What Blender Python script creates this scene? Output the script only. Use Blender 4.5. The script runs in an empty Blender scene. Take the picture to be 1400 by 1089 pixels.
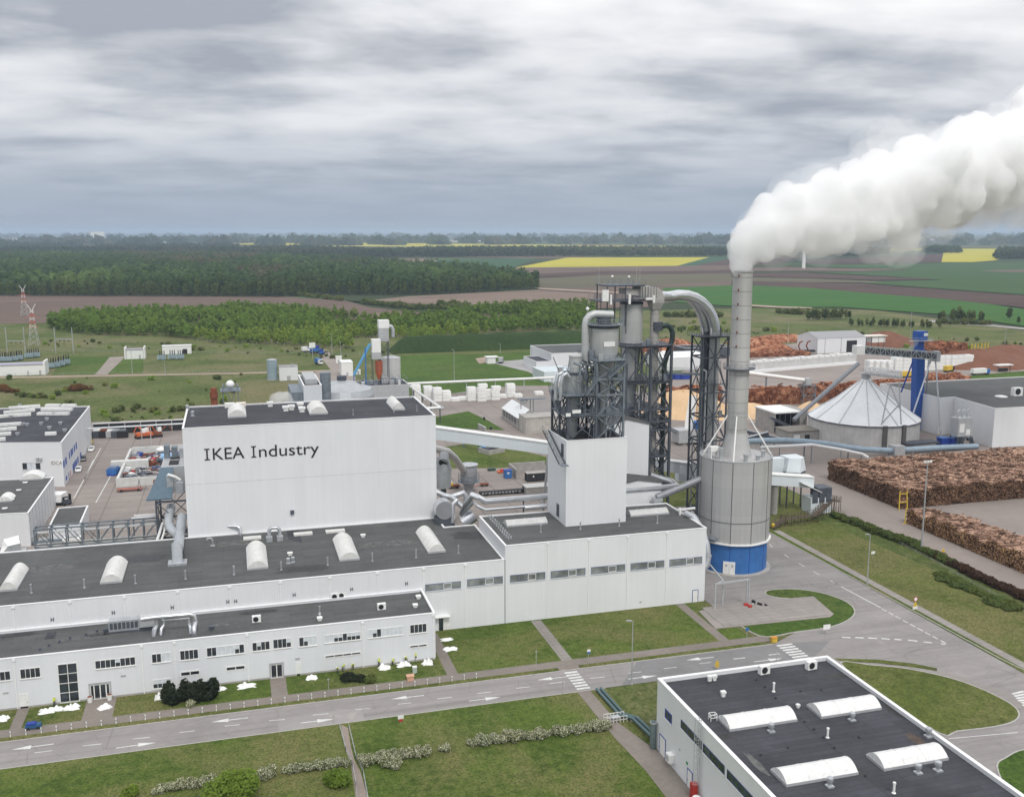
import bpy,math,random
import numpy as np
from math import sin,cos,tan,atan,atan2,pi,radians,sqrt
from mathutils import Vector,Matrix
random.seed(7)
RNG=np.random.default_rng(11)
SC=bpy.context.scene
COL=SC.collection
# ---------------------- survey of the site
F_PX,CX,CY,HZ,CAM_H,YAW=1345.0,700.0,544.5,316.0,75.0,radians(15.9)
PITCH=atan((CY-HZ)/F_PX)
def ray(x,y):
    a=(x-CX)/F_PX;b=-(y-CY)/F_PX
    f=cos(PITCH)+b*sin(PITCH);z=-sin(PITCH)+b*cos(PITCH)
    return a*cos(YAW)+f*sin(YAW),-a*sin(YAW)+f*cos(YAW),z
def G(x,y,z=0.0):
    """plan position of the point seen at photo pixel x, y on the level z"""
    d=ray(x,y);t=(z-CAM_H)/d[2]
    return (d[0]*t,d[1]*t)
def WY(x,y,Y):
    """X and height of the point seen at photo pixel x, y on the wall plane at depth Y"""
    d=ray(x,y);t=Y/d[1]
    return d[0]*t,CAM_H+d[2]*t
def WX(x,y,X):
    d=ray(x,y);t=X/d[0]
    return d[1]*t,CAM_H+d[2]*t
def PJ(X,Y,Z):
    r=X*cos(YAW)-Y*sin(YAW);f=X*sin(YAW)+Y*cos(YAW);u=Z-CAM_H
    fw=f*cos(PITCH)-u*sin(PITCH);up=f*sin(PITCH)+u*cos(PITCH)
    return (CX+F_PX*r/fw,CY-F_PX*up/fw)
def ZT(X,Y,yt):
    lo,hi=-20.0,300.0
    for _ in range(50):
        m=(lo+hi)/2
        if PJ(X,Y,m)[1]>yt:lo=m
        else:hi=m
    return lo
# ---------------------- objects
OFF={}
def link(o,parent=None):
    COL.objects.link(o)
    if parent is not None:o.parent=parent
    return o
def tag(o,label=None,cat=None,group=None,kind=None):
    if label:o['label']=label
    if cat:o['category']=cat
    if group:o['group']=group
    if kind:o['kind']=kind
    return o
def thing(name,label,cat,loc=(0,0,0),rz=0.0,group=None):
    o=bpy.data.objects.new(name,None)
    o.empty_display_size=0.5
    o.location=loc;o.rotation_euler=(0,0,rz)
    COL.objects.link(o)
    OFF[o.name]=Vector(loc)
    return tag(o,label,cat,group)
def dup(root,loc,rz=0.0,label=None,group=None,scale=None):
    r=root.copy();COL.objects.link(r);r.location=loc;r.rotation_euler=(0,0,rz)
    if scale is not None:
        r.scale=(scale,scale,scale) if not hasattr(scale,'__len__') else scale
    if label:r['label']=label
    if group:r['group']=group
    for ch in list(root.children):
        c=ch.copy();COL.objects.link(c);c.parent=r
        for g in list(ch.children):
            d=g.copy();COL.objects.link(d);d.parent=c
    return r
def offset_poly(poly,d):
    """grow (d>0) a counter-clockwise polygon"""
    n=len(poly);out=[]
    for i in range(n):
        p0=Vector(poly[i-1]);p1=Vector(poly[i]);p2=Vector(poly[(i+1) % n])
        e1=(p1-p0).normalized();e2=(p2-p1).normalized()
        n1=Vector((e1.y,-e1.x));n2=Vector((e2.y,-e2.x))
        b=n1+n2
        k=d/max(0.2,(1+n1.dot(n2)))
        out.append((p1.x+b.x*k,p1.y+b.y*k))
    return out
def ccw(poly):
    a=sum(poly[i-1][0]*poly[i][1]-poly[i][0]*poly[i-1][1] for i in range(len(poly)))
    return list(poly) if a>0 else list(reversed(poly))
class MB:
    def __init__(s):
        s.v=[];s.f=[]
    def add(s,vs,fs):
        k=len(s.v);s.v+=[tuple(p) for p in vs];s.f+=[tuple(i+k for i in f) for f in fs]
        return s
    def box(s,x0,x1,y0,y1,z0,z1):
        if x0>x1:x0,x1=x1,x0
        if y0>y1:y0,y1=y1,y0
        if z0>z1:z0,z1=z1,z0
        return s.add([(x0,y0,z0),(x1,y0,z0),(x1,y1,z0),(x0,y1,z0),(x0,y0,z1),(x1,y0,z1),(x1,y1,z1),(x0,y1,z1)],
                     [(0,3,2,1),(4,5,6,7),(0,1,5,4),(1,2,6,5),(2,3,7,6),(3,0,4,7)])
    def obox(s,c,u,w,d,z0,z1):
        """box centred at plan point c, width w along unit u, depth d across"""
        ux,uy=u;nx,ny=-uy,ux
        P=[]
        for z in (z0,z1):
            for a,b in ((-1,-1),(1,-1),(1,1),(-1,1)):
                P.append((c[0]+ux*a*w/2+nx*b*d/2,c[1]+uy*a*w/2+ny*b*d/2,z))
        return s.add(P,[(0,3,2,1),(4,5,6,7),(0,1,5,4),(1,2,6,5),(2,3,7,6),(3,0,4,7)])
    def prism(s,poly,z0,z1,top=True,bottom=False):
        poly=ccw(poly);n=len(poly)
        vs=[(x,y,z0) for x,y in poly]+[(x,y,z1) for x,y in poly]
        fs=[(i,(i+1) % n,n+(i+1) % n,n+i) for i in range(n)]
        if top:fs.append(tuple(range(n,2*n)))
        if bottom:fs.append(tuple(reversed(range(n))))
        return s.add(vs,fs)
    def ring(s,outer,inner,z0,z1):
        n=len(outer)
        vs=[(x,y,z0) for x,y in outer]+[(x,y,z1) for x,y in outer]+[(x,y,z0) for x,y in inner]+[(x,y,z1) for x,y in inner]
        fs=[]
        for i in range(n):
            j=(i+1) % n
            fs+=[(i,j,n+j,n+i),(2*n+j,2*n+i,3*n+i,3*n+j),(n+i,n+j,3*n+j,3*n+i),(j,i,2*n+i,2*n+j)]
        return s.add(vs,fs)
    def sheet(s,poly,z):
        poly=ccw(poly)
        return s.add([(x,y,z) for x,y in poly],[tuple(range(len(poly)))])
    def bar(s,p,q,w,h=None,up=(0,0,1)):
        h=h or w
        p=Vector(p);q=Vector(q);d=q-p
        if d.length<1e-6:return s
        d.normalize();u=Vector(up)
        if abs(d.dot(u))>0.98:u=Vector((0,1,0))
        a=d.cross(u).normalized();b=a.cross(d).normalized()
        P=[]
        for o in (p,q):
            for sa,sb in ((-1,-1),(1,-1),(1,1),(-1,1)):
                P.append(tuple(o+a*sa*w/2+b*sb*h/2))
        return s.add(P,[(0,1,2,3),(7,6,5,4),(0,4,5,1),(1,5,6,2),(2,6,7,3),(3,7,4,0)])
    def tube(s,pts,r,n=10,caps=True):
        pts=[Vector(p) for p in pts];m=len(pts)
        rs=r if hasattr(r,'__len__') else [r]*m
        t0=(pts[1]-pts[0]).normalized()
        ref=Vector((0,0,1)) if abs(t0.z)<0.9 else Vector((1,0,0))
        a=t0.cross(ref).normalized()
        k=len(s.v);prev=t0
        for i,p in enumerate(pts):
            if i==0:t=t0
            elif i==m-1:t=(pts[i]-pts[i-1]).normalized()
            else:
                t=((pts[i]-pts[i-1]).normalized()+(pts[i+1]-pts[i]).normalized())
                t=t.normalized() if t.length>1e-6 else prev
            q=prev.rotation_difference(t);a=q @ a;a=(a-t*a.dot(t)).normalized();b=t.cross(a)
            prev=t
            rr=rs[i]
            if 0<i<m-1:
                c=(pts[i]-pts[i-1]).normalized().dot((pts[i+1]-pts[i]).normalized())
            for j in range(n):
                an=2*pi*j/n
                s.v.append(tuple(p+(a*cos(an)+b*sin(an))*rr))
        for i in range(m-1):
            for j in range(n):
                j2=(j+1) % n
                s.f.append((k+i*n+j,k+i*n+j2,k+(i+1)*n+j2,k+(i+1)*n+j))
        if caps:
            s.f.append(tuple(k+j for j in reversed(range(n))))
            s.f.append(tuple(k+(m-1)*n+j for j in range(n)))
        return s
    def lathe(s,cx,cy,prof,n=24,a0=0.0,capb=True,capt=True):
        k=len(s.v);m=len(prof)
        for r,z in prof:
            for j in range(n):
                an=a0+2*pi*j/n
                s.v.append((cx+r*cos(an),cy+r*sin(an),z))
        for i in range(m-1):
            for j in range(n):
                j2=(j+1) % n
                s.f.append((k+i*n+j,k+i*n+j2,k+(i+1)*n+j2,k+(i+1)*n+j))
        if capb:s.f.append(tuple(k+j for j in reversed(range(n))))
        if capt:s.f.append(tuple(k+(m-1)*n+j for j in range(n)))
        return s
    def sphere(s,c,r,n=8,m=6,sz=1.0):
        k=len(s.v)
        for i in range(m+1):
            th=pi*i/m
            for j in range(n):
                ph=2*pi*j/n
                s.v.append((c[0]+r*sin(th)*cos(ph),c[1]+r*sin(th)*sin(ph),c[2]+r*sz*cos(th)))
        for i in range(m):
            for j in range(n):
                j2=(j+1) % n
                s.f.append((k+i*n+j,k+(i+1)*n+j,k+(i+1)*n+j2,k+i*n+j2))
        return s
    def vault(s,x0,x1,y0,y1,z,rise,axis='y',n=8):
        """barrel vault over a rectangle; axis = direction the barrel runs"""
        k=len(s.v)
        for e in (0,1):
            for i in range(n+1):
                t=i/n;h=z+rise*sin(pi*t)**0.8
                if axis=='y':s.v.append((x0+(x1-x0)*t,(y0,y1)[e],h))
                else:s.v.append(((x0,x1)[e],y0+(y1-y0)*t,h))
        for i in range(n):
            q=(k+i,k+i+1,k+n+1+i+1,k+n+1+i)
            s.f.append(q if axis=='y' else q[::-1])
        a=tuple(k+i for i in range(n+1));b=tuple(k+n+1+i for i in range(n+1))
        s.f.append(a[::-1] if axis=='y' else a);s.f.append(b if axis=='y' else b[::-1])
        return s
    def build(s,name,mat,parent=None,smooth=False,off=None):
        me=bpy.data.meshes.new(name)
        if off is None:
            off=Vector((0,0,0))
            p=parent
            while p is not None:
                off+=OFF.get(p.name,Vector((0,0,0)));p=p.parent
        V=np.array(s.v,dtype=np.float64)-np.array(off)
        me.from_pydata(V.tolist(),[],s.f)
        me.materials.append(mat)
        if smooth:
            me.polygons.foreach_set('use_smooth',[True]*len(me.polygons))
            me.set_sharp_from_angle(angle=radians(38))
        me.update()
        o=bpy.data.objects.new(name,me)
        return link(o,parent)
def solo(mb,name,mat,label,cat,loc=(0,0,0),smooth=False,group=None,kind=None,rz=0.0):
    """a thing made of one mesh, its origin at its base"""
    o=mb.build(name,mat,None,smooth,off=Vector(loc))
    o.location=loc;OFF[o.name]=Vector(loc)
    o.rotation_euler=(0,0,rz)
    return tag(o,label,cat,group,kind)
def struct(mb,name,mat,smooth=False):
    o=mb.build(name,mat,None,smooth,off=Vector((0,0,0)))
    o['kind']='structure'
    return o
# ---------------------- materials
MATS={}
class NT:
    def __init__(s,name):
        m=bpy.data.materials.new(name);m.use_nodes=True
        s.m=m;s.t=m.node_tree;s.t.nodes.clear()
        s.out=s.n('ShaderNodeOutputMaterial');s.b=s.n('ShaderNodeBsdfPrincipled')
        s.l(s.b.outputs[0],s.out.inputs['Surface'])
        s._geo=None;s._tc=None
    def n(s,t,**kw):
        x=s.t.nodes.new(t)
        for k,v in kw.items():setattr(x,k,v)
        return x
    def l(s,a,b):s.t.links.new(a,b)
    def pos(s):
        if s._geo is None:s._geo=s.n('ShaderNodeNewGeometry')
        return s._geo.outputs['Position']
    def obj(s):
        if s._tc is None:s._tc=s.n('ShaderNodeTexCoord')
        return s._tc.outputs['Object']
    def mp(s,vec,sc=(1,1,1),rot=(0,0,0),loc=(0,0,0)):
        x=s.n('ShaderNodeMapping');s.l(vec,x.inputs[0])
        x.inputs['Scale'].default_value=sc;x.inputs['Rotation'].default_value=rot;x.inputs['Location'].default_value=loc
        return x.outputs[0]
    def noise(s,vec,scale,detail=4,rough=0.55,dist=0.0):
        x=s.n('ShaderNodeTexNoise');s.l(vec,x.inputs['Vector'])
        x.inputs['Scale'].default_value=scale;x.inputs['Detail'].default_value=detail
        x.inputs['Roughness'].default_value=rough;x.inputs['Distortion'].default_value=dist
        return x.outputs['Fac']
    def voro(s,vec,scale,feat='F1',out='Distance'):
        x=s.n('ShaderNodeTexVoronoi');x.feature=feat;s.l(vec,x.inputs['Vector'])
        x.inputs['Scale'].default_value=scale
        return x.outputs[out]
    def ramp(s,fac,stops,interp='LINEAR'):
        x=s.n('ShaderNodeValToRGB');s.l(fac,x.inputs[0]);r=x.color_ramp;r.interpolation=interp
        while len(r.elements)<len(stops):r.elements.new(0.5)
        for e,(p,c) in zip(r.elements,stops):
            e.position=p;e.color=(c[0],c[1],c[2],1) if hasattr(c,'__len__') else (c,c,c,1)
        return x.outputs[0]
    def mix(s,fac,a,b,mode='MIX'):
        x=s.n('ShaderNodeMix',data_type='RGBA',blend_type=mode)
        for inp,v in ((x.inputs[0],fac),(x.inputs[6],a),(x.inputs[7],b)):
            if hasattr(v,'is_output'):s.l(v,inp)
            elif hasattr(v,'__len__'):inp.default_value=(v[0],v[1],v[2],1)
            else:inp.default_value=v
        return x.outputs[2]
    def math(s,op,a,b=0.0,clamp=False):
        x=s.n('ShaderNodeMath',operation=op,use_clamp=clamp)
        for inp,v in ((x.inputs[0],a),(x.inputs[1],b)):
            if hasattr(v,'is_output'):s.l(v,inp)
            else:inp.default_value=v
        return x.outputs[0]
    def bump(s,h,dist=0.05,strength=0.5):
        x=s.n('ShaderNodeBump');s.l(h,x.inputs['Height'])
        x.inputs['Distance'].default_value=dist;x.inputs['Strength'].default_value=strength
        s.l(x.outputs[0],s.b.inputs['Normal'])
    def col(s,c):
        if hasattr(c,'is_output'):s.l(c,s.b.inputs['Base Color'])
        else:s.b.inputs['Base Color'].default_value=(c[0],c[1],c[2],1)
    def set(s,rough=0.6,metal=0.0,spec=0.5):
        s.b.inputs['Roughness'].default_value=rough;s.b.inputs['Metallic'].default_value=metal
        s.b.inputs['Specular IOR Level'].default_value=spec
def lerp3(c,k):return tuple(min(1.0,x*k) for x in c)
def M(name,c,rough=0.6,metal=0.0,var=0.12,scale=1.5,streak=0.0,spec=0.4):
    """weathered paint / metal / plastic: colour with blotches and rain streaks"""
    if name in MATS:return MATS[name]
    t=NT(name);t.set(rough,metal,spec)
    f=t.noise(t.obj(),scale,5,0.6)
    f=t.ramp(f,[(0.3,0.0),(0.7,1.0)])
    c1=t.mix(f,lerp3(c,1-var),lerp3(c,1+var))
    if streak:
        g=t.noise(t.mp(t.obj(),(1.6,1.6,0.06)),1.4,4,0.6)
        g=t.ramp(g,[(0.45,0.0),(0.75,1.0)])
        g=t.math('MULTIPLY',g,streak)
        c1=t.mix(g,c1,lerp3((0.30,0.27,0.23),1.0))
    t.col(c1);MATS[name]=t.m
    return t.m
def cladding(name,c,rib=0.0,axis=0,dirt=0.10,rough=0.5,seam=0.0,bump=0.3):
    if name in MATS:return MATS[name]
    t=NT(name);t.set(rough,0.0,0.4)
    p=t.pos()
    big=t.noise(t.mp(p,(0.10,0.10,0.06)),1.0,3,0.5)
    streak=t.noise(t.mp(p,(0.9,0.9,0.035)),1.0,5,0.62)
    streak=t.ramp(streak,[(0.44,0.0),(0.80,1.0)])
    c1=t.mix(t.ramp(big,[(0.3,0),(0.7,1)]),lerp3(c,0.955),lerp3(c,1.03))
    c1=t.mix(t.math('MULTIPLY',streak,dirt),c1,(0.36,0.35,0.33))
    sx=t.n('ShaderNodeSeparateXYZ');t.l(p,sx.inputs[0])
    u=t.math('ADD',sx.outputs[0],sx.outputs[1])
    cell=t.math('FLOOR',t.math('MULTIPLY',u,0.9))
    wn=t.n('ShaderNodeTexWhiteNoise',noise_dimensions='1D');t.l(cell,wn.inputs['W'])
    c1=t.mix(t.math('MULTIPLY',wn.outputs['Value'],0.035),c1,lerp3(c,0.62))
    fr=t.math('FRACT',t.math('MULTIPLY',u,0.9))
    ln=t.math('LESS_THAN',fr,0.05)
    c1=t.mix(t.math('MULTIPLY',ln,0.10+seam),c1,lerp3(c,0.6))
    t.col(c1)
    t.bump(t.math('ADD',t.math('SINE',t.math('MULTIPLY',u,14.0)),0.0),0.01,bump)
    MATS[name]=t.m
    return t.m
def roof_felt(name,c,seam_rot=0.0,patch=0.25):
    if name in MATS:return MATS[name]
    t=NT(name);t.set(0.85,0.0,0.25)
    p=t.mp(t.pos(),(1,1,0),(0,0,seam_rot))
    n1=t.noise(p,0.12,5,0.6);n2=t.noise(p,1.3,5,0.7);n3=t.noise(p,9.0,3,0.6)
    br=t.n('ShaderNodeTexBrick');t.l(p,br.inputs['Vector'])
    br.inputs['Scale'].default_value=1.0;br.inputs['Brick Width'].default_value=7.5;br.inputs['Row Height'].default_value=1.0
    br.inputs['Mortar Size'].default_value=0.035;br.inputs['Mortar Smooth'].default_value=0.2
    br.inputs['Color1'].default_value=(0.42,0.42,0.42,1);br.inputs['Color2'].default_value=(0.58,0.58,0.58,1);br.inputs['Mortar'].default_value=(0.18,0.18,0.18,1)
    f=t.math('ADD',t.math('MULTIPLY',n1,0.8),t.math('MULTIPLY',n2,0.35))
    f=t.ramp(f,[(0.35,0.0),(0.8,1.0)])
    c1=t.mix(f,lerp3(c,1-patch),lerp3(c,1+patch))
    c1=t.mix(0.7,c1,br.outputs[0],'OVERLAY')
    c1=t.mix(t.math('MULTIPLY',t.ramp(n3,[(0.35,0),(0.65,1)]),0.25),c1,lerp3(c,0.75))
    st=t.ramp(t.noise(p,0.30,6,0.75,0.6),[(0.62,0.0),(0.70,1.0)])
    c1=t.mix(t.math('MULTIPLY',st,0.4),c1,lerp3(c,2.0))
    t.col(c1);t.bump(n3,0.01,0.5)
    MATS[name]=t.m
    return t.m
def grass(name,c_dark,c_light,c_dry,dry=0.5,s=1.0):
    """lawn or meadow: fine blades, clumps, patches of dry growth"""
    if name in MATS:return MATS[name]
    t=NT(name);t.set(0.9,0.0,0.15)
    p=t.mp(t.pos(),(1,1,0))
    a=t.noise(p,0.05*s,5,0.6,0.4);b=t.noise(p,0.45*s,6,0.68);cfine=t.noise(p,4.5,4,0.7);d=t.noise(p,0.021*s,5,0.62,0.8)
    f=t.math('ADD',t.math('MULTIPLY',a,0.5),t.math('MULTIPLY',b,0.55))
    c1=t.mix(t.ramp(f,[(0.40,0.0),(0.62,1.0)]),lerp3(c_dark,.85),lerp3(c_light,1.12))
    dr=t.math('ADD',t.math('MULTIPLY',d,0.7),t.math('MULTIPLY',b,0.3))
    lo=0.66-dry*0.25
    c1=t.mix(t.math('MULTIPLY',t.ramp(dr,[(lo,0.0),(lo+0.14,1.0)]),0.85),c1,c_dry)
    g2=t.noise(p,1.6*s,4,0.7);c1=t.mix(t.ramp(g2,[(0.46,0.0),(0.62,0.8)]),c1,lerp3(c_dark,0.55));g3=t.noise(p,0.8*s,4,0.7,1.0);c1=t.mix(t.ramp(g3,[(0.55,0.0),(0.68,0.6)]),c1,lerp3(c_light,1.35));c1=t.mix(t.ramp(cfine,[(0.35,0.0),(0.7,0.5)]),c1,lerp3(c_dark,0.6))
    t.col(c1);t.bump(t.math('ADD',cfine,t.math('MULTIPLY',b,0.8)),0.25,0.8)
    MATS[name]=t.m
    return t.m
def paving(name,c,scale=1.0,crack=0.25,tint=(0.5,0.45,0.4),slabs=None,rot=0.0,tyre=0.0):
    """asphalt or concrete: aggregate, patches, stains, optional slab joints"""
    if name in MATS:return MATS[name]
    t=NT(name);t.set(0.88,0.0,0.25)
    p=t.mp(t.pos(),(1,1,0),(0,0,rot))
    a=t.noise(p,0.06*scale,5,0.62,0.5);b=t.noise(p,0.7*scale,5,0.65);f=t.noise(p,14.0,2,0.6)
    c1=t.mix(t.ramp(a,[(0.3,0),(0.7,1)]),lerp3(c,0.82),lerp3(c,1.16))
    c1=t.mix(t.math('MULTIPLY',t.ramp(b,[(0.4,0),(0.75,1)]),0.30),c1,lerp3(c,0.66))
    c1=t.mix(t.math('MULTIPLY',f,0.25),c1,lerp3(c,0.72))
    if tyre:
        g=t.noise(t.mp(p,(0.02,0.9,1)),1.0,4,0.6)
        c1=t.mix(t.math('MULTIPLY',t.ramp(g,[(0.45,0),(0.7,1)]),tyre),c1,lerp3(c,0.6))
    ed=t.voro(p,0.16*scale,'DISTANCE_TO_EDGE')
    c1=t.mix(t.math('MULTIPLY',t.ramp(ed,[(0.0,1),(0.012,0)]),crack),c1,lerp3(c,0.45))
    if slabs:
        br=t.n('ShaderNodeTexBrick');t.l(p,br.inputs['Vector'])
        br.offset=0.0 if slabs[2] else 0.5
        br.inputs['Scale'].default_value=1.0;br.inputs['Brick Width'].default_value=slabs[0];br.inputs['Row Height'].default_value=slabs[1]
        br.inputs['Mortar Size'].default_value=0.03*min(slabs[:2]);br.inputs['Color1'].default_value=(0.46,)*3+(1,);br.inputs['Color2'].default_value=(0.56,)*3+(1,);br.inputs['Mortar'].default_value=(0.2,)*3+(1,)
        c1=t.mix(0.5,c1,br.outputs[0],'OVERLAY')
    st=t.ramp(t.noise(p,0.18*scale,6,0.7,1.0),[(0.60,0),(0.72,1)])
    c1=t.mix(t.math('MULTIPLY',st,0.35),c1,tint)
    t.col(c1);t.bump(f,0.01,0.4)
    MATS[name]=t.m
    return t.m
def soil(name,c1_,c2_,c3_,rot=0.0,line=0.5,sc=0.02):
    """ploughed or sown field with drill rows"""
    if name in MATS:return MATS[name]
    t=NT(name);t.set(0.95,0.0,0.1)
    p=t.mp(t.pos(),(1,1,0),(0,0,rot))
    a=t.noise(t.mp(p,(0.35,1.6,1)),sc,6,0.65,0.3);b=t.noise(t.mp(p,(0.15,3.0,1)),0.06,5,0.7);d=t.noise(p,0.006,4,0.6,0.6)
    c=t.mix(t.ramp(a,[(0.35,0),(0.68,1)]),c1_,c2_)
    c=t.mix(t.math('MULTIPLY',t.ramp(b,[(0.4,0),(0.65,1)]),line),c,c3_)
    c=t.mix(t.math('MULTIPLY',t.ramp(d,[(0.5,0),(0.66,1)]),0.5),c,c3_)
    c=t.mix(t.math('MULTIPLY',t.noise(p,0.8,3,0.7),0.25),c,lerp3(c1_,0.6))
    t.col(c);MATS[name]=t.m
    return t.m
def foliage(name,c,var=0.5,flower=None,fl=0.0):
    """leaf clumps: each plant and each clump a slightly different tone"""
    if name in MATS:return MATS[name]
    t=NT(name);t.set(0.75,0.0,0.2)
    oi=t.n('ShaderNodeObjectInfo')
    n1=t.noise(t.pos(),0.55,3,0.6);n2=t.noise(t.pos(),3.2,2,0.6)
    f=t.math('ADD',t.math('MULTIPLY',n1,0.6),t.math('MULTIPLY',n2,0.4))
    c1=t.mix(t.ramp(f,[(0.3,0),(0.7,1)]),lerp3(c,1-var*0.75),lerp3(c,1+var))
    yel=(c[0]*1.55,c[1]*1.12,c[2]*0.8)
    c1=t.mix(t.math('MULTIPLY',oi.outputs['Random'],0.45),c1,yel)
    if flower:
        w=t.ramp(t.noise(t.pos(),6.5,2,0.5),[(0.5,0.0),(0.58,1.0)])
        c1=t.mix(t.math('MULTIPLY',w,fl),c1,flower)
    t.col(c1);leafy(t,c1)
    MATS[name]=t.m
    return t.m
def leafy(t,c):
    tr=t.n('ShaderNodeBsdfTranslucent');t.l(t.mix(1.0,c,(1.5,1.5,1.0),'MULTIPLY'),tr.inputs[0])
    ms=t.n('ShaderNodeMixShader');ms.inputs[0].default_value=0.45;t.l(t.b.outputs[0],ms.inputs[1]);t.l(tr.outputs[0],ms.inputs[2]);t.l(ms.outputs[0],t.out.inputs['Surface'])
def glass(name,c=(0.02,0.025,0.03),rough=0.08):
    if name in MATS:return MATS[name]
    t=NT(name);t.set(rough,0.0,0.6)
    f=t.noise(t.pos(),0.5,2,0.5)
    t.col(t.mix(t.ramp(f,[(0.35,0),(0.65,1)]),c,lerp3(c,2.2)))
    MATS[name]=t.m
    return t.m
# ---------------------- camera, light, sky
cam_d=bpy.data.cameras.new('camera');cam=bpy.data.objects.new('camera',cam_d);COL.objects.link(cam)
cam_d.sensor_fit='HORIZONTAL';cam_d.sensor_width=36.0;cam_d.lens=36.0*F_PX/1400.0
cam_d.clip_start=1.0;cam_d.clip_end=120000.0
cam.location=(0,0,CAM_H);cam.rotation_euler=(pi/2-PITCH,0,-YAW)
SC.camera=cam
SUN_EL,SUN_AZ=radians(52),radians(176)
sd=bpy.data.lights.new('sun','SUN');sd.energy=1.35;sd.angle=radians(14);sd.color=(1.0,0.965,0.91)
sun=bpy.data.objects.new('sun',sd);COL.objects.link(sun)
sun.location=(0,0,400);sun.rotation_euler=(pi/2-SUN_EL,0,pi-SUN_AZ)
w=bpy.data.worlds.new('World');SC.world=w;w.use_nodes=True
nt=w.node_tree;nt.nodes.clear()
def wn_(t,**kw):
    x=nt.nodes.new(t)
    for k,v in kw.items():setattr(x,k,v)
    return x
def wl(a,b):nt.links.new(a,b)
def wmath(op,a,b=0.0,clamp=False):
    x=wn_('ShaderNodeMath',operation=op,use_clamp=clamp)
    for inp,v in ((x.inputs[0],a),(x.inputs[1],b)):
        if hasattr(v,'is_output'):wl(v,inp)
        else:inp.default_value=v
    return x.outputs[0]
def wramp(f,stops):
    x=wn_('ShaderNodeValToRGB');wl(f,x.inputs[0]);r=x.color_ramp
    while len(r.elements)<len(stops):r.elements.new(0.5)
    for e,(p,c) in zip(r.elements,stops):
        e.position=p;e.color=(*c,1) if hasattr(c,'__len__') else (c,c,c,1)
    return x.outputs[0]
def wmix(f,a,b):
    x=wn_('ShaderNodeMix',data_type='RGBA')
    for inp,v in ((x.inputs[0],f),(x.inputs[6],a),(x.inputs[7],b)):
        if hasattr(v,'is_output'):wl(v,inp)
        elif hasattr(v,'__len__'):inp.default_value=(*v,1)
        else:inp.default_value=v
    return x.outputs[2]
tc=wn_('ShaderNodeTexCoord');sx=wn_('ShaderNodeSeparateXYZ');wl(tc.outputs['Generated'],sx.inputs[0])
zc=wmath('MAXIMUM',sx.outputs[2],0.0)
den=wmath('ADD',zc,0.13)
cb=wn_('ShaderNodeCombineXYZ');wl(wmath('DIVIDE',sx.outputs[0],den),cb.inputs[0]);wl(wmath('DIVIDE',sx.outputs[1],den),cb.inputs[1])
def wnoise(scale,detail,rough,dist,loc,sc=(1,1,1)):
    mp=wn_('ShaderNodeMapping');wl(cb.outputs[0],mp.inputs[0]);mp.inputs['Location'].default_value=loc
    mp.inputs['Scale'].default_value=sc;mp.inputs['Rotation'].default_value=(0,0,YAW)
    x=wn_('ShaderNodeTexNoise');wl(mp.outputs[0],x.inputs['Vector']);x.inputs['Scale'].default_value=scale
    x.inputs['Detail'].default_value=detail;x.inputs['Roughness'].default_value=rough;x.inputs['Distortion'].default_value=dist
    return x.outputs['Fac']
big=wnoise(0.75,2,0.45,0.1,(3.1,7.4,0),(0.7,1.0,1));mid=wnoise(2.3,5,0.5,0.12,(11.7,2.2,0),(0.8,1.0,1))
cl=wmath('ADD',wmath('MULTIPLY',big,0.60),wmath('MULTIPLY',mid,0.52))
cloud=wramp(cl,[(0.43,(0.31,0.33,0.375)),(0.51,(0.46,0.475,0.51)),(0.58,(0.62,0.63,0.655)),(0.70,(0.78,0.78,0.785))])
hor=wramp(zc,[(0.0,1.0),(0.035,0.86),(0.10,0.30),(0.19,0.0)])
cloud=wmix(hor,cloud,(0.285,0.335,0.41))
top=wramp(zc,[(0.15,1.0),(0.55,1.42)])
vm=wn_('ShaderNodeVectorMath',operation='MULTIPLY');wl(cloud,vm.inputs[0]);wl(top,vm.inputs[1])
sky=wn_('ShaderNodeTexSky');sky.sky_type='NISHITA';sky.sun_disc=False;sky.sun_elevation=SUN_EL;sky.sun_rotation=SUN_AZ
bg1=wn_('ShaderNodeBackground');wl(sky.outputs[0],bg1.inputs[0]);bg1.inputs[1].default_value=0.08
bg2=wn_('ShaderNodeBackground');wl(vm.outputs[0],bg2.inputs[0]);bg2.inputs[1].default_value=1.0
ms=wn_('ShaderNodeMixShader');wl(bg1.outputs[0],ms.inputs[1]);wl(bg2.outputs[0],ms.inputs[2])
cover=wramp(cl,[(0.30,0.90),(0.45,0.97),(0.6,1.0)]);wl(cover,ms.inputs[0])
wo=wn_('ShaderNodeOutputWorld');wl(ms.outputs[0],wo.inputs['Surface'])
SC.view_settings.view_transform='Standard';SC.view_settings.look='None';SC.view_settings.gamma=1.0
SC.view_settings.exposure=0.34;SC.view_settings.use_curve_mapping=False
SC.cycles.max_bounces=24;SC.cycles.diffuse_bounces=3;SC.cycles.glossy_bounces=2;SC.cycles.transmission_bounces=2
SC.cycles.transparent_max_bounces=8;SC.cycles.volume_bounces=24
SC.cycles.use_denoising=True
SC.cycles.use_adaptive_sampling=True;SC.cycles.adaptive_threshold=0.02
WHITE=cladding('white_cladding',(0.745,0.755,0.77),dirt=0.10)
PLASTER=cladding('white_plaster',(0.735,0.75,0.78),dirt=0.08,bump=0.0)
WHITE2=cladding('white_cladding_plain',(0.735,0.745,0.76),dirt=0.07)
LIGHTBLUE=cladding('pale_blue_cladding',(0.66,0.71,0.74),dirt=0.08)
TRIM=M('white_trim',(0.80,0.80,0.80),0.4,var=0.05)
FELT=roof_felt('grey_roof_felt',(0.098,0.101,0.100))
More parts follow.
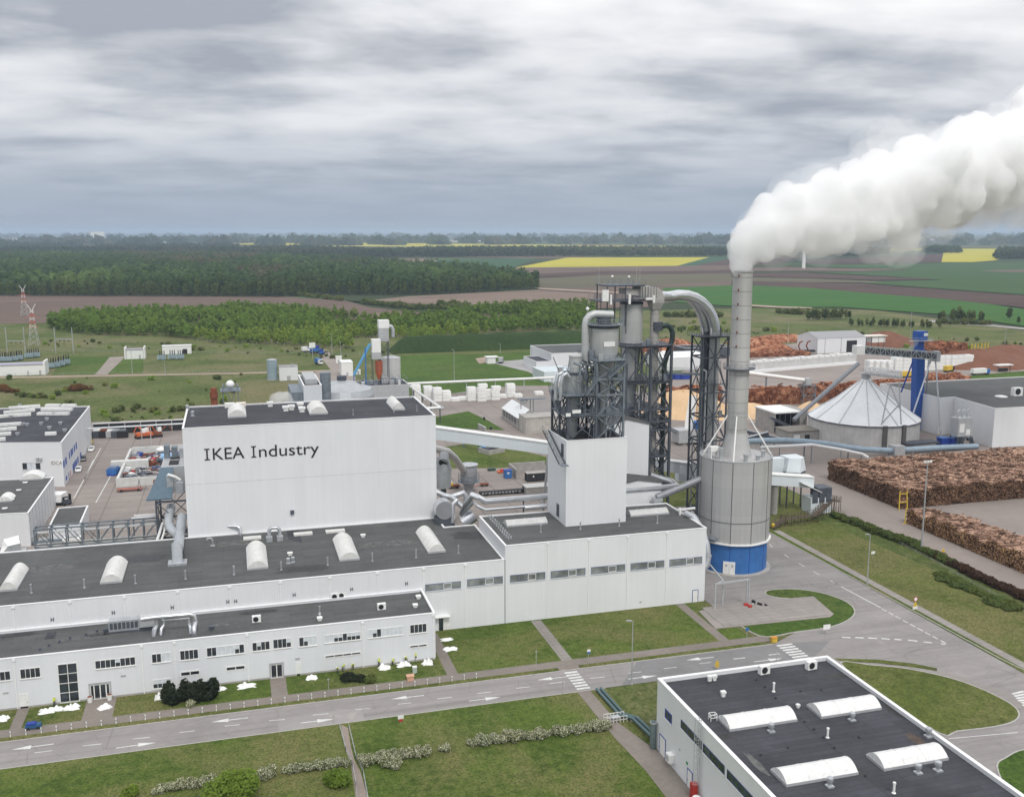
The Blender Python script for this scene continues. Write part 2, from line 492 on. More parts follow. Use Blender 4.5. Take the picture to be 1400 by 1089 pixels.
FELT2=roof_felt('dark_roof_felt',(0.056,0.058,0.067),patch=0.4)
FELT3=roof_felt('black_roof_felt',(0.045,0.046,0.050),patch=0.3)
GLASS=glass('dark_glass');GLASSG=glass('grey_glass',(0.13,0.14,0.135),0.15)
BLIND=M('white_blind',(0.62,0.66,0.70),0.6)
GALV=M('galvanised_steel',(0.50,0.52,0.54),0.42,0.55,0.16,0.7,0.10)
STEEL=M('shiny_steel',(0.66,0.67,0.69),0.28,0.85,0.10,0.5)
GREYM=M('grey_painted_metal',(0.42,0.43,0.44),0.5,0.1,0.10,0.8,0.12)
DARKST=M('dark_structural_steel',(0.085,0.095,0.115),0.55,0.2,0.25,0.8)
MIDST=M('blue_grey_steel',(0.19,0.22,0.25),0.5,0.25,0.25,0.8)
BLUE=M('blue_paint',(0.035,0.145,0.40),0.5,0,0.15,0.5,0.06)
BLUED=M('deep_blue_paint',(0.02,0.05,0.30),0.5,0,0.15)
YELLOW=M('yellow_paint',(0.62,0.43,0.05),0.5,0,0.15)
BLACK=M('black_rubber',(0.02,0.02,0.022),0.7)
CONC=M('bare_concrete',(0.36,0.345,0.325),0.9,0,0.18,0.6,0.18)
SKYL=M('skylight_plastic',(0.66,0.655,0.63),0.45,0,0.10,0.9,0.12)
SKYW=M('white_skylight_plastic',(0.74,0.74,0.72),0.4,0,0.10,0.9,0.25)
RUST=M('rusty_iron',(0.20,0.065,0.035),0.85,0.1,0.4,1.0)
ORANGE=M('orange_paint',(0.55,0.13,0.04),0.55,0,0.2)
WOODP=M('weathered_timber',(0.105,0.08,0.06),0.85,0,0.25,2.0)
LAMPM=M('lamp_grey',(0.45,0.46,0.47),0.45,0.4,0.05)
WHITEP=M('white_paint',(0.78,0.78,0.76),0.5,0,0.08)
REDP=M('red_paint',(0.45,0.04,0.03),0.5,0,0.1)
TARP=M('white_plastic_sheet',(0.85,0.85,0.84),0.55,0,0.05,2.0)
# ---------------------- ground, fields, roads
def gp(pts,z=0.0):return [G(x,y,z) for x,y in pts]
def landscape_mat():
    t=NT('far_landscape');t.set(0.95,0,0.1)
    p=t.mp(t.pos(),(1,1,0),(0,0,0.5))
    q=t.mp(p,(0.0016,0.0031,1))
    w_=t.noise(p,0.0007,3,0.5)
    v=t.n('ShaderNodeTexVoronoi');t.l(q,v.inputs['Vector']);v.inputs['Scale'].default_value=1.0
    cell=t.ramp(t.mp(v.outputs['Color'],(1,1,1)),[(0.0,(0.035,0.052,0.026)),(0.36,(0.045,0.066,0.03)),(0.44,(0.06,0.11,0.035)),(0.55,(0.085,0.13,0.04)),(0.62,(0.16,0.115,0.085)),(0.80,(0.12,0.088,0.07)),(0.93,(0.40,0.36,0.05))],'CONSTANT')
    f=t.ramp(t.noise(t.mp(p,(0.6,1.6,1)),0.0011,6,0.62,0.4),[(0.47,0.0),(0.50,1.0)])
    trees=t.mix(t.noise(p,0.05,4,0.7),(0.026,0.042,0.02),(0.06,0.078,0.038))
    c=t.mix(f,cell,trees)
    c=t.mix(t.math('MULTIPLY',t.noise(p,0.02,4,0.7),0.35),c,(0.04,0.05,0.03))
    t.col(c);return t.m
R_=90000.0
mb=MB();N_=64
mb.add([(0,0,-0.3)]+[(r*cos(2*pi*i/N_),r*sin(2*pi*i/N_),-0.3) for r in (3000,12000,R_) for i in range(N_)],
       [(0,1+i,1+(i+1)%N_) for i in range(N_)]+[(1+k*N_+i,1+(k+1)*N_+i,1+(k+1)*N_+(i+1)%N_,1+k*N_+(i+1)%N_) for k in (0,1) for i in range(N_)])
struct(mb,'ground',landscape_mat())
MEADOW=grass('meadow',(0.078,0.112,0.028),(0.140,0.172,0.052),(0.28,0.225,0.135),dry=0.8,s=0.8)
LAWN=grass('lawn',(0.066,0.108,0.018),(0.130,0.182,0.036),(0.26,0.225,0.10),dry=0.85,s=1.6)
LAWN2=grass('green_lawn',(0.056,0.108,0.018),(0.100,0.165,0.030),(0.18,0.18,0.065),dry=0.5,s=0.8)
BANK=grass('verge_grass',(0.085,0.112,0.024),(0.150,0.180,0.042),(0.27,0.23,0.11),dry=0.8,s=1.3)
DRYG=grass('dry_grass',(0.115,0.105,0.05),(0.17,0.15,0.075),(0.26,0.20,0.12),dry=0.8,s=1.4)
ASPH=paving('old_asphalt',(0.300,0.280,0.270),1.0,0.40,(0.40,0.365,0.345),tyre=0.6)
ASPHN=paving('newer_asphalt',(0.225,0.22,0.22),1.0,0.2,(0.28,0.27,0.26))
YARD=paving('yard_concrete',(0.275,0.240,0.218),0.55,0.15,(0.35,0.29,0.24),slabs=(9.0,6.0,True),rot=0.0)
YARDW=paving('wood_yard_ground',(0.285,0.245,0.222),0.5,0.05,(0.30,0.21,0.16))
SANDY=paving('sandy_ground',(0.36,0.28,0.22),0.6,0.0,(0.45,0.33,0.24))
PAVE=paving('paving_blocks',(0.235,0.205,0.180),1.0,0.0,(0.3,0.27,0.24),slabs=(0.8,0.4,False))
SLAB=paving('concrete_slabs',(0.30,0.275,0.255),1.0,0.05,(0.22,0.20,0.18),slabs=(3.0,1.5,True))
KERB=M('kerb_concrete',(0.42,0.40,0.38),0.9,0,0.15,1.5)
PAINT=M('road_paint',(0.62,0.62,0.60),0.7,0,0.18,1.2)
def sheet(name,mat,z,pts):
    return struct(MB().sheet(pts,z),name,mat)
def psheet(name,mat,z,pts):return sheet(name,mat,z,gp(pts))
sheet('meadow',MEADOW,0.0,gp([(-500,434),(-60,434),(60,430),(330,424),(600,436),(720,428),(900,424),(1060,420),(1200,424),(1400,452),(1900,470)])+[(900,-150),(-700,-150)])
F_BROWN=soil('ploughed_field',(0.150,0.108,0.086),(0.195,0.145,0.118),(0.105,0.078,0.066),0.28,0.5)
F_DARK=soil('dark_ploughed_field',(0.085,0.055,0.046),(0.120,0.082,0.070),(0.06,0.042,0.038),0.28,0.5)
F_TAN=soil('sown_field',(0.215,0.160,0.130),(0.255,0.195,0.160),(0.16,0.118,0.095),0.28,0.35)
F_GREEN=soil('cereal_field',(0.040,0.118,0.024),(0.050,0.140,0.030),(0.075,0.14,0.035),0.1,0.25)
F_GREEN2=soil('young_cereal_field',(0.052,0.100,0.036),(0.062,0.120,0.042),(0.045,0.085,0.034),0.1,0.4)
F_GREY=soil('sprouting_field',(0.125,0.120,0.072),(0.145,0.135,0.090),(0.11,0.09,0.066),0.28,0.5)
F_YEL=soil('rapeseed_field',(0.46,0.40,0.050),(0.50,0.46,0.060),(0.34,0.33,0.055),0.1,0.35)
F_BLUEG=soil('winter_crop_field',(0.038,0.100,0.050),(0.048,0.115,0.058),(0.05,0.09,0.045),0.1,0.3)
FL=[
 ('field',F_BROWN,[(-500,404),(0,404),(380,405),(470,410),(505,420),(560,426),(640,430),(600,442),(330,436),(60,442),(-500,446)]),
 ('field',F_TAN,[(480,413),(560,405),(735,396),(812,402),(820,422),(760,424),(650,418),(560,415)]),
 ('field',F_GREEN2,[(385,405),(440,405),(480,413),(560,415),(650,419),(760,424),(820,424),(820,432),(650,428),(545,421),(470,411)]),
 ('field',F_TAN,[(510,428),(600,431),(650,429),(720,430),(600,440),(520,438)]),
 ('field',F_BLUEG,[(500,357),(600,355),(735,353),(700,366),(735,369),(640,368),(500,364)]),
 ('field',F_TAN,[(500,355),(590,354),(600,357),(500,362)]),
 ('field',F_YEL,[(704,366),(775,352.2),(970,351.6),(926,363.4)]),
 ('field',F_BLUEG,[(926,363.4),(970,351.6),(1010,350.5),(985,356),(945,364)]),
 ('field',F_DARK,[(945,364),(985,356),(1010,350.5),(1100,350),(1060,362)]),
 ('field',F_BROWN,[(640,369),(704,366),(926,363.4),(1010,363),(1010,369),(720,378)]),
 ('field',F_DARK,[(700,376),(820,371),(1000,370),(1000,374),(820,376),(720,380)]),
 ('field',F_GREY,[(725,381),(820,376),(1000,374),(1000,384),(800,396),(737,396)]),
 ('field',F_BROWN,[(737,396.5),(900,390),(1000,384),(1000,392),(905,398),(900,420),(812,422),(812,402)]),
 ('field',F_GREEN,[(905,394),(1027,389),(1130,391),(1260,402),(1400,423),(1560,436),(1560,470),(1400,446),(1290,430),(1150,420),(1020,420),(920,413)]),
 ('field',F_BROWN,[(1000,366),(1080,365),(1150,367),(1250,368),(1180,371),(1090,370.5),(1000,371)]),
 ('field',F_DARK,[(1000,374),(1100,373),(1200,378),(1290,382),(1200,383),(1100,380),(1000,378)]),
 ('field',F_GREY,[(1000,379),(1100,380.5),(1180,384),(1230,387),(1100,386),(1000,384)]),
 ('field',F_DARK,[(1000,384),(1100,386),(1180,388),(1300,397),(1400,404),(1560,416),(1560,434),(1400,421),(1290,409),(1200,402),(1110,394),(1000,389)]),
 ('field',F_GREEN2,[(1060,362),(1200,361),(1320,359),(1560,357),(1560,412),(1400,403),(1300,396),(1180,387),(1290,382.5),(1200,377),(1100,372),(1180,372),(1250,368.5),(1150,366)]),
 ('field',F_BROWN,[(1340,370),(1420,368),(1560,368),(1560,372),(1370,372)]),
 ('field',F_DARK,[(1100,357),(1200,351),(1290,347),(1287,358.5),(1200,360.5),(1100,361)]),
 ('field',F_YEL,[(1287,358.5),(1290,346),(1318,340),(1390,340),(1362,356),(1330,358.5)]),
 ('field',F_YEL,[(1190,341),(1265,340),(1262,342),(1190,344)]),
 ('field',F_GREEN2,[(1200,344),(1262,343),(1290,346),(1240,349),(1190,351)]),
 ('field',F_YEL,[(300,333.6),(360,331.6),(560,332.4),(900,336.4),(980,337.5),(560,337.4),(420,336.5)]),
 ('field',F_GREEN2,[(330,330.6),(520,331),(560,332.2),(360,331.4)]),
]
for i,(nm,mt,pts) in enumerate(FL):
    sheet(nm,mt,0.10+0.02*i,gp(pts))
psheet('dirt_track',SANDY,0.75,[(731,394),(745,394.5),(850,400),(900,402),(900,403.2),(845,401.6),(738,396)])
psheet('dirt_track',SANDY,0.76,[(1022,417),(1075,420),(1110,421),(1110,422.4),(1070,421.8),(1022,419.2)])
psheet('dirt_track',paving('far_road',(0.36,0.34,0.32),0.5,0.0),0.05,[(1270,437.5),(1300,438.5),(1360,444),(1420,450),(1420,452.4),(1355,446),(1270,440)])
Y0,Y1=143.4,151.3
psheet('green_lawn',LAWN2,0.02,[(90,487),(160,487),(128,512),(70,513)])
psheet('green_lawn',LAWN2,0.021,[(165,488),(196,489),(196,510),(146,511)])
psheet('green_lawn',LAWN2,0.022,[(546,486),(640,484),(700,482),(770,480),(800,520),(790,542),(550,545)])
psheet('green_lawn',LAWN2,0.023,[(890,512),(945,520),(1000,538),(1000,556),(890,556)])
psheet('track',SANDY,0.03,[(0,515),(330,509),(470,505),(470,507),(330,511),(0,517)])
psheet('path',paving('track_gravel',(0.30,0.26,0.23),0.6,0.0),0.032,[(150,488),(172,487),(146,512),(130,512)])
psheet('path',paving('track_gravel',(0.30,0.26,0.23)),0.033,[(430,478),(447,478),(470,505),(486,515),(486,527),(440,525),(425,510),(452,505)])
psheet('yard',YARD,0.034,[(-260,612),(100,585),(118,577),(252,572),(262,560),(430,545),(560,545),(700,527),(800,527),(960,545),(960,620),(960,668),(940,700),(700,740),(260,770),(-260,800)])
psheet('wood_yard',YARDW,0.030,[(795,540),(890,556),(905,520),(1000,478),(1100,468),(1290,490),(1400,498),(1560,512),(1560,890),(1400,813),(1259,747),(1150,703),(1125,690),(1060,660),(1050,640),(960,640),(890,605),(880,560)])
psheet('yard_road',paving('lorry_yard_asphalt',(0.265,0.245,0.235),0.7,0.15,(0.33,0.29,0.26)),0.040,[(690,548),(790,538),(960,556),(1060,560),(1400,524),(1560,514),(1560,526),(1400,538),(1080,574),(960,572),(700,578)])
psheet('parking_area',paving('pale_concrete',(0.36,0.35,0.345),0.6,0.1),0.042,[(668,495),(735,490),(790,505),(790,540),(756,524),(722,508)])
psheet('green_lawn',LAWN2,0.046,[(596,570),(640,562),(668,575),(690,588),(596,585)])
psheet('green_lawn',LAWN,0.047,[(600,612),(640,606),(700,612),(760,628),(755,634),(680,640),(620,640),(600,640)])
psheet('green_lawn',LAWN2,0.048,[(1330,513),(1400,507),(1500,503),(1500,517),(1400,521),(1330,524),(1310,517)])
psheet('bare_earth',SANDY,0.05,[(650,490),(668,487),(672,495),(655,497)])
psheet('rough_grass',BANK,0.052,[(880,640),(960,640),(1060,662),(1120,690),(1130,700),(1060,730),(960,735),(900,690)])
sheet('lawn',LAWN,0.05,[(-260,40),(57.0,40),(57,143.4),(-260,143.4)])
sheet('lawn',LAWN,0.05,[(-260,155.2),(90.5,155.2),(90.9,174.6),(-260,174.6)])
sheet('lawn',BANK,0.051,[(131.4,60),(152,60),(149.5,170),(146.8,214),(144,232),(131.4,232)])
sheet('road',ASPH,0.06,[(-260,Y0),(88,Y0),(84,Y0),(84,40),(140,40),(132,100),(128.6,135),(128.0,212),(128,240),(93,240),(93.5,205),(91.2,196),(91.2,168),(100,155),(93,Y1),(-260,Y1)])
sheet('road_patch',ASPHN,0.064,[(60,Y0+0.1),(88,Y0+0.1),(98,Y0+1.5),(104,Y1-1.5),(95,Y1-0.2),(66,Y1-0.1)])
sheet('road_patch',paving('pale_patch',(0.33,0.31,0.30),1.0,0.1),0.0645,[(4,Y0+0.1),(17,Y0+0.1),(17,Y1-3.6),(4,Y1-3.6)])
sheet('verge',BANK,0.13,[(-260,Y1+0.15),(51.6,Y1+0.15),(51.6,Y1+1.4),(-260,Y1+1.4)])
sheet('verge',BANK,0.13,[(55.6,Y1+0.15),(92.0,Y1+0.15),(91.2,Y1+1.4),(55.6,Y1+1.4)])
struct(MB().box(-260,93.5,152.7,155.2,-0.02,0.14).box(51.7,55.5,Y1+0.16,152.7,-0.02,0.145),'pavement',PAVE)
struct(MB().box(-260,93.0,Y1,Y1+0.15,-0.02,0.15).box(-260,57,Y0-0.15,Y0,-0.02,0.10),'kerb',KERB)
def fpath(x0,x1,ya,yb,z=0.075):struct(MB().box(x0,x1,ya,yb,-0.02,z),'path',PAVE)
fpath(-35.6,-33.9,155.2,162.2);fpath(-25.4,-20.9,155.2,162.2);fpath(3.4,6.0,155.2,162.2);fpath(32.7,34.6,155.2,173.0);fpath(84.3,86.2,155.2,174.2)
mb=MB()
for k in range(26):
    y=155.3+k*0.72
    mb.box(53.4,55.4,y,y+0.60,0,0.09)
struct(mb,'stepping_path',SLAB)
sheet('path',PAVE,0.055,[(53.3,154),(55.3,154),(55.3,155.3),(53.3,155.3)])
struct(MB().prism([(52.0,143.3),(54.2,143.3),(54.6,132),(56.6,123.8),(57.1,122),(57.1,80),(53.0,80),(53.2,118),(52.4,128)],-0.02,0.085),'path',PAVE)
struct(MB().box(129.5,131.4,60,213,-0.02,0.16),'pavement',SLAB)
sheet('verge',LAWN,0.13,[(128.2,60),(129.5,60),(129.5,213),(128.2,213)])
struct(MB().prism([(128.0,213),(128.2,213),(128.8,135),(132.2,100),(132.0,100),(128.6,135)],-0.02,0.16),'kerb',KERB)
def island(pts,mat,h=0.13,kerb=0.22):
    pts=ccw(pts);inn=offset_poly(pts,-kerb)
    struct(MB().ring(pts,inn,-0.02,h+0.02),'kerb',KERB)
    sheet('grass_island',mat,h,inn)
def curve(ctrl,n=6):
    """closed Catmull-Rom through plan points"""
    out=[];m=len(ctrl)
    for i in range(m):
        p0,p1,p2,p3=[np.array(ctrl[(i+k-1) % m]) for k in range(4)]
        for j in range(n):
            t=j/n
            out.append(tuple(0.5*((2*p1)+(-p0+p2)*t+(2*p0-5*p1+4*p2-p3)*t*t+(-p0+3*p1-3*p2+p3)*t**3)))
    return out
island(curve([(92.5,155.4),(100,155.0),(109,155.6),(115.8,159.2),(118.6,164.5),(117.4,170.5),(113.0,175.0),(106.8,176.2),(104.8,174.0),(106.4,171.6),(108.4,170.4),(105,170),(98,170.2),(93.4,171.0),(91.8,168)],5),LAWN2)
g2=gp([(1148,906),(1190,909),(1240,914),(1300,927),(1345,943),(1382,962),(1394,975),(1388,986),(1360,994),(1310,1000),(1284,1003),(1200,950)])
island(curve(g2,3),BANK)
island(curve(gp([(1362,1048),(1375,1035),(1400,1024),(1460,1015),(1500,1060),(1480,1120),(1420,1110),(1380,1085)]),4),LAWN2)
struct(MB().prism(gp([(1140,903),(1180,906.5),(1240,911),(1300,921),(1360,941),(1398,962),(1396,971),(1345,945),(1300,929),(1240,916),(1150,909)]),-0.02,0.125),'pavement',SLAB)
psheet('verge',BANK,0.14,[(1141,900.5),(1200,902),(1250,907.5),(1281,914),(1281,917),(1240,911.5),(1200,906.5),(1150,904)])
mk=MB();ZM=0.068
def line(x0,y0,x1,y1,w):
    d=Vector((x1-x0,y1-y0)).normalized();n=Vector((-d.y,d.x))*w/2
    mk.sheet([(x0+n.x,y0+n.y),(x0-n.x,y0-n.y),(x1-n.x,y1-n.y),(x1+n.x,y1+n.y)],ZM)
def arrow(px0,px1):
    a=Vector(G(*px0));b=Vector(G(*px1));d=(b-a).normalized();n=Vector((-d.y,d.x));L=(b-a).length
    line(a.x,a.y,(b-d*2.6).x,(b-d*2.6).y,0.22)
    h=b-d*2.6
    mk.sheet([tuple(h+n*0.55),tuple(h-n*0.55),tuple(b)],ZM)
def dashes(pairs,w=0.16):
    for a,b in pairs:
        p=G(*a);q=G(*b);line(p[0],p[1],q[0],q[1],w)
z1=lambda x,y:(x/3.5,789+y/3.5)
z2=lambda x,y:(350+x/3.5,789+y/3.5)
z3=lambda x,y:(650+x/3.5,789+y/3.5)
z4=lambda x,y:(1000+x/3.5,789+y/3.5)
for f_,a,b in ((z1,(257,797),(55,825)),(z1,(555,817),(750,790)),(z1,(1188,672),(1010,693)),(z2,(213,697),(375,678)),(z2,(803,565),(645,583)),(z2,(1020,592),(1172,573)),
                 (z3,(440,475),(295,492)),(z3,(730,487),(868,470)),(z3,(1140,382),(1008,397)),(z4,(107,405),(243,388))):
    arrow(f_(*a),f_(*b))
dashes([(z1(*a),z1(*b)) for a,b in [((165,840),(250,829)),((397,806),(487,797)),((635,773),(717,766)),((858,743),(932,734)),((1075,712),(1148,705))]])
dashes([(z2(*a),z2(*b)) for a,b in [((62,686),(138,680)),((272,659),(347,652)),((475,633),(548,627)),((678,607),(742,601)),((868,581),(938,574))]])
dashes([(z3(*a),z3(*b)) for a,b in [((10,556),(75,549)),((195,531),(258,524)),((355,508),(430,500)),((548,484),(618,477)),((730,459),(795,452)),((900,437),(962,430)),((1072,413),(1128,407))]])
dashes([(z4(*a),z4(*b)) for a,b in [((475,18),(513,37)),((525,45),(715,146)),((718,150),(742,162)),((752,168),(776,181)),((785,186),(810,199)),((820,206),(845,218)),((855,225),(882,238)),((890,244),(918,257)),((926,263),(952,276)),((962,282),(988,296)),((1000,302),(1028,318)),
                                     ((10,391),(66,385)),((178,372),(232,366))]],0.26)
dashes([(z4(*a),z4(*b)) for a,b in [((530,287),(570,289)),((592,288),(632,290)),((655,290),(697,293)),((718,293),(757,296)),((780,297),(815,299)),((845,301),(890,305)),((920,309),(958,314)),((1003,317),(1022,321))]],0.45)
zz=lambda x,y:(1020+x/3.684,680+y/3.684)
dashes([(zz(*a),zz(*b)) for a,b in [((118,235),(132,250)),((193,287),(215,302)),((265,330),(293,348)),((338,372),(370,390)),((425,418),(465,440))]],0.2)
dashes([(z4(1040,772),z4(1370,742))],0.15)
def zebra(cx,xs,y0_,y1_,n):
    st=(y1_-y0_)/n
    for k in range(n):
        a=y0_+st*(k+0.25);mk.sheet([(xs[0],a),(xs[1],a),(xs[1],a+st*0.55),(xs[0],a+st*0.55)],ZM)
zebra(0,(52.3,54.6),143.7,151.0,7);zebra(0,(93.4,96.6),143.8,151.0,7)
for k in range(6):
    a=G(*z4(1345+9*k,558+11*k));b=G(*z4(1400+18*k,545+11*k));line(a[0],a[1],b[0],b[1],0.5)
struct(mk,'road_marking',PAINT)
mk=MB();ZM=0.05
for a,b in (((101,681),(138,612)),((131,687),(157,640)),((115,655),(128,628))):
    p=G(*a);q=G(*b);line(p[0],p[1],q[0],q[1],0.25)
struct(mk,'yard_marking',PAINT)
struct(MB().prism(gp([(975,846),(990,857),(1132,842),(1112,818),(1045,822),(960,832)]),0,0.30),'concrete_pad',SLAB)
struct(MB().prism(gp([(955,836),(978,860),(1135,844),(1140,840),(1112,816),(1040,822)]),0,0.22),'gravel_strip',paving('pad_gravel',(0.30,0.27,0.25),1.0,0.0))
sheet('drainage_channel',paving('muddy_ditch',(0.30,0.25,0.215),2.0,0.0),0.06,[G(*z2(*p)) for p in ((408,705),(440,720),(452,800),(470,870),(500,930),(520,1000),(545,1080),(478,1080),(470,1000),(455,900),(430,830),(415,770))])
# ---------------------- building kit
class Wall:
    """a vertical wall plane: s runs along unit u from plan point p, d outward"""
    def __init__(s,p,u,n):s.p,s.u,s.n=p,u,n
    def pt(s,a,d,z):return (s.p[0]+s.u[0]*a+s.n[0]*d,s.p[1]+s.u[1]*a+s.n[1]*d,z)
def wbox(mb,W,a0,a1,d0,d1,z0,z1):
    if a0>a1:a0,a1=a1,a0
    P=[W.pt(a,d,z) for z in (z0,z1) for a,d in ((a0,d1),(a1,d1),(a1,d0),(a0,d0))]
    fs=[(0,3,2,1),(4,5,6,7),(0,1,5,4),(1,2,6,5),(2,3,7,6),(3,0,4,7)]
    if W.u[0]*(-W.n[1])-W.u[1]*(-W.n[0])<0:fs=[f[::-1] for f in fs]
    mb.add(P,fs);return mb
def front(Y):return Wall((0,Y),(1,0),(0,-1))
def leftw(X):return Wall((X,0),(0,1),(-1,0))
def rightw(X):return Wall((X,0),(0,1),(1,0))
def window(root,W,a0,a1,z0,z1,pat='dddd',frame=None,pane=None,fw=0.09,sill=True,rows=1,white=''):
    """window > pane, blind, sill ; pat: d dark pane, l blind drawn"""
    frame=frame or WHITEP;pane=pane or GLASS
    if a0>a1:a0,a1=a1,a0
    n=len(pat);f=MB();pa=MB();bl=MB();op=MB()
    wbox(f,W,a0-fw,a1+fw,0.0,0.075,z1,z1+fw);wbox(f,W,a0-fw,a1+fw,0.0,0.075,z0-fw,z0)
    wbox(f,W,a0-fw,a0,0.0,0.075,z0,z1);wbox(f,W,a1,a1+fw,0.0,0.075,z0,z1)
    st=(a1-a0)/n;mu=fw*0.8
    for i in range(1,n):wbox(f,W,a0+st*i-mu/2,a0+st*i+mu/2,0.0,0.07,z0,z1)
    for j in range(1,rows):wbox(f,W,a0,a1,0.0,0.066,z0+(z1-z0)*j/rows-mu/2,z0+(z1-z0)*j/rows+mu/2)
    for i,c in enumerate(pat):
        t=bl if c=='l' else pa
        x0=a0+st*i+(mu/2 if i else 0);x1=a0+st*(i+1)-(mu/2 if i<n-1 else 0)
        if c=='h':
            wbox(bl,W,x0,x1,0.004,0.03,(z0+z1)/2,z1);wbox(pa,W,x0,x1,0.004,0.03,z0,(z0+z1)/2)
        else:wbox(t,W,x0,x1,0.004,0.03,z0,z1)
        if c=='o':
            q=0.10
            wbox(op,W,x0,x1,0.03,0.085,z0,z0+q);wbox(op,W,x0,x1,0.03,0.085,z1-q,z1)
            wbox(op,W,x0,x0+q,0.03,0.085,z0+q,z1-q);wbox(op,W,x1-q,x1,0.03,0.085,z0+q,z1-q)
    o=f.build('window',frame,root)
    if pa.v:pa.build('pane',pane,o)
    for q_ in range(0,len(bl.f),6):
        one=MB();one.v=bl.v[q_//6*8:q_//6*8+8];one.f=[tuple(i-q_//6*8 for i in f_) for f_ in bl.f[q_:q_+6]];one.build('blind',BLIND,o)
    if op.v:op.build('casement',WHITEP,o)
    if sill:
        s_=MB();wbox(s_,W,a0-fw-0.05,a1+fw+0.05,0.0,0.16,z0-fw-0.09,z0-fw);s_.build('sill',WHITEP,o)
    return o
def pwin(root,Y,tl,br,pat,zoomf,**kw):
    x0,zt=WY(*zoomf(*tl),Y);x1,zb=WY(*zoomf(*br),Y)
    return window(root,front(Y),x0,x1,zb,zt,pat,**kw)
def building(name,label,poly,z,wall=None,roof=None,par=0.35,z0=-0.3,trim=None,cop=0.10,group=None,loc=None,cat='building',thick=0.3):
    poly=ccw(poly);inn=offset_poly(poly,-thick)
    root=thing(name,label,cat,(poly[0][0],poly[0][1],0) if loc is None else loc,group=group)
    n=len(poly);w=MB()
    for i in range(n):
        a=poly[i];b=poly[(i+1) % n]
        w.add([(a[0],a[1],z0),(b[0],b[1],z0),(b[0],b[1],z),(a[0],a[1],z)],[(0,1,2,3)])
        c=inn[i];d=inn[(i+1) % n]
        w.add([(c[0],c[1],z-par-0.05),(d[0],d[1],z-par-0.05),(d[0],d[1],z),(c[0],c[1],z)],[(3,2,1,0)])
    w.build('wall',wall or WHITE,root)
    MB().sheet(inn,z-par).build('roof',roof or FELT,root)
    if cop:MB().ring(offset_poly(poly,0.06),offset_poly(inn,-0.04),z-0.01,z+cop).build('coping',trim or TRIM,root)
    return root
def pipe_vent(root,x,y,z,h=1.1,r=0.13,mat=None):
    return MB().lathe(x,y,[(r*1.9,z),(r*1.7,z+0.06),(r,z+0.10),(r,z+h*0.82),(r*1.35,z+h*0.84),(r*1.35,z+h)],8).build('roof_vent',mat or GALV,root,True)
def turbine_vent(root,x,y,z,s=1.0):
    m=MB().box(x-0.55*s,x+0.55*s,y-0.55*s,y+0.55*s,z,z+0.25*s)
    m.lathe(x,y,[(0.33*s,z+0.25*s),(0.30*s,z+0.8*s),(0.5*s,z+0.85*s),(0.56*s,z+1.25*s),(0.5*s,z+1.55*s),(0.2*s,z+1.68*s)],12)
    return m.build('roof_vent',GALV,root,True)
def box_vent(root,x,y,z,w=0.9,d=0.7,h=0.7,mat=None):
    m=MB().box(x-w*0.35,x+w*0.35,y-d*0.35,y+d*0.35,z,z+h*0.6).box(x-w/2,x+w/2,y-d/2,y+d/2,z+h*0.6,z+h)
    return m.build('roof_vent',mat or WHITEP,root)
def skylight(root,x0,x1,y0,y1,z,rise=1.1,axis='y',mat=None,ribs=5):
    b=MB().box(x0,x1,y0,y1,z-0.05,z+0.35)
    curb=b.build('skylight',GREYM,root)
    rc_=0.0;m=MB();st=[];n=10
    L=(y1-y0) if axis=='y' else (x1-x0)
    for k in range(ribs+1):
        c=L*k/ribs
        for s_,e in ((c-.10,0),(c-.07,.06),(c+.07,.06),(c+.10,0)):
            if 0.02 <= s_ <= L-.02:st.append((s_,e))
    for s_,e in st:
        for i in range(n+1):
            t=i/n;h=z+.35+(rise+e)*sin(pi*t)**.8;w0=-e*.5
            if axis=='y':m.v.append((x0+.06+w0+(x1-x0-.12-2*w0)*t,y0+s_,h))
            else:m.v.append((x0+s_,y0+.06+w0+(y1-y0-.12-2*w0)*t,h))
    for k in range(len(st)-1):
        for i in range(n):
            q=(k*(n+1)+i,k*(n+1)+i+1,(k+1)*(n+1)+i+1,(k+1)*(n+1)+i);m.f.append(q if axis=='y' else q[::-1])
    e0=tuple(range(n+1));e1=tuple((len(st)-1)*(n+1)+i for i in range(n+1))
    m.f+=[e0[::-1] if axis=='y' else e0,e1 if axis=='y' else e1[::-1]]
    m.build('dome',mat or SKYL,curb,True)
    return curb
def downpipe(root,W,a,z0,z1,w=0.16):
    m=MB();wbox(m,W,a-w/2,a+w/2,0.0,0.14,z0,z1);wbox(m,W,a-w*1.3,a+w*1.3,0.0,0.22,z1-0.35,z1-0.02)
    return m.build('downpipe',TRIM,root)
def air_con(label,loc,rz=0.0,s=1.0,group=None):
    r=thing('air_conditioner',label,'air conditioner',loc,rz,group)
    o=Vector(loc);q=lambda mb:mb
    def bld(mb,nm,mat,par):return mb.build(nm,mat,par,off=Vector((0,0,0)))
    bld(MB().box(-0.75*s,0.75*s,-0.35*s,0.35*s,0.12,1.25*s),'casing',WHITEP,r)
    bld(MB().box(-0.6*s,-0.5*s,-0.4*s,0.4*s,0,0.12).box(0.5*s,0.6*s,-0.4*s,0.4*s,0,0.12),'foot',DARKST,r)
    g=MB();cx_=-0.12*s;zc_=0.70*s
    g.tube([(cx_,-0.351*s,zc_),(cx_,-0.39*s,zc_)],0.46*s,14);bld(g,'fan_grille',BLACK,r)
    return r
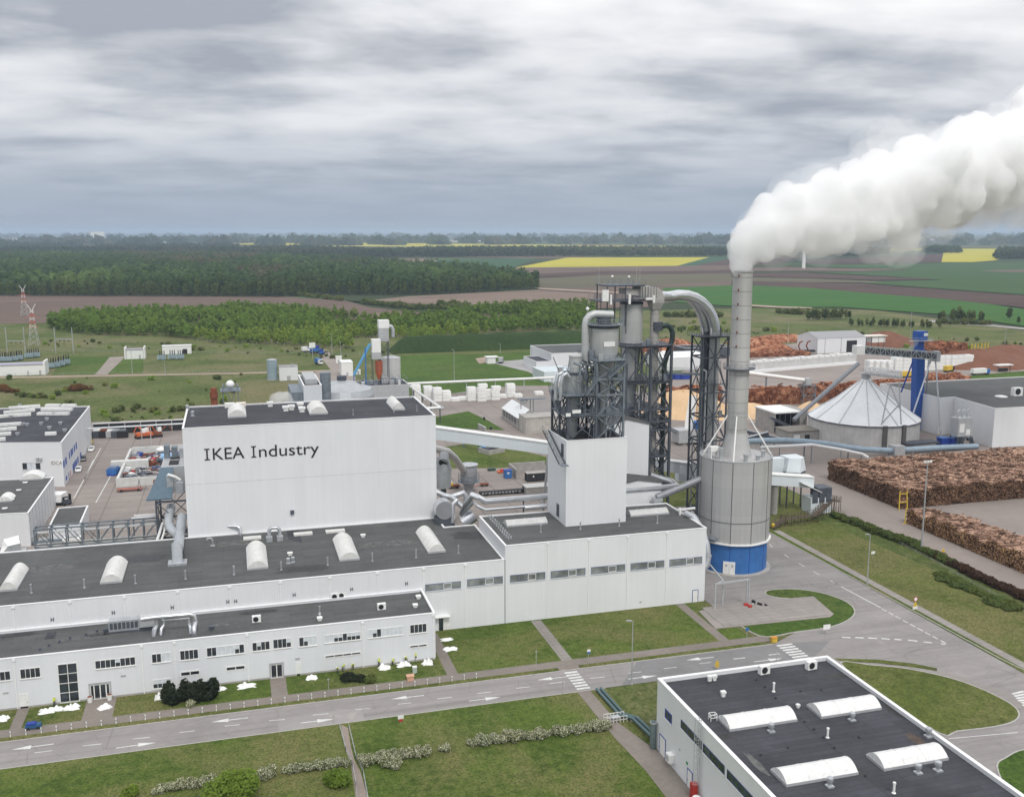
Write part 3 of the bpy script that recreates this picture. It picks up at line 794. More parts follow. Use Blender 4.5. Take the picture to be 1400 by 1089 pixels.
# ---------------------- the long white plant
YO,ZO=162.2,8.6
off_=building('office_building','long white two-storey office block with strip windows and grey felt roof',[(-170,YO),(32.1,YO),(32.1,174.4),(-170,174.4)],ZO,PLASTER,FELT,loc=(32.1,YO,0))
WO=front(YO)
for tl,br,pat in (((-52,458),(50,487),'dddd'),((97,440),(193,473),'dddd'),((456,400),(647,415),'ddddhddd'),((727,368),(815,398),'ddll'),((733,492),(820,520),'hhhh'),
                    ((862,352),(948,385),'dddd'),((990,338),(1168,358),'ddllllhd'),((1208,313),(1290,342),'dhdd'),((1308,298),(1392,330),'dddh')):
    pwin(off_,YO,tl,br,pat,z1)
for tl,br,pat in (((207,288),(290,320),'dhll'),((330,278),(498,293),'llhhdhhh'),((537,252),(700,270),'lhdlllll'),((738,228),(815,258),'dddd')):
    pwin(off_,YO,tl,br,pat,z2)
for f_,tl,br,n in ((z1,(867,455),(953,460),2),(z1,(1085,431),(1170,434),2),(z2,(333,376),(498,364),4),(z2,(738,328),(815,326),2)):
    pwin(off_,YO,tl,br,'d'*n,f_,fw=0.16,sill=False)
x0,zt=WY(*z1(277,418),YO);x1,zb=WY(*z1(380,600),YO)
window(off_,WO,x0,x1,0.25,zt,'dd',fw=0.12,rows=4,sill=False)
def entrance(root,W,a0,a1,h,leaves=2,frame=None,depth=0.12,side=True,name='door',pane=None):
    f=MB();frame=frame or GREYM
    wbox(f,W,a0-0.25,a1+0.25,0.0,depth,h,h+0.35);wbox(f,W,a0-0.25,a0,0.0,depth,0.06,h);wbox(f,W,a1,a1+0.25,0.0,depth,0.06,h)
    d=f.build(name,frame,root)
    st=(a1-a0)/(leaves+(1.2 if side else 0));x=a0
    pl=[0.6]*side+[1]*leaves+[0.6]*side
    fr=MB();pa=MB()
    for k in pl:
        wbox(pa,W,x+0.08,x+st*k-0.08,0.004,0.04,0.14,h-0.08)
        wbox(fr,W,x,x+0.08,0.0,0.07,0.06,h);wbox(fr,W,x+st*k-0.08,x+st*k,0.0,0.07,0.06,h)
        wbox(fr,W,x+0.08,x+st*k-0.08,0.0,0.07,h-0.08,h);wbox(fr,W,x+0.08,x+st*k-0.08,0.0,0.07,0.06,0.14)
        x+=st*k
    fr.build('frame',WHITEP,d);pa.build('pane',pane or GLASS,d)
    return d
x0,_=WY(*z1(436,575),YO);x1,_=WY(*z1(528,570),YO);entrance(off_,WO,x0,x1,2.6)
x0,_=WY(*z1(1298,475),YO);x1,_=WY(*z1(1353,475),YO);entrance(off_,WO,x0,x1,2.5,2,side=False)
def plain_door(root,W,a0,a1,h,mat=None,z0=0.05,frame=None):
    m=MB();wbox(m,W,a0-0.1,a0,0,0.08,z0,h);wbox(m,W,a1,a1+0.1,0,0.08,z0,h);wbox(m,W,a0-0.1,a1+0.1,0,0.08,h,h+0.1)
    d=m.build('door',frame or WHITEP,root)
    l=MB();wbox(l,W,a0,a1,0.0,0.05,z0,h);l.build('leaf',mat or WHITEP,d)
    k=MB();wbox(k,W,a1-0.2,a1-0.08,0.05,0.11,z0+1.0,z0+1.06);k.build('handle',DARKST,d)
    return d
x0,_=WY(*z1(98,625),YO);x1,_=WY(*z1(138,620),YO);plain_door(off_,WO,x0,x1,2.35)
x0,_=WY(*z2(194,465),YO);x1,_=WY(*z2(213,463),YO);plain_door(off_,WO,x0,x1,2.3)
for f_,x in ((z1,75),(z1,688),(z1,845),(z1,1192),(z2,514),(z2,851)):
    a,_=WY(*f_(x,500 if f_ is z1 else 400),YO);downpipe(off_,WO,a,0.1,ZO-0.12)
def wall_grille(root,W,a,z,w=0.8,h=0.3):
    m=MB();wbox(m,W,a-w/2,a+w/2,0,0.06,z-h/2,z+h/2);return m.build('wall_vent',GREYM,root)
for f_,p in ((z1,(28,552)),(z2,(199,388)),(z1,(590,470))):
    a,zz_=WY(*f_(*p),YO);wall_grille(off_,WO,a,zz_)
m=MB();wbox(m,WO,-170,32.12,0.0,0.05,0,0.35);m.build('plinth',CONC,off_)
zr=ZO-0.35
def rv(root,zr,f_,pts,kind='pipe',**kw):
    for p in pts:
        x,y=G(*f_(*p),zr)
        if kind=='pipe':pipe_vent(root,x,y,zr,**kw)
        elif kind=='box':box_vent(root,x,y,zr,**kw)
        else:turbine_vent(root,x,y,zr,**kw)
rv(off_,zr,z1,[(192,350),(335,295),(412,278),(465,262),(235,330),(285,312),(15,292)],h=0.45,r=0.16,mat=DARKST)
rv(off_,zr,z2,[(762,142),(305,205),(777,100)],'box',w=0.9,d=0.9,h=0.6)
rv(off_,zr,z1,[(1012,250),(507,262)],'box',mat=DARKST)
x,y=G(*z2(306,195),zr);MB().lathe(x,y,[(0.28,zr),(0.28,zr+0.9),(0.18,zr+1.0),(0.18,zr+2.2)],10).build('roof_vent',STEEL,off_,True)
x0,y0=G(*z1(215,295),zr);x1,y1=G(*z1(270,262),zr)
MB().box(x0,x1,y0,y1,zr-0.05,zr+0.12).build('roof_hatch',FELT2,off_)
for f_,p,lab in ((z2,(378,106),'air conditioner against the wall, left one of the pair'),(z2,(411,101),'air conditioner against the wall, right one of the pair'),(z2,(601,155),'single air conditioner near the right end of the office roof'),(z1,(1228,215),'air conditioner on the office roof above two equal windows'),(z2,(-2,210),None)):
    if lab:air_con('small white '+lab,(*G(*f_(*p),zr),zr))
vx,vy=G(*z1(600,262),zr)
u=thing('ventilation_unit','grey boxy ventilation unit on the office roof with louvred side','ventilation unit',(vx,vy,zr))
MB().box(vx-2.6,vx+2.2,vy,vy+1.9,zr+0.3,zr+2.1).build('casing',GALV,u)
MB().box(vx+2.2,vx+5.2,vy+0.3,vy+1.7,zr+0.4,zr+1.9).build('fan_section',GREYM,u)
m=MB()
for k in range(7):m.box(vx-2.4+k*0.66,vx-1.9+k*0.66,vy-0.05,vy,zr+0.7,zr+1.8)
m.build('louvre',DARKST,u)
MB().box(vx-2.7,vx+5.2,vy-0.05,vy+0.1,zr,zr+0.3).box(vx-2.7,vx+5.2,vy+1.6,vy+1.8,zr,zr+0.3).build('base_frame',DARKST,u)
dx,dy=G(*z1(745,285),zr)
d_=thing('roof_duct','bright silver duct arching over the office roof beside the ventilation unit','duct',(dx,dy,zr))
ex,ey=G(*z1(930,275),zr)
MB().tube([(dx-2.2,dy+1.2,zr+2.9),(dx,dy+1.2,zr+3.0),(ex-0.6,ey+1.6,zr+3.1),(ex,ey+1.6,zr+2.8),(ex+0.2,ey+1.6,zr+1.6),(ex,ey+0.7,zr+1.1),(ex,ey+0.3,zr+0.6),(ex,ey+0.3,zr)],0.42,12).build('main_duct',STEEL,d_,True)
MB().tube([(dx+0.2,dy+1.2,zr+2.6),(dx+0.1,dy+1.2,zr+1.5),(dx-0.2,dy+0.5,zr+1.1),(dx-0.3,dy+0.3,zr)],0.38,12).build('branch_duct',STEEL,d_,True)
MB().tube([(dx+1.4,dy+1.4,zr+2.3),(ex-0.8,ey+1.8,zr+2.4),(ex-0.8,ey+1.8,zr+1.4),(ex-0.6,ey+1.0,zr+0.9),(ex-0.6,ey+0.8,zr)],0.30,12).build('branch_duct',STEEL,d_,True)
MB().tube([(dx+1.3,dy+1.4,zr+2.4),(dx+1.3,dy+1.4,zr+1.4),(dx+0.9,dy+0.9,zr+1.0),(dx+0.8,dy+0.6,zr)],0.30,12).build('branch_duct',STEEL,d_,True)
YH,ZL,ZH=174.4,12.9,15.6
low=building('production_hall','long low white production hall with grey roof and row of curved skylights',[(-170,YH),(48.2,YH),(48.2,198.2),(41.5,198.2),(41.5,205.5),(-170,205.5)],ZL,WHITE,FELT,par=0.12,loc=(48.2,YH,0))
WH_=front(YH)
for f_,x in ((z1,68),(z1,340),(z1,602),(z1,857),(z1,1107),(z1,1348),(z2,355),(z2,583),(z2,803)):
    a,_=WY(*f_(x,200 if f_ is z1 else 60),YH);downpipe(low,WH_,a,ZO-0.3 if a<31 else 0.1,ZL-0.12,0.2)
a,_=WY(636.4,800,YH);downpipe(low,WH_,a,0.1,ZL-0.12,0.2)
def hmark(root,W,a,z,s=0.5):
    m=MB();wbox(m,W,a-s,a-s*0.7,0,0.1,z-s,z+s);wbox(m,W,a+s*0.2,a+s*0.5,0,0.1,z-s,z+s);wbox(m,W,a-s*0.7,a+s*0.2,0,0.1,z-s*0.15,z+s*0.15)
    return m.build('wall_bracket',DARKST,root)
for f_,p in ((z1,(253,200)),(z1,(545,167)),(z1,(827,142)),(z1,(1092,115)),(z1,(1130,112)),(z2,(185,82)),(z2,(460,55)),(z2,(722,28))):
    a,zz_=WY(*f_(*p),YH);hmark(low,WH_,a,zz_,0.33)
BLUEF=M('blue_grey_frame',(0.17,0.20,0.28),0.5)
zc7=lambda x,y:(540+x/7,770+y/7)
zr7=lambda x,y:(600+x/3.5,520+y/3.5)
zs5=lambda x,y:(300+x/3.5,520+y/3.5)
zs1=lambda x,y:(x/3.5,520+y/3.5)
pwin(low,YH,(295,205),(625,228),'ddod',zc7,frame=BLUEF,pane=GLASSG,fw=0.12)
x0,zt=WY(*zr7(138,953),YH);x1,zb=WY(*zr7(303,967),YH);bandz=(zb,zt)
zl_=ZL-0.12
for (nl,nr,dep) in (((133,908),(235,904),13),((575,866),(672,858),13.5),((998,828),(1085,823),13.5)):
    a=G(*zs5(*nl),zl_);b=G(*zs5(*nr),zl_);skylight(low,a[0],b[0],a[1],a[1]+dep,zl_,1.25)
for (nl,nr,dep) in (((478,975),(585,966),11),((-8,1012),(82,1006),11)):
    a=G(*zs1(*nl),zl_);b=G(*zs1(*nr),zl_);skylight(low,a[0],b[0],a[1],a[1]+dep,zl_,1.25)
rv(low,zl_,zs1,[(150,1015),(404,990),(648,970),(888,948),(1120,928)],h=1.6)
rv(low,zl_,zs5,[(70,925),(296,905),(518,882),(732,862),(941,846),(1144,825)],h=1.6)
rv(low,zl_,zs5,[(338,835),(985,768),(687,748)],'box',w=1.0,d=0.8,h=0.6)
rv(low,zl_,zs5,[(330,875),(352,870)],'turbine',s=0.7)
for p,q in (((115,765),(198,735)),((357,745),(440,715)),((510,732),(592,700))):
    a=G(*zs5(*p),zl_);b=G(*zs5(*q),zl_)
    MB().box(a[0],b[0],a[1],a[1]+1.6,zl_,zl_+0.35).build('roof_hatch',SKYL,low)
a=G(*zs5(322,720),zl_);MB().sheet([(a[0],a[1]+0.4),(a[0]+2.6,a[1]+0.4),(a[0]+2.6,a[1]-9),(a[0],a[1]-6)],zl_+0.004).build('roof_patch',FELT2,low)
for i,((p,q),lab) in enumerate(((((0,740),(100,745)),'silver elbow duct at the foot of the signed white hall, left one'),(((230,770),(300,765)),'twin-legged silver duct at the foot of the signed white hall'))):
    a=G(*zs5(*p),zl_);b=G(*zs5(*q),zl_)
    t=thing('wall_duct',lab,'duct',(a[0],a[1],zl_))
    if i==0:MB().tube([(a[0]-1.5,a[1]+1.4,zl_+1.7),(b[0]-0.4,b[1]+1.2,zl_+1.8),(b[0],b[1]+1.0,zl_+1.4),(b[0],b[1]+0.8,zl_)],0.36,10).build('pipe',STEEL,t,True)
    else:
        MB().tube([(a[0]+.4,a[1]+.3,zl_),(a[0]+.4,a[1]+.5,zl_+2.2),(a[0]+.9,a[1]+.5,zl_+2.7),(b[0]-.9,b[1]+.5,zl_+2.7),(b[0]-.4,b[1]+.5,zl_+2.2),(b[0]-.4,b[1]+.3,zl_)],0.38,10).build('pipe',GALV,t,True)
        for xx in (a[0]+.4,b[0]-.4):MB().box(xx-.6,xx+.6,a[1]-.4,a[1]+1.0,zl_,zl_+0.9).build('base',GALV,t)
a=G(*zs1(1018,790),zl_);t=thing('gooseneck_vent','small bent silver vent pipe standing on the low roof','vent',(*a,zl_))
MB().tube([(a[0],a[1],zl_),(a[0],a[1],zl_+1.2),(a[0]-.3,a[1],zl_+1.6),(a[0]-.9,a[1],zl_+1.6),(a[0]-1.1,a[1],zl_+1.3)],0.16,8).build('pipe',STEEL,t,True)
MB().box(a[0]-.4,a[0]+.4,a[1]-.4,a[1]+.4,zl_,zl_+0.12).build('base',GALV,t)
XI0,XI1,YI0,YI1,ZI=-10.7,41.4,205.6,231.6,35.7
tall=building('warehouse','huge windowless white hall bearing black IKEA Industry lettering',[(XI0,YI0),(XI1,YI0),(XI1,YI1),(XI0,YI1)],ZI,WHITE,FELT2,par=0.18,loc=(XI0,YI0,0))
WT=front(YI0)
m=MB();wbox(m,WT,XI0,XI1,0.0,0.03,24.0,24.09);m.build('wall_seam',M('joint_grey',(0.55,0.56,0.57)),tall)
m=MB();wbox(m,WT,*sorted((WY(399,700,YI0)[0]-.3,WY(402,700,YI0)[0])),0.0,0.45,WY(400,702,YI0)[1],WY(400,697,YI0)[1]);m.build('wall_lamp',DARKST,tall)
for (nl,nr,dep) in (((40,180),(130,180),9),((432,165),(520,160),9),((830,145),(888,141),10)):
    a=G(*zs5(*nl),ZI-.18);b=G(*zs5(*nr),ZI-.18);skylight(tall,a[0],b[0],a[1],a[1]+dep,ZI-.18,1.3)
rv(tall,ZI-.18,zs5,[(243,124),(318,145),(345,140),(387,128),(395,150)],'box',w=1.5,d=1.2,h=1.1)
rv(tall,ZI-.18,zs5,[(640,165),(835,152),(945,145)],h=1.3,r=0.08)
rv(tall,ZI-.18,zs1,[(922,170),(897,140)],'turbine',s=0.7)
def text_mesh(body):
    cu=bpy.data.curves.new('lettering','FONT');cu.body=body;cu.size=1.0;cu.extrude=0.02;cu.resolution_u=6
    o=bpy.data.objects.new('lettering',cu);COL.objects.link(o)
    bpy.context.view_layer.update()
    me=o.evaluated_get(bpy.context.evaluated_depsgraph_get()).to_mesh()
    V=np.array([v.co[:] for v in me.vertices]);F=[tuple(p.vertices) for p in me.polygons]
    bpy.data.objects.remove(o);return V,F
zk=lambda x,y:(200+x/7,530+y/7)
INK=M('black_letter_paint',(0.018,0.018,0.02),0.5,0,0.05)
m=MB();X0,ZB=WY(*zk(558,693),YI0);X1,ZT_=WY(*zk(605,580),YI0);cap=ZT_-ZB
def serif_i(x0,x1):
    c=(x0+x1)/2;st=cap*0.125
    wbox(m,WT,c-st/2,c+st/2,0.0,0.10,ZB,ZB+cap)
    for z in (ZB,ZB+cap-st*0.72):wbox(m,WT,x0,c-st/2,0.0,0.10,z,z+st*0.72);wbox(m,WT,c+st/2,x1,0.0,0.10,z,z+st*0.72)
capm=text_mesh('E')[0][:,1].max()
def put(body,x0,x1):
    V,F=text_mesh(body);sx_=(x1-x0)/(V[:,0].max()-V[:,0].min());sz_=cap/capm;b0=V[:,0].min()
    m.add([(x0+(v[0]-b0)*sx_,YI0-0.06-v[2]*1.5,ZB+v[1]*sz_) for v in V],F)
serif_i(X0,X1);put('KEA',WY(*zk(640,690),YI0)[0],WY(*zk(940,670),YI0)[0]);m.build('sign_lettering',INK,tall);m=MB()
serif_i(WY(*zk(1007,668),YI0)[0],WY(*zk(1053,665),YI0)[0]);put('ndustry',WY(*zk(1080,660),YI0)[0],WY(435.9,610,YI0)[0])
m.build('sign_lettering',INK,tall)
XR0,XR1,YRB=48.35,90.8,195.2
rh=building('boiler_hall','white hall with band of grey windows, lower roof carrying a white block',[(XR0,YH),(XR1,YH),(XR1,YRB-1.4),(XR0,YRB)],ZH,WHITE,FELT,par=0.15,loc=(XR1,YH,0))
for tl,br in (((343,932),(506,950)),((538,915),(698,932)),((731,898),(888,915)),((920,880),(1075,898)),((1106,862),(1256,880))):
    x0,_=WY(*zr7(*tl),YH);x1,_=WY(*zr7(*br),YH)
    window(rh,WH_,x0,x1,bandz[0],bandz[1],'ddod',BLUEF,GLASSG,0.12)
x0,_=WY(*zr7(138,953),YH);x1,_=WY(*zr7(303,967),YH);window(low,WH_,x0,min(x1,48.0),bandz[0],bandz[1],'ddod',BLUEF,GLASSG,0.12)
for x in (748.6,804.3,856.6,909.5):
    a,_=WY(x,820,YH);downpipe(rh,WH_,a,0.1,ZH-0.12,0.17)
z6=lambda x,y:(850+x/7,680+y/7)
x0,_=WY(*z6(676,1015),YH);x1,_=WY(*z6(724,1015),YH);plain_door(rh,WH_,x0,x1,2.6,WHITEP,frame=BLUED)
x0,_=WY(*zc7(420,660),YH);x1,_=WY(*zc7(462,655),YH)
dd=plain_door(low,WH_,x0,x1,2.7,GLASS);m=MB();wbox(m,WH_,x0-0.8,x1+1.2,0,1.1,2.95,3.1);m.build('door_canopy',WHITEP,dd)
m=MB();wbox(m,WH_,x1+0.15,x1+1.4,0,0.05,0.1,2.9);m.build('wall_panel',WHITEP,low)
a,zz_=WY(*z6(180,997),YH);wall_grille(rh,WH_,a,zz_,0.5,0.3)
zt_=ZH-0.15
zr6=lambda x,y:(730+x/5,540+y/5)
for nl,nr,d in (((325,702),(527,690),2.9),((918,654),(1105,640),3.0)):
    a=G(*zr7(*nl),zt_);b=G(*zr7(*nr),zt_);skylight(rh,a[0],b[0],a[1],a[1]+d,zt_,0.75,'x',M('grey_skylight',(0.52,0.52,0.51),0.45,0,0.1,1.0,0.2),4)
rv(rh,zt_,zr7,[(488,725),(677,710),(863,695),(1045,682)],h=1.5)
v0=None
for k in range(11):
    for j in (0,1):
        x,y=G(*zr7(238+9.5*k+j*12,655+10.5*k-j*5),zt_)
        v0=MB().lathe(x,y,[(0.22,zt_),(0.22,zt_+0.15),(0.12,zt_+0.2),(0.2,zt_+0.42),(0.05,zt_+0.5)],6).build('pipe_support',GALV,rh,True)
XT0,XT1,YT0,YT1,ZTW=63.7,76.9,183.6,195.6,33.3
tw=building('tower_block','tall plain white block on the hall roof under the steel cyclone frame',[(XT0,YT0),(XT1,YT0),(XT1,YT1),(XT0,YT1)],ZTW,WHITE,FELT3,par=0.5,z0=ZH-0.3,loc=(XT0,YT0,ZH))
WTL=leftw(XT0)
y0,zb=WX(*zr6(166,830),XT0);y1,zt=WX(*zr6(160,742),XT0)
plain_door(tw,WTL,y0-0.5,y0+0.9,zt,DARKST,zb,DARKST)
y0,zb=WX(*zr6(196,418),XT0);plain_door(tw,WTL,y0-0.5,y0+0.7,zb+2.5,DARKST,zb,DARKST)
st=thing('outside_stair','dark steel stair hanging on the left face of the white tower','stair',(XT0-0.9,YT0+4,ZTW-3))
ya,za=WX(*zr6(205,470),XT0-0.5);yb,zb=YT1-1.0,ZTW+0.2
m=MB()
for dx in (-1.5,-0.25):m.bar((XT0+dx,ya,za),(XT0+dx,yb,zb),0.12,0.35)
m.build('stringer',DARKST,st)
m=MB()
for k in range(16):
    t=(k+.5)/16;m.box(XT0-1.45,XT0-0.3,ya+(yb-ya)*t-.14,ya+(yb-ya)*t+.14,za+(zb-za)*t,za+(zb-za)*t+.05)
m.build('tread',MIDST,st)
m=MB();m.bar((XT0-1.5,ya,za+1.1),(XT0-1.5,yb,zb+1.1),0.06)
for k in range(7):t=k/6;m.bar((XT0-1.5,ya+(yb-ya)*t,za+(zb-za)*t),(XT0-1.5,ya+(yb-ya)*t,za+(zb-za)*t+1.1),0.05)
m.build('railing',MIDST,st)
MB().box(XT0-1.6,XT0-0.06,ya-2.0,ya,za-.06,za+.05).build('landing',MIDST,st)
def gabled(name,label,x0,x1,y0,y1,z0,ze,zrg,wall,roof,axis='y'):
    r=thing(name,label,'building',(x0,y0,z0));xm=(x0+x1)/2;ym=(y0+y1)/2
    m=MB()
    if axis=='y':
        for y,s in ((y0,1),(y1,-1)):m.add([(x0,y,z0),(x1,y,z0),(x1,y,ze),(xm,y,zrg),(x0,y,ze)],[(0,1,2,3,4)[::s]])
        m.add([(x0,y0,z0),(x0,y1,z0),(x0,y1,ze),(x0,y0,ze)],[(3,2,1,0)]);m.add([(x1,y0,z0),(x1,y1,z0),(x1,y1,ze),(x1,y0,ze)],[(0,1,2,3)])
        o=0.25;k=(zrg-ze)/(xm-x0)*o
        rf=MB().add([(x0-o,y0-o,ze-k+.03),(xm,y0-o,zrg+.03),(xm,y1+o,zrg+.03),(x0-o,y1+o,ze-k+.03),(x1+o,y0-o,ze-k+.03),(x1+o,y1+o,ze-k+.03)],[(0,1,2,3),(1,4,5,2)])
        rf.add([(x0-o,y0-o,ze-k-.1),(xm,y0-o,zrg-.1),(x1+o,y0-o,ze-k-.1),(x0-o,y0-o,ze-k+.03),(xm,y0-o,zrg+.03),(x1+o,y0-o,ze-k+.03)],[(0,1,4,3),(1,2,5,4)])
    else:
        for x,s in ((x0,-1),(x1,1)):m.add([(x,y0,z0),(x,y1,z0),(x,y1,ze),(x,ym,zrg),(x,y0,ze)],[(0,1,2,3,4)[::s]])
        m.add([(x0,y0,z0),(x1,y0,z0),(x1,y0,ze),(x0,y0,ze)],[(0,1,2,3)]);m.add([(x0,y1,z0),(x1,y1,z0),(x1,y1,ze),(x0,y1,ze)],[(3,2,1,0)])
        o=0.25;k=(zrg-ze)/(ym-y0)*o
        rf=MB().add([(x0-o,y0-o,ze-k+.03),(x1+o,y0-o,ze-k+.03),(x1+o,ym,zrg+.03),(x0-o,ym,zrg+.03),(x1+o,y1+o,ze-k+.03),(x0-o,y1+o,ze-k+.03)],[(0,1,2,3),(3,2,4,5)])
        rf.add([(x1+o,y0-o,ze-k-.1),(x1+o,ym,zrg-.1),(x1+o,y1+o,ze-k-.1),(x1+o,y0-o,ze-k+.03),(x1+o,ym,zrg+.03),(x1+o,y1+o,ze-k+.03)],[(0,1,4,3),(1,2,5,4)])
    m.build('wall',wall,r);rf.build('roof',roof,r)
    return r
x0,ze=WY(*zr6(600,205),203.5);x1,_=WY(*zr6(788,205),203.5);_,zg=WY(*zr6(665,178),203.5)
gabled('fan_house','tall narrow white fan house with low gable, right behind the tower',x0-4,x1,203.5,209.5,0,ze,zg+.6,WHITE2,FELT)
x0,ze=WY(*zr6(630,612),197);x1,_=WY(*zr6(873,600),197);_,zg=WY(*zr6(750,574),197)
gabled('pump_house','low white pump house with dark pitched roof behind the hall',x0-3,x1,197,202.5,0,ze,zg,WHITE2,FELT)
# ---------------------- flat building with the black roof, lower right
XD0,XD1,YD1,ZD=57.2,85.4,123.4,10.8
db=building('service_building','white building with black flat roof and white skylights across the road',[(XD0,66),(XD1,66),(XD1,YD1),(XD0,YD1)],ZD,WHITE2,FELT2,par=0.45,cop=0.14,thick=0.45,loc=(XD0,YD1,0))
zd7=lambda x,y:(860+x/7,880+y/7)
WD=leftw(XD0)
BF=M('royal_blue_frame',(0.03,0.06,0.30),0.45)
WINM=glass('green_tinted_glass',(0.03,0.04,0.04))
def dwin(tl,br,zf,pat,frame,**kw):
    y0,zt=WX(*zf(*tl),XD0);y1,zb=WX(*zf(*br),XD0);return window(db,WD,y0,y1,zb,zt,pat,frame,WINM,**kw)
dwin((352,625),(405,755),zd7,'dd',BF,fw=0.14)
DBF=M('dark_blue_frame',(0.05,0.07,0.16),0.5)
y0_,zT=WX(*zd7(503,728),XD0);_,zB=WX(*zd7(690,1000),XD0)
for tl,br,zf in (((503,728),(690,1000),zd7),((1093,800),(1190,940),z3),((1208,925),(1325,1075),z3)):
    ya,_=WX(*zf(*tl),XD0);yb,_=WX(*zf(*br),XD0);window(db,WD,ya,yb,zB,zT,'dddd' if ya<108 else 'ddd',DBF,WINM,fw=0.11)
for ya in (86.5,78.5):window(db,WD,ya-5.5,ya,zB,zT,'dddd',DBF,WINM,fw=0.11)
ya,_=WX(*z3(890,840),XD0);plain_door(db,WD,ya-1.3,ya+0.6,2.9,WHITEP,frame=BF)
ya,_=WX(*z3(1026,972),XD0);plain_door(db,WD,ya-0.7,ya+0.7,2.6,WHITEP,frame=BF)
m=MB();ya,zz_=WX(*z3(1013,887),XD0);wbox(m,WD,ya-.25,ya+.25,0,0.05,zz_-.2,zz_+.2);m.build('exit_sign',M('sign_green',(0.02,0.25,0.10)),db)
ya,zz_=WX(*z3(978,822),XD0);wall_grille(db,WD,ya,zz_,0.3,0.3)
zdr=ZD-0.45
for nl,nr,fl in (((-8,738),(318,690),None),((430,677),(730,640),None),((262,1003),(608,943),None),((730,927),(1055,885),None)):
    a=G(*z4(*nl),zdr);b=G(*z4(*nr),zdr);skylight(db,a[0],b[0],a[1],a[1]+3.6,zdr,0.85,'x',SKYW,3)
rv(db,zdr,z4,[(190,738),(577,684),(470,1000),(893,936)],'turbine',s=0.75)
rv(db,zdr,z4,[(202,545),(460,765),(777,1030)],h=1.35,r=0.14,mat=WHITEP)
rv(db,zdr,z4,[(942,762),(988,925)],'turbine',s=0.8)
rv(db,zdr,z4,[(318,622)],'box',w=.5,d=.5,h=.5)
rv(db,zdr,zd7,[(815,345),(900,500),(770,350)],'box',w=.7,d=.6,h=.8)
rv(db,zdr,z4,[(118,490),(160,525),(260,612),(290,640),(350,690),(395,727),(440,765),(492,815),(560,880),(640,950),(330,545),(430,540),(212,577),(610,765),(140,850),(270,815)],h=0.16,r=0.10,mat=BLACK)
x,y=G(*zd7(800,725),zdr);m=MB()
for e in ((-.45,-.35),(.45,-.35),(.45,.35),(-.45,.35)):m.bar((x+e[0],y+e[1],zdr),(x+e[0],y+e[1],zdr+.9),.07)
for z in (zdr+.45,zdr+.9):m.bar((x-.45,y-.35,z),(x+.45,y-.35,z),.07).bar((x-.45,y+.35,z),(x+.45,y+.35,z),.07).bar((x-.45,y-.35,z),(x-.45,y+.35,z),.07).bar((x+.45,y-.35,z),(x+.45,y+.35,z),.07)
m.build('hatch_guard',WHITEP,db)
for p,lab in (((155,462),'white air conditioner at the far parapet of the black roof, left one'),((380,440),'white air conditioner at the far parapet of the black roof, near its corner')):
    air_con(lab,(*G(*z4(*p),zdr),zdr),0.1,1.1)
la=thing('wall_ladder','grey caged ladder climbing the left wall of the black-roofed building','ladder',(XD0-0.4,WX(*z3(1065,800),XD0)[0],0))
yl=WX(*z3(1065,850),XD0-0.5)[0];m=MB()
for s in (-.28,.28):m.bar((XD0-.35,yl+s,0.2),(XD0-.35,yl+s,ZD+1.2),0.06)
m.build('rail',GALV,la);m=MB()
for k in range(36):m.bar((XD0-.35,yl-.28,0.4+k*.32),(XD0-.35,yl+.28,0.4+k*.32),0.035)
m.build('rung',GALV,la);m=MB()
for k in range(11):
    z=2.6+k*.92;pts=[(XD0-.35-.75*sin(pi*j/8),yl-.38*cos(pi*j/8),z) for j in range(9)]
    m.tube(pts,.03,5)
for j in (2,4,6):m.bar((XD0-.35-.75*sin(pi*j/8),yl-.38*cos(pi*j/8),2.6),(XD0-.35-.75*sin(pi*j/8),yl-.38*cos(pi*j/8),ZD+1.2),.035)
m.build('cage',GALV,la)
ya,zz_=WX(*z3(935,860),XD0-.3)
b=thing('wall_unit','white ventilation box hung beside the blue door of the black-roofed building','ventilation unit',(XD0-.4,ya,zz_))
MB().box(XD0-.85,XD0-.01,ya-.6,ya+.6,zz_-.6,zz_+.6).build('casing',WHITEP,b);MB().tube([(XD0-.86,ya,zz_),(XD0-.9,ya,zz_)],.4,12).build('fan_grille',GREYM,b)
ya,_=WX(*z3(1045,1030),XD0-.6)
b=thing('fire_cabinet','red fire hose cabinet standing by the ladder','cabinet',(XD0-.6,ya,0))
MB().box(XD0-1.0,XD0-.2,ya-.45,ya+.45,0.1,2.3).build('body',REDP,b);MB().box(XD0-1.03,XD0-1.0,ya-.35,ya+.35,.3,2.1).build('door',M('red_door',(0.38,0.03,0.025)),b);MB().box(XD0-1.0,XD0-.2,ya-.45,ya+.45,0,.1).build('foot',BLACK,b)
ya,_=WX(*z3(1035,1050),XD0-.8);ya -= 2.2
b=thing('gas_tank','white round-topped tank by the wall at the picture\'s lower edge','tank',(XD0-1.2,ya,0))
MB().lathe(XD0-1.2,ya,[(0.7,.2),(.7,1.3),(.55,1.6),(.25,1.75)],16).build('shell',WHITEP,b,True);MB().lathe(XD0-1.2,ya,[(.5,0),(.5,.2)],10).build('foot',CONC,b)
b=thing('corner_stack','dark grey-green upright pipe stack at the corner of the black-roofed building','pipe',(XD0-.6,YD1-.2,0))
MB().lathe(XD0-.55,YD1-.1,[(.45,0),(.45,4.2),(.3,4.4)],12).build('pipe',M('green_grey_metal',(0.13,0.17,0.17),.5,.3),b,True)
MB().lathe(XD0-.55,YD1-.1,[(.52,4.0),(.52,4.25)],12).build('collar',GALV,b)
SEAM=M('seam_bitumen',(0.02,0.02,0.022),.6)
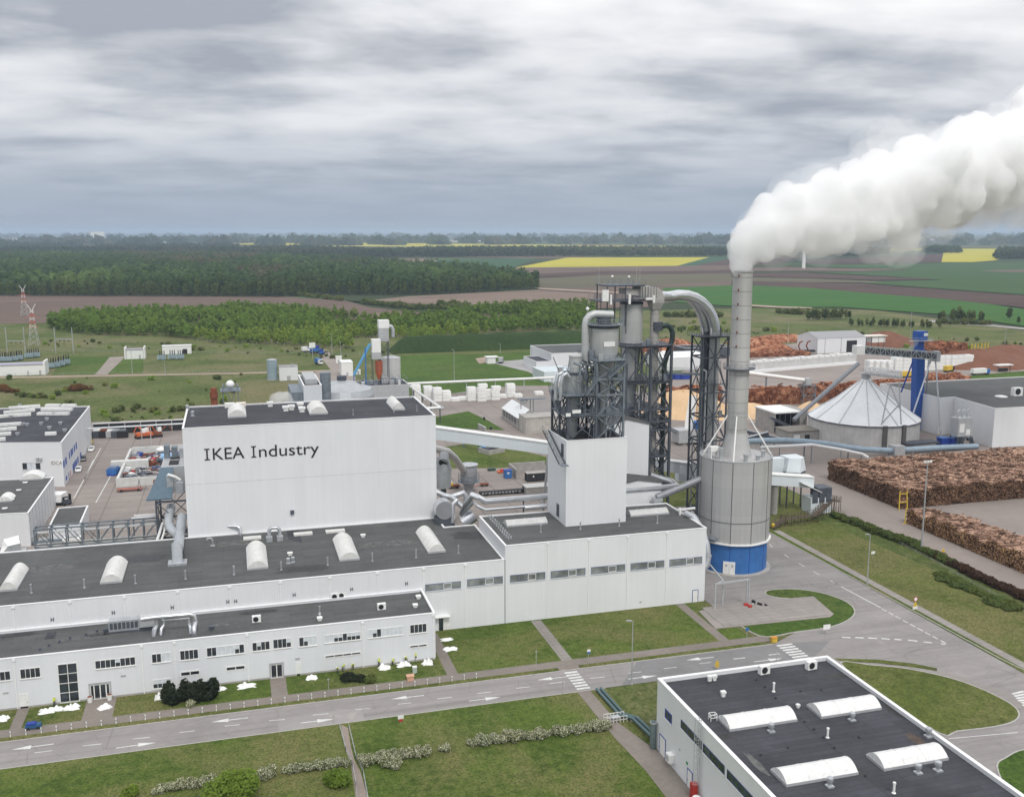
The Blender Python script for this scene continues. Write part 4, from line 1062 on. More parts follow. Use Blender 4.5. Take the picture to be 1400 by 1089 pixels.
xs_=G(*z4(300,660),zdr)[0];MB().sheet([(xs_,67),(xs_+.14,67),(xs_+.14,YD1-.5),(xs_,YD1-.5)],zdr+.004).build('roof_seam',SEAM,db)
for k,p in enumerate(((540,780),(150,850),(330,545))):y_=G(*z4(*p),zdr)[1];MB().sheet([(XD0+.5,y_),(XD1-.5,y_),(XD1-.5,y_+.1),(XD0+.5,y_+.1)],zdr+.005).build('roof_seam',SEAM,db)
def blot(zf,cx_,cy_,rx,ry,mt,root,z):
    c=G(*zf(cx_,cy_),z);MB().sheet([(c[0]+rx*cos(a*.5236)*(1+.25*sin(3.1*a+rx)),c[1]+ry*sin(a*.5236)*(1+.25*cos(2.3*a+ry))) for a in range(12)],z+.008).build('roof_stain',mt,root)
STN=M('damp_stain',(0.028,0.027,0.028),.45,0,.5,1.2);STB=M('rust_stain',(0.075,0.055,0.045),.8,0,.5,1.5);STL=M('pale_stain',(0.105,0.105,0.103),.9,0,.5,1.2)
blot(z3,1205,760,1.5,.8,STN,db,zdr);blot(z4,885,775,.8,2.0,STB,db,zdr);blot(z4,500,470,2.6,1.0,STN,db,zdr);blot(z4,780,640,.8,2.4,STN,db,zdr);blot(z4,610,930,.9,1.1,STN,db,zdr);blot(z4,120,890,.5,2.8,STL,db,zdr)
for k,(x,y,rx,ry) in enumerate(((90,275,3,.9),(330,295,2.6,.7),(470,275,2.0,.6),(1060,225,2.4,.7),(1240,165,3.5,.9))):blot(z1,x,y,rx,ry,(STN,STL)[k%2],off_,zr)
for k,(x,y,rx,ry) in enumerate(((200,900,6,2),(700,850,4,2.5),(1100,780,5,2))):blot(zs1,x,y,rx,ry,(STL,STN)[k%2],low,zl_)
for k,(x,y,rx,ry) in enumerate(((400,900,5,2),(800,780,6,2),(1200,740,4,3))):blot(zs5,x,y,rx,ry,(STN,STL)[k%2],low,zl_)
# ---------------------- chimney on its clad silo
SXc,SYc=107.3,193.4
CLADG=M('grey_silo_cladding',(0.50,0.495,0.49),0.5,0.15,0.07,0.35,0.10)
def ringed(name,c,every,w=0.05,dark=0.35,z0=0.0):
    """sheet-metal tube with a seam every few metres"""
    if name in MATS:return MATS[name]
    t=NT(name);t.set(0.48,0.25,0.45)
    sx_=t.n('ShaderNodeSeparateXYZ');t.l(t.pos(),sx_.inputs[0])
    f=t.math('FRACT',t.math('DIVIDE',t.math('SUBTRACT',sx_.outputs[2],z0),every))
    ln=t.math('LESS_THAN',f,w/every)
    st=t.ramp(t.noise(t.mp(t.pos(),(0.9,0.9,0.05)),1.0,5,0.65),[(0.42,0),(0.75,1)])
    cell=t.math('FLOOR',t.math('DIVIDE',t.math('SUBTRACT',sx_.outputs[2],z0),every))
    wn=t.n('ShaderNodeTexWhiteNoise',noise_dimensions='1D');t.l(cell,wn.inputs['W'])
    c1=t.mix(t.math('MULTIPLY',wn.outputs['Value'],0.16),c,lerp3(c,0.6))
    c1=t.mix(t.math('MULTIPLY',st,0.28),c1,lerp3(c,0.5))
    c1=t.mix(t.math('MULTIPLY',ln,1-dark),c1,lerp3(c,0.25))
    t.col(c1);MATS[name]=t.m;return t.m
def polyr(R,n,a0):return [(SXc+R*cos(a0+2*pi*k/n),SYc+R*sin(a0+2*pi*k/n)) for k in range(n)]
ZB_,ZC_=7.1,25.6
R0=8.0;NF=11;A0=-pi/2-radians(29)-radians(3.5)
ch=thing('chimney','tall grey chimney rising from a round clad silo with blue base','chimney',(SXc,SYc,0))
MB().lathe(SXc,SYc,[(R0-0.35,0.15),(R0-0.35,ZB_+0.2)],44).build('blue_base',BLUE,ch,True)
MB().lathe(SXc,SYc,[(R0+0.6,-.1),(R0+0.6,0.2),(R0+0.1,0.32),(R0-0.4,0.34)],44).build('plinth',CONC,ch,True)
m=MB()
for k in range(NF):
    a=A0+2*pi*k/NF;m.obox((SXc+(R0-.35)*cos(a),SYc+(R0-.35)*sin(a)),(cos(a),sin(a)),0.07,0.12,.3,ZB_)
m.build('base_seam',BLUED,ch)
pts=[]
for k in range(NF):
    a,b=A0+2*pi*k/NF,A0+2*pi*(k+1)/NF
    for j in range(4):
        t=j/4;p=Vector((cos(a),sin(a))).lerp(Vector((cos(b),sin(b))),t);q=Vector((cos(a+(b-a)*t),sin(a+(b-a)*t)))
        v=p.lerp(q,0.75)*R0;pts.append((SXc+v.x,SYc+v.y))
MB().prism(pts,ZB_,ZC_).build('drum',ringed('drum_cladding',(0.50,0.495,0.49),3.05,0.03,0.72,ZB_+0.4),ch)
m=MB()
for k in range(NF):
    a=A0+2*pi*k/NF;c=(SXc+R0*cos(a),SYc+R0*sin(a));m.obox(c,(cos(a),sin(a)),0.10,0.17,ZB_+0.05,ZC_+0.12)
m.build('joint_strip',M('joint_dark',(0.16,0.165,0.17),.5,.3),ch)
MB().ring(offset_poly(ccw(pts),0.12),offset_poly(ccw(pts),-0.02),11.9,12.0).build('joint_ring',M('joint_dark',(0.16,0.165,0.17)),ch)
MB().ring(offset_poly(ccw(pts),0.42),offset_poly(ccw(pts),-0.05),ZB_-0.18,ZB_+0.12).build('skirt_rim',WHITEP,ch)
MB().ring(offset_poly(ccw(pts),0.10),offset_poly(ccw(pts),-0.15),ZC_-0.02,ZC_+0.15).build('top_rim',GREYM,ch)
STACKM=ringed('stack_sheet',(0.47,0.46,0.445),3.05,0.10,0.15,34.6)
RS=2.22
MB().lathe(SXc,SYc,[(3.45,ZC_),(3.4,ZC_+0.5),(RS+0.05,ZC_+5.0),(RS+0.05,ZC_+5.2)],32).build('cone',CLADG,ch,True)
ZTOP=ZT(SXc,SYc,369.5)
MB().lathe(SXc,SYc,[(RS,ZC_+5.2),(RS,45.0),(RS-0.08,45.2),(RS-0.12,ZTOP),(RS-0.35,ZTOP),(RS-0.4,ZTOP-2.5)],36,capt=True).build('stack',STACKM,ch,True)
m=MB()
for z,e in ((34.6,.07),(35.6,.07),(ZTOP-.3,.08)):m.lathe(SXc,SYc,[(RS,z),(RS+e,z),(RS+e,z+.18),(RS,z+.18)],36,capb=False,capt=False)
m.build('stack_ring',GREYM,ch,True)
zp=45.2
pl=MB().lathe(SXc,SYc,[(RS-.1,zp-.12),(RS+1.25,zp-.12),(RS+1.25,zp),(RS-.1,zp)],28,capb=False,capt=False).build('platform',DARKST,ch)
m=MB()
for zz in (.55,1.1):m.tube([(SXc+(RS+1.2)*cos(2*pi*k/24),SYc+(RS+1.2)*sin(2*pi*k/24),zp+zz) for k in range(25)],.035,5)
for k in range(16):m.bar((SXc+(RS+1.2)*cos(pi*k/8),SYc+(RS+1.2)*sin(pi*k/8),zp),(SXc+(RS+1.2)*cos(pi*k/8),SYc+(RS+1.2)*sin(pi*k/8),zp+1.1),.05)
m.build('railing',MIDST,pl)
la_=radians(-139);lx,ly=cos(la_),sin(la_);m=MB()
for s in (-.22,.22):m.bar((SXc+lx*(RS+.22)-ly*s,SYc+ly*(RS+.22)+lx*s,ZC_+5),(SXc+lx*(RS+.22)-ly*s,SYc+ly*(RS+.22)+lx*s,ZTOP+.3),.05)
for k in range(88):z=ZC_+5.3+k*.4;m.bar((SXc+lx*(RS+.22)-ly*.22,SYc+ly*(RS+.22)+lx*.22,z),(SXc+lx*(RS+.22)+ly*.22,SYc+ly*(RS+.22)-lx*.22,z),.03)
m.build('ladder',GREYM,ch)
m=MB()
for z in np.arange(50,ZTOP-.5,3.05):m.box(SXc+lx*(RS+.15)-.13,SXc+lx*(RS+.15)+.13,SYc+ly*(RS+.15)-.13,SYc+ly*(RS+.15)+.13,z,z+.5)
m.build('rest_bracket',RUST,ch)
for k,(a,nm) in enumerate(((radians(-122.5),0),(radians(-188),0),(radians(-29),0),(radians(50),0))):
    MB().tube([(SXc+cos(a)*(RS+.05),SYc+sin(a)*(RS+.05),34.7),(SXc+cos(a)*(R0-.15),SYc+sin(a)*(R0-.15),ZC_+.1)],.16,8).build('brace',WHITEP,ch,True)
for a,r,h in ((radians(-150),6.2,2.6),(radians(-100),6.6,1.6),(radians(-70),6.3,1.1),(radians(-40),6.0,1.6),(radians(150),6,2.2)):
    x,y=SXc+cos(a)*r,SYc+sin(a)*r
    MB().lathe(x,y,[(.45,ZC_),(.45,ZC_+h*.7),(.6,ZC_+h*.72),(.6,ZC_+h)],10).build('vent',GALV,ch,True)
x,y=SXc+cos(radians(-168))*6.4,SYc+sin(radians(-168))*6.4
MB().box(x-1,x+1,y-.7,y+.7,ZC_+1.6,ZC_+2.6).box(x-.9,x-.7,y-.6,y+.6,ZC_,ZC_+1.6).box(x+.7,x+.9,y-.6,y+.6,ZC_,ZC_+1.6).build('hopper',WHITEP,ch)
m=MB()
for zz in (.55,1.05):m.tube([(SXc+(R0-.2)*cos(radians(a)),SYc+(R0-.2)*sin(radians(a)),ZC_+.1+zz) for a in range(-60,200,10)],.03,5)
for a in range(-60,200,13):m.bar((SXc+(R0-.2)*cos(radians(a)),SYc+(R0-.2)*sin(radians(a)),ZC_),(SXc+(R0-.2)*cos(radians(a)),SYc+(R0-.2)*sin(radians(a)),ZC_+1.15),.05)
m.build('railing',GREYM,ch)
a=-pi/2-radians(29)-radians(4);c=(SXc+(R0-.3)*cos(a),SYc+(R0-.3)*sin(a))
dr=MB().obox(c,(-sin(a),cos(a)),2.6,.22,.34,3.1).build('door',WHITEP,ch)
MB().obox((SXc+(R0-.17)*cos(a),SYc+(R0-.17)*sin(a)),(-sin(a),cos(a)),.05,.06,.4,3.0).build('leaf_gap',GREYM,dr)
for s in (-.6,.7):MB().obox((SXc+(R0-.16)*cos(a)-sin(a)*s,SYc+(R0-.16)*sin(a)+cos(a)*s),(-sin(a),cos(a)),.45,.05,2.0,2.5).build('notice',GREYM,dr)
a=radians(-157);c=(SXc+(R0+.55)*cos(a),SYc+(R0+.55)*sin(a))
MB().obox(c,(-sin(a),cos(a)),4.2,1.6,8.0,8.2).build('balcony',MIDST,ch)
m=MB()
for s in np.linspace(-2,2,6):m.bar((c[0]-sin(a)*s+cos(a)*.7,c[1]+cos(a)*s+sin(a)*.7,8.2),(c[0]-sin(a)*s+cos(a)*.7,c[1]+cos(a)*s+sin(a)*.7,9.3),.05)
for z in (8.75,9.3):m.bar((c[0]+sin(a)*2+cos(a)*.7,c[1]-cos(a)*2+sin(a)*.7,z),(c[0]-sin(a)*2+cos(a)*.7,c[1]+cos(a)*2+sin(a)*.7,z),.05)
m.build('railing',GREYM,ch)
t=thing('drop_pipe','pale grey pipe curving down the hall corner beside the blue silo base','pipe',(XR1+1.1,YH+2,0))
MB().tube([(XR1-.3,YH+9,ZH+.5),(XR1+.5,YH+7,ZH+.3),(XR1+1.3,YH+4.5,13.6),(XR1+1.6,YH+3,11.0),(XR1+1.7,YH+2.4,8.6),(XR1+1.4,YH+2.2,7.0),(XR1+.3,YH+2.2,6.2)],.75,14).build('pipe',GALV,t,True)
MB().tube([(XR1+1.7,YH+2.45,8.9),(XR1+1.7,YH+2.42,8.7)],.85,14).build('flange',GREYM,t,True)
t=thing('slanting_duct','grey duct slanting from the hall roof into the clad silo','duct',(XR1-4,196.5,ZH))
pa_,pb_=(XR1-1.5,195.6,ZH+.9),(SXc-R0+.6,SYc+1.5,20.3)
MB().tube([pa_,pb_],.8,12).build('pipe',M('dull_grey_metal',(0.25,0.26,0.28),.5,.3),t,True)
MB().box(pa_[0]-1,pa_[0]+1,194.6,196.3,ZH,ZH+.9).build('base',GALV,t)
t=thing('cross_arm','white pipe arm crossing the hall roof edge beside the silo','pipe',(XR1-1,YH+11,ZH))
MB().bar((XR1-1.4,YH+10.6,ZH+1.0),(XR1+2.6,YH+10.6,ZH+1.1),.35,.35).build('arm',WHITEP,t);MB().bar((XR1-.9,YH+10.6,ZH-.2),(XR1-.9,YH+10.6,ZH+1.4),.4,.4).build('post',WHITEP,t)
# ---------------------- steel frames
def lattice(root,xs,ys,zs,cw=0.35,bw=0.22,dw=0.13,mat=None,faces='fblr',diag='x',skip=()):
    """columns, ring beams per level, bracing in the outer faces"""
    mat=mat or DARKST
    for x in xs:
        for y in ys:
            if (x,y) in skip:continue
            MB().bar((x,y,zs[0]),(x,y,zs[-1]),cw,cw).build('column',mat,root)
    for z in zs[1:]:
        m=MB()
        for y in ys:m.bar((xs[0],y,z),(xs[-1],y,z),bw,bw*1.3)
        for x in xs:m.bar((x,ys[0],z),(x,ys[-1],z),bw,bw*1.3)
        m.build('beam',mat,root)
    m=MB()
    def dg(a,b,z0,z1,k):
        if diag=='x':m.bar((*a,z0),(*b,z1),dw);m.bar((*b,z0),(*a,z1),dw)
        elif (k % 2)==0:m.bar((*a,z0),(*b,z1),dw)
        else:m.bar((*b,z0),(*a,z1),dw)
    for k in range(len(zs)-1):
        for i in range(len(xs)-1):
            if 'f' in faces:dg((xs[i],ys[0]),(xs[i+1],ys[0]),zs[k],zs[k+1],k+i)
            if 'b' in faces:dg((xs[i],ys[-1]),(xs[i+1],ys[-1]),zs[k],zs[k+1],k+i)
        for j in range(len(ys)-1):
            if 'l' in faces:dg((xs[0],ys[j]),(xs[0],ys[j+1]),zs[k],zs[k+1],k+j)
            if 'r' in faces:dg((xs[-1],ys[j]),(xs[-1],ys[j+1]),zs[k],zs[k+1],k+j)
    m.build('lattice',mat,root)
def deck(root,x0,x1,y0,y1,z,rail='flrb',mat=None,holes=None):
    d=MB()
    n=max(2,int((x1-x0)/0.5))
    d.box(x0,x1,y0,y1,z,z+.07);o=d.build('platform',mat or MIDST,root)
    m=MB()
    segs={'f':((x0,y0),(x1,y0)),'b':((x0,y1),(x1,y1)),'l':((x0,y0),(x0,y1)),'r':((x1,y0),(x1,y1))}
    for k in rail:
        a,b=segs[k];L=sqrt((b[0]-a[0])**2+(b[1]-a[1])**2);q=max(2,int(L/1.2))
        for h in (.55,1.1):m.bar((*a,z+h),(*b,z+h),.05)
        for i in range(q+1):x=a[0]+(b[0]-a[0])*i/q;y=a[1]+(b[1]-a[1])*i/q;m.bar((x,y,z),(x,y,z+1.1),.05)
    m.build('railing',mat or MIDST,o);return o
def stair(root,a,b,y,w=0.9,mat=None,axis='x'):
    """a,b = (along, z) ends; flight in the XZ plane at depth y"""
    m=MB();mat=mat or MIDST;P=(lambda s,d,z:(s,y+d,z)) if axis=='x' else (lambda s,d,z:(y+d,s,z))
    for d in (0,w):m.bar(P(a[0],d,a[1]),P(b[0],d,b[1]),.08,.28)
    n=max(3,int(abs(b[1]-a[1])/.22))
    for k in range(n):
        t=(k+.5)/n;s=a[0]+(b[0]-a[0])*t;z=a[1]+(b[1]-a[1])*t
        m.bar(P(s,0,z),P(s,w,z),.25,.04)
    o=m.build('stair_flight',mat,root);m=MB()
    for d in (0,w):
        for h in (.55,1.1):m.bar(P(a[0],d,a[1]+h),P(b[0],d,b[1]+h),.05)
        for k in range(7):t=k/6;s=a[0]+(b[0]-a[0])*t;z=a[1]+(b[1]-a[1])*t;m.bar(P(s,d,z),P(s,d,z+1.1),.045)
    m.build('handrail',mat,o);return o
zf=lambda x,y:(740+x/8.75,480+y/8.75)
zf2=lambda x,y:(740+x/8.75,370+y/8.75)
YF0,YF1=184.5,195.0
lv=[ZTW-.3]+[WY(*zf(650,y),YF0)[1] for y in (770,530,340,130)]
fr=thing('steel_tower','dark steel frame with stairs on the white tower carrying two grey cyclones','steel frame',(64.4,YF0,ZTW-.5))
lattice(fr,[64.4,70.3],[YF0,190.0,YF1],lv[:3],.42,.30,.20)
lattice(fr,[70.3+.001,76.3],[YF0+.001,190.0,YF1],lv,.42,.30,.20,MIDST)
deck(fr,63.6,70.1,YF0-.6,YF1,lv[2]+.15,'flb');deck(fr,63.9,76.4,YF0-.3,YF1,lv[1]+.15,'fr')
deck(fr,70.2,76.8,YF0-.6,YF1+.3,lv[4]+.15,'fblr');deck(fr,70.4,76.3,YF0+.2,186.2,lv[3]+.15,'f')
stair(fr,(66.8+1,lv[2]+.2),(70.2,lv[3]+.2),YF0-1.1);stair(fr,(72.6,lv[3]+.3),(76.9,lv[4]+.3),YF0-1.1)
stair(fr,(187.,lv[1]+.2),(193.,lv[2]+.2),63.0,axis='y')
CYG=ringed('cyclone_grey',(0.44,0.455,0.46),2.4,0.05,0.55,33.0)
CYB=ringed('cyclone_grey_light',(0.53,0.535,0.53),3.0,0.03,0.75,33.0)
YA=188.6
xa0,za1=WY(770,510,YA);xa1,za0=WY(797,537,YA);xa=(xa0+xa1)/2;ra=(xa1-xa0)/2
ca=thing('cyclone_separator','small grey cyclone, left and lower one in the dark frame','cyclone',(xa,YA,ZTW-.5))
MB().lathe(xa,YA,[(.45,ZTW-.4),(.9,ZTW+.2),(.9,lv[1]-.5),(1.25,lv[1]+1),(1.3,za0-1.2),(ra,za0),(ra,za1)],24).build('body',CYG,ca,True)
MB().lathe(xa,YA,[(ra+.15,za1-.15),(ra+.15,za1+.12),(ra-.1,za1+.25)],24).build('flange',DARKST,ca,True)
MB().lathe(xa+.45,YA,[(1.25,za1),(1.25,za1+3.2),(1.35,za1+3.25),(1.35,za1+3.6)],18).build('outlet',CYB,ca,True)
m=MB()
for k in range(10):an=2*pi*k/10;m.bar((xa+ra*cos(an),YA+ra*sin(an),za1),(xa+ra*cos(an),YA+ra*sin(an),za1+1.2),.06)
m.tube([(xa+ra*cos(2*pi*k/20),YA+ra*sin(2*pi*k/20),za1+1.2) for k in range(21)],.04,5)
m.build('railing',MIDST,ca)
for q in (0,1.3):MB().tube([(xa-ra+.2+q*.3,YA-1-q,za1-.6),(xa-ra-.6+q*.4,YA-1-q,za1+.3),(xa-ra-1.5+q*.5,YA-1-q,za1-.2),(xa-ra-1.9+q*.5,YA-1-q,za1-2),(xa-ra-1.9+q*.5,YA-1-q,lv[2]-1)],.38,10).build('feed_pipe',GALV,ca,True)
for p,wd in (((425,722),.9),((325,762),.5)):
    x,z=WY(*zf(*p),YF0-.8);MB().box(x-wd,x+wd,YF0-.75,YF0-.68,z-.35,z+.35).build('notice',WHITEP,ca)
YB_=189.9
xb0,zb1=WY(*zf2(590,665),YB_);xb1,_=WY(*zf2(915,665),YB_);xb=(xb0+xb1)/2;rb_=(xb1-xb0)/2;zb0=lv[4]+.3
cb_=thing('cyclone_separator','broad grey cyclone with white notice and bent duct on top, in the dark frame','cyclone',(xb,YB_,ZTW-.5))
MB().lathe(xb,YB_,[(.75,ZTW-.4),(.95,ZTW+.5),(.95,ZTW+6.5),(1.55,lv[3]-1),(rb_*.78,lv[4]),(rb_,zb0+1.0),(rb_,zb1)],28).build('body',CYB,cb_,True)
MB().lathe(xb,YB_,[(rb_+.12,zb1-.35),(rb_+.12,zb1),(rb_-.3,zb1+.3),(1.4,zb1+.5),(1.4,zb1+1.8)],28).build('lid',DARKST,cb_,True)
pl=MB().lathe(xb,YB_,[(rb_-.1,zb1+.35),(rb_+1.0,zb1+.35),(rb_+1.0,zb1+.45),(rb_-.1,zb1+.45)],28,capb=False,capt=False).build('platform',MIDST,cb_)
m=MB()
for h in (.55,1.1):m.tube([(xb+(rb_+.95)*cos(2*pi*k/24),YB_+(rb_+.95)*sin(2*pi*k/24),zb1+.45+h) for k in range(25)],.04,5)
for k in range(20):an=2*pi*k/20;m.bar((xb+(rb_+.95)*cos(an),YB_+(rb_+.95)*sin(an),zb1+.4),(xb+(rb_+.95)*cos(an),YB_+(rb_+.95)*sin(an),zb1+1.55),.06)
m.build('railing',MIDST,pl)
x,z=WY(*zf2(815,877),YB_-rb_);an=atan2(-rb_,x-xb) if abs(x-xb)<rb_ else-pi/2
an=math.acos(max(-1,min(1,(x-xb)/rb_)));MB().obox((xb+(rb_+.03)*cos(-an),YB_-(rb_+.03)*sin(an)),(sin(an),cos(an)),2.4,.08,z-.5,z+.5).build('notice',WHITEP,cb_)
xd,zd_=WY(*zf2(530,640),YB_);
CYD=ringed('duct_sheet',(0.52,0.53,0.53),2.2,0.04,0.5,30.0)
bd=thing('bend_duct','grey duct bending over the broad cyclone and down its left side','duct',(xd,YB_,lv[4]))
xe,ze_=WY(*zf2(855,525),YB_)
MB().tube([(xe,YB_,ze_),(xd+2.0,YB_,ze_+.25),(xd+.9,YB_,ze_-.1),(xd+.25,YB_,ze_-.9),(xd,YB_,ze_-2.0),(xd,YB_,lv[4]+.3),(xd+.5,YB_,lv[4]-1.2)],.78,14).build('pipe',CYD,bd,True)
MB().sphere((xd+.4,YB_,ze_+1.3),.38,10,8).build('beacon',WHITEP,bd,True)
MB().bar((xd+.4,YB_,ze_+.3),(xd+.4,YB_,ze_+2.6),.05).build('mast',GREYM,bd)
YC=216.0
W2=lambda x,y,Y=YC:WY(x,y,Y)
zz_top=W2(*zf2(1100,375))[1]
xc0,zc0=W2(*zf2(955,865));xc1,_=W2(*zf2(1195,865));xc=(xc0+xc1)/2;rc=(xc1-xc0)/2
XD_,_=W2(893.5,500,214.0);XH_,_=W2(907,520,213.0);XM_=W2(886,560,212.0)[0]
f2=thing('cyclone_tower','dark steel frame behind the white tower holding the tallest cyclone','steel frame',(xc,YC,0))
lv2=[0,8,15,22,28.5,W2(880,571)[1],W2(880,555)[1],W2(880,519)[1],W2(880,470.6)[1]]
lattice(f2,[xc-rc-.6,XM_,XH_+1.0],[211.0,220.5],lv2,.55,.36,.25)
deck(f2,xc-rc-1.2,XH_+2.0,210.4,221,lv2[8]+.2,'flbr',DARKST)
deck(f2,xc-rc-.6,XH_+1.2,210.6,212.4,lv2[7]+.2,'f',DARKST)
cc=thing('cyclone_separator','tallest grey cyclone, tapering to a point behind the steel frame','cyclone',(xc,YC,20))
MB().lathe(xc,YC,[(.5,lv2[5]-10),(.6,lv2[5]-3),(.7,lv2[5]),(rc*.93,zc0-.3),(rc,zc0+.6),(rc,zz_top)],30).build('body',CYB,cc,True)
MB().lathe(xc,YC,[(rc+.15,zz_top-.4),(rc+.15,zz_top),(rc-.4,zz_top+.3)],30).build('rim',DARKST,cc,True)
MB().lathe(xc,YC,[(rc+.1,zc0),(rc+.25,zc0+.1),(rc+.25,zc0+.4),(rc+.1,zc0+.5)],30,capb=False,capt=False).build('support_ring',GREYM,cc,True)
xt0,zt0=W2(*zf2(640,350));xt1,_=W2(*zf2(1180,350));td=thing('top_platform','dark service platform with railings, lamps and masts above the tallest cyclone','platform',(xt0,YC,zt0))
MB().box(xt0,xt1,YC-4,YC+4,zt0-.25,zt0).build('deck',DARKST,td)
zt2=W2(*zf2(900,165))[1];xq0,_=W2(*zf2(725,180));xq1,_=W2(*zf2(1185,180))
MB().box(xq0,xq1,YC-3,YC+4,zt2-.3,zt2).build('upper_deck',DARKST,td)
m=MB()
for x in np.linspace(xt0,xt1,9):
    for y in (YC-4,YC+4):m.bar((x,y,zt0),(x,y,zt0+1.2),.08)
for y in (YC-4,YC+4):
    for h in (.6,1.2):m.bar((xt0,y,zt0+h),(xt1,y,zt0+h),.07)
for x in np.linspace(xq0,xq1,7):
    for y in (YC-3,YC+4):m.bar((x,y,zt2),(x,y,zt2+1.1),.07)
for y in (YC-3,YC+4):
    for h in (.55,1.1):m.bar((xq0,y,zt2+h),(xq1,y,zt2+h),.06)
m.build('railing',MIDST,td)
m=MB()
for x in (xq0+.3,(xq0+xq1)/2,xq1-.3):
    for y in (YC-2.8,YC+3.8):m.bar((x,y,zt0-6 if x<xc-rc else zt0),(x,y,zt2),.22)
m.build('post',DARKST,td)
m=MB()
for x in np.linspace(xt0+.2,xc-rc-.2,5):m.bar((x,YC-3.4,zt0),(x+.9,YC-1,lv2[8]+1),.16)
m.build('strut',DARKST,td)
for p in ((850,70),(1050,75)):
    x,z=W2(*zf2(*p));MB().bar((x,YC,zt2),(x,YC,z-.2),.08).build('lamp_post',MIDST,td);MB().sphere((x,YC,z),.32,10,8).build('lamp',WHITEP,td,True)
for p,w_,h_ in (((685,285),.75,2.6),((750,330),.2,2.3),((970,325),.25,2.3),((1255,325),.25,1.7),((1205,322),.9,.5)):
    x,z=W2(*zf2(*p));MB().box(x-w_,x+w_,YC-4.6,YC-4.1,z-h_/2,z+h_/2).build('cabinet',WHITEP,td)
for p in ((655,0),(1100,10),(1140,20)):
    x,z=W2(*zf2(*p));MB().bar((x,YC-2,zt0),(x,YC-2,z+1),.05).build('mast',GREYM,td)
YD_=214.0
xl,zl=W2(*zf2(885,215));xr_,zr_=W2(*zf2(1320,210));
ex=thing('exhaust_duct','broad grey duct from the tallest cyclone turning down into a seamed column','duct',(XD_,YD_,0))
EXM=ringed('column_sheet',(0.44,0.42,0.40),2.75,0.09,0.2,20.0)
rE=1.05
m=MB().tube([(XD_,YD_,2),(XD_,YD_,zl-5.2),(XD_,YD_,zl-4.9)],rE,20);m.build('column',EXM,ex,True)
zc_=zl-.2
def boxsweep(secs):
    m=MB();k=0
    for c,u,v in secs:m.v+=[tuple(Vector(c)+Vector(u)*a+Vector(v)*b) for a,b in ((-1,-1),(1,-1),(1,1),(-1,1))]
    for i in range(len(secs)-1):
        for j in range(4):m.f.append((4*i+j,4*i+(j+1)%4,4*i+4+(j+1)%4,4*i+4+j))
    m.f.append((3,2,1,0));n=4*(len(secs)-1);m.f.append((n,n+1,n+2,n+3));return m
secs=[((XD_,YD_,zl-5.0),(rE*.9,0,0),(0,rE*.9,0)),((XD_+.1,YD_,zl-3.2),(1.45,0,0),(0,1.7,0))]
for k in range(7):
    a=pi/2*k/6;r=1.55;cxx,czz=XD_+.1-1.55,zl-2.4
    secs.append(((cxx+r*cos(a),YD_,czz+r*sin(a)),(1.45*cos(a),0,1.45*sin(a)),(0,1.8,0)))
secs+=[((XD_-4.2,YD_+.4,zl-.75),(0,0,1.35),(0,1.9,0)),((xc+.8,YC,zl-.9),(0,0,.75),(0,2.0,0)),((xc-rc,YC,zl-.6),(0,0,.7),(0,2.0,0))]
boxsweep(secs).build('elbow',M('elbow_sheet',(0.44,0.425,0.405),.5,.2,.12,.6,.15),ex)
m=MB()
for k in range(6):
    x=XD_-4+k*.7;m.box(x-.03,x+.03,YD_-1.92,YD_+1.95,zl-2.05,zl+.62)
for z in (zl-3.2,zl-5.0):m.lathe(XD_,YD_,[(1.15,z),(1.5,z),(1.5,z+.15),(1.15,z+.15)],4,pi/4,capb=False,capt=False)
m.build('stiffener',M('joint_dark',(0.16,0.165,0.17)),ex)
YHp=213.0
P_=lambda x,y,Y=YHp:(lambda q:(q[0],Y,q[1]))(WY(x,y,Y))
dg=thing('bent_pipe','dark green pipe with curved top in front of the steel frame','pipe',(XH_,YHp,0))
DGM=M('dark_green_pipe',(0.035,0.055,0.052),.35,.3,.15)
MB().tube([P_(896,447),P_(905,446),P_(912,444.5),P_(917,448),P_(919.5,455),P_(919,464),P_(915,476),P_(911,488),P_(908.5,497),P_(908,505),(XH_,YHp,3)],.62,14).build('pipe',DGM,dg,True)
m=MB()
for y in (455,470,486):
    c=P_({455:919.5,470:917,486:911.5}[y],y);m.lathe(c[0],c[1],[(.66,c[2]-.1),(.72,c[2]-.1),(.72,c[2]+.1),(.66,c[2]+.1)],14,capb=False,capt=False)
m.build('flange',DARKST,dg,True)
MB().lathe(P_(900,447)[0],YHp+.5,[(1.3,P_(900,452)[2]),(1.3,P_(900,440)[2])],14).build('fan_casing',DARKST,dg,True)
YG=218.0
gx0=WY(952,520,YG)[0];gx1=WY(986,520,YG)[0];zg=WY(970,459,YG)[1]
gt=thing('pipe_tower','narrow dark lattice tower beside the chimney carrying two upright silver pipes','lattice tower',((gx0+gx1)/2,YG,0))
lattice(gt,[gx0,(gx0+gx1)/2,gx1],[YG-3,YG+3],[0,6,12,18,24,30,36,WY(970,487,YG)[1],zg],.40,.28,.19,DARKST,diag='z')
deck(gt,gx0-.9,gx1+1.8,YG-3.8,YG+3.8,zg+.15,'flr',DARKST);deck(gt,gx0-.2,gx1+.4,YG-3.6,YG-2,WY(970,523,YG)[1],'f',DARKST)
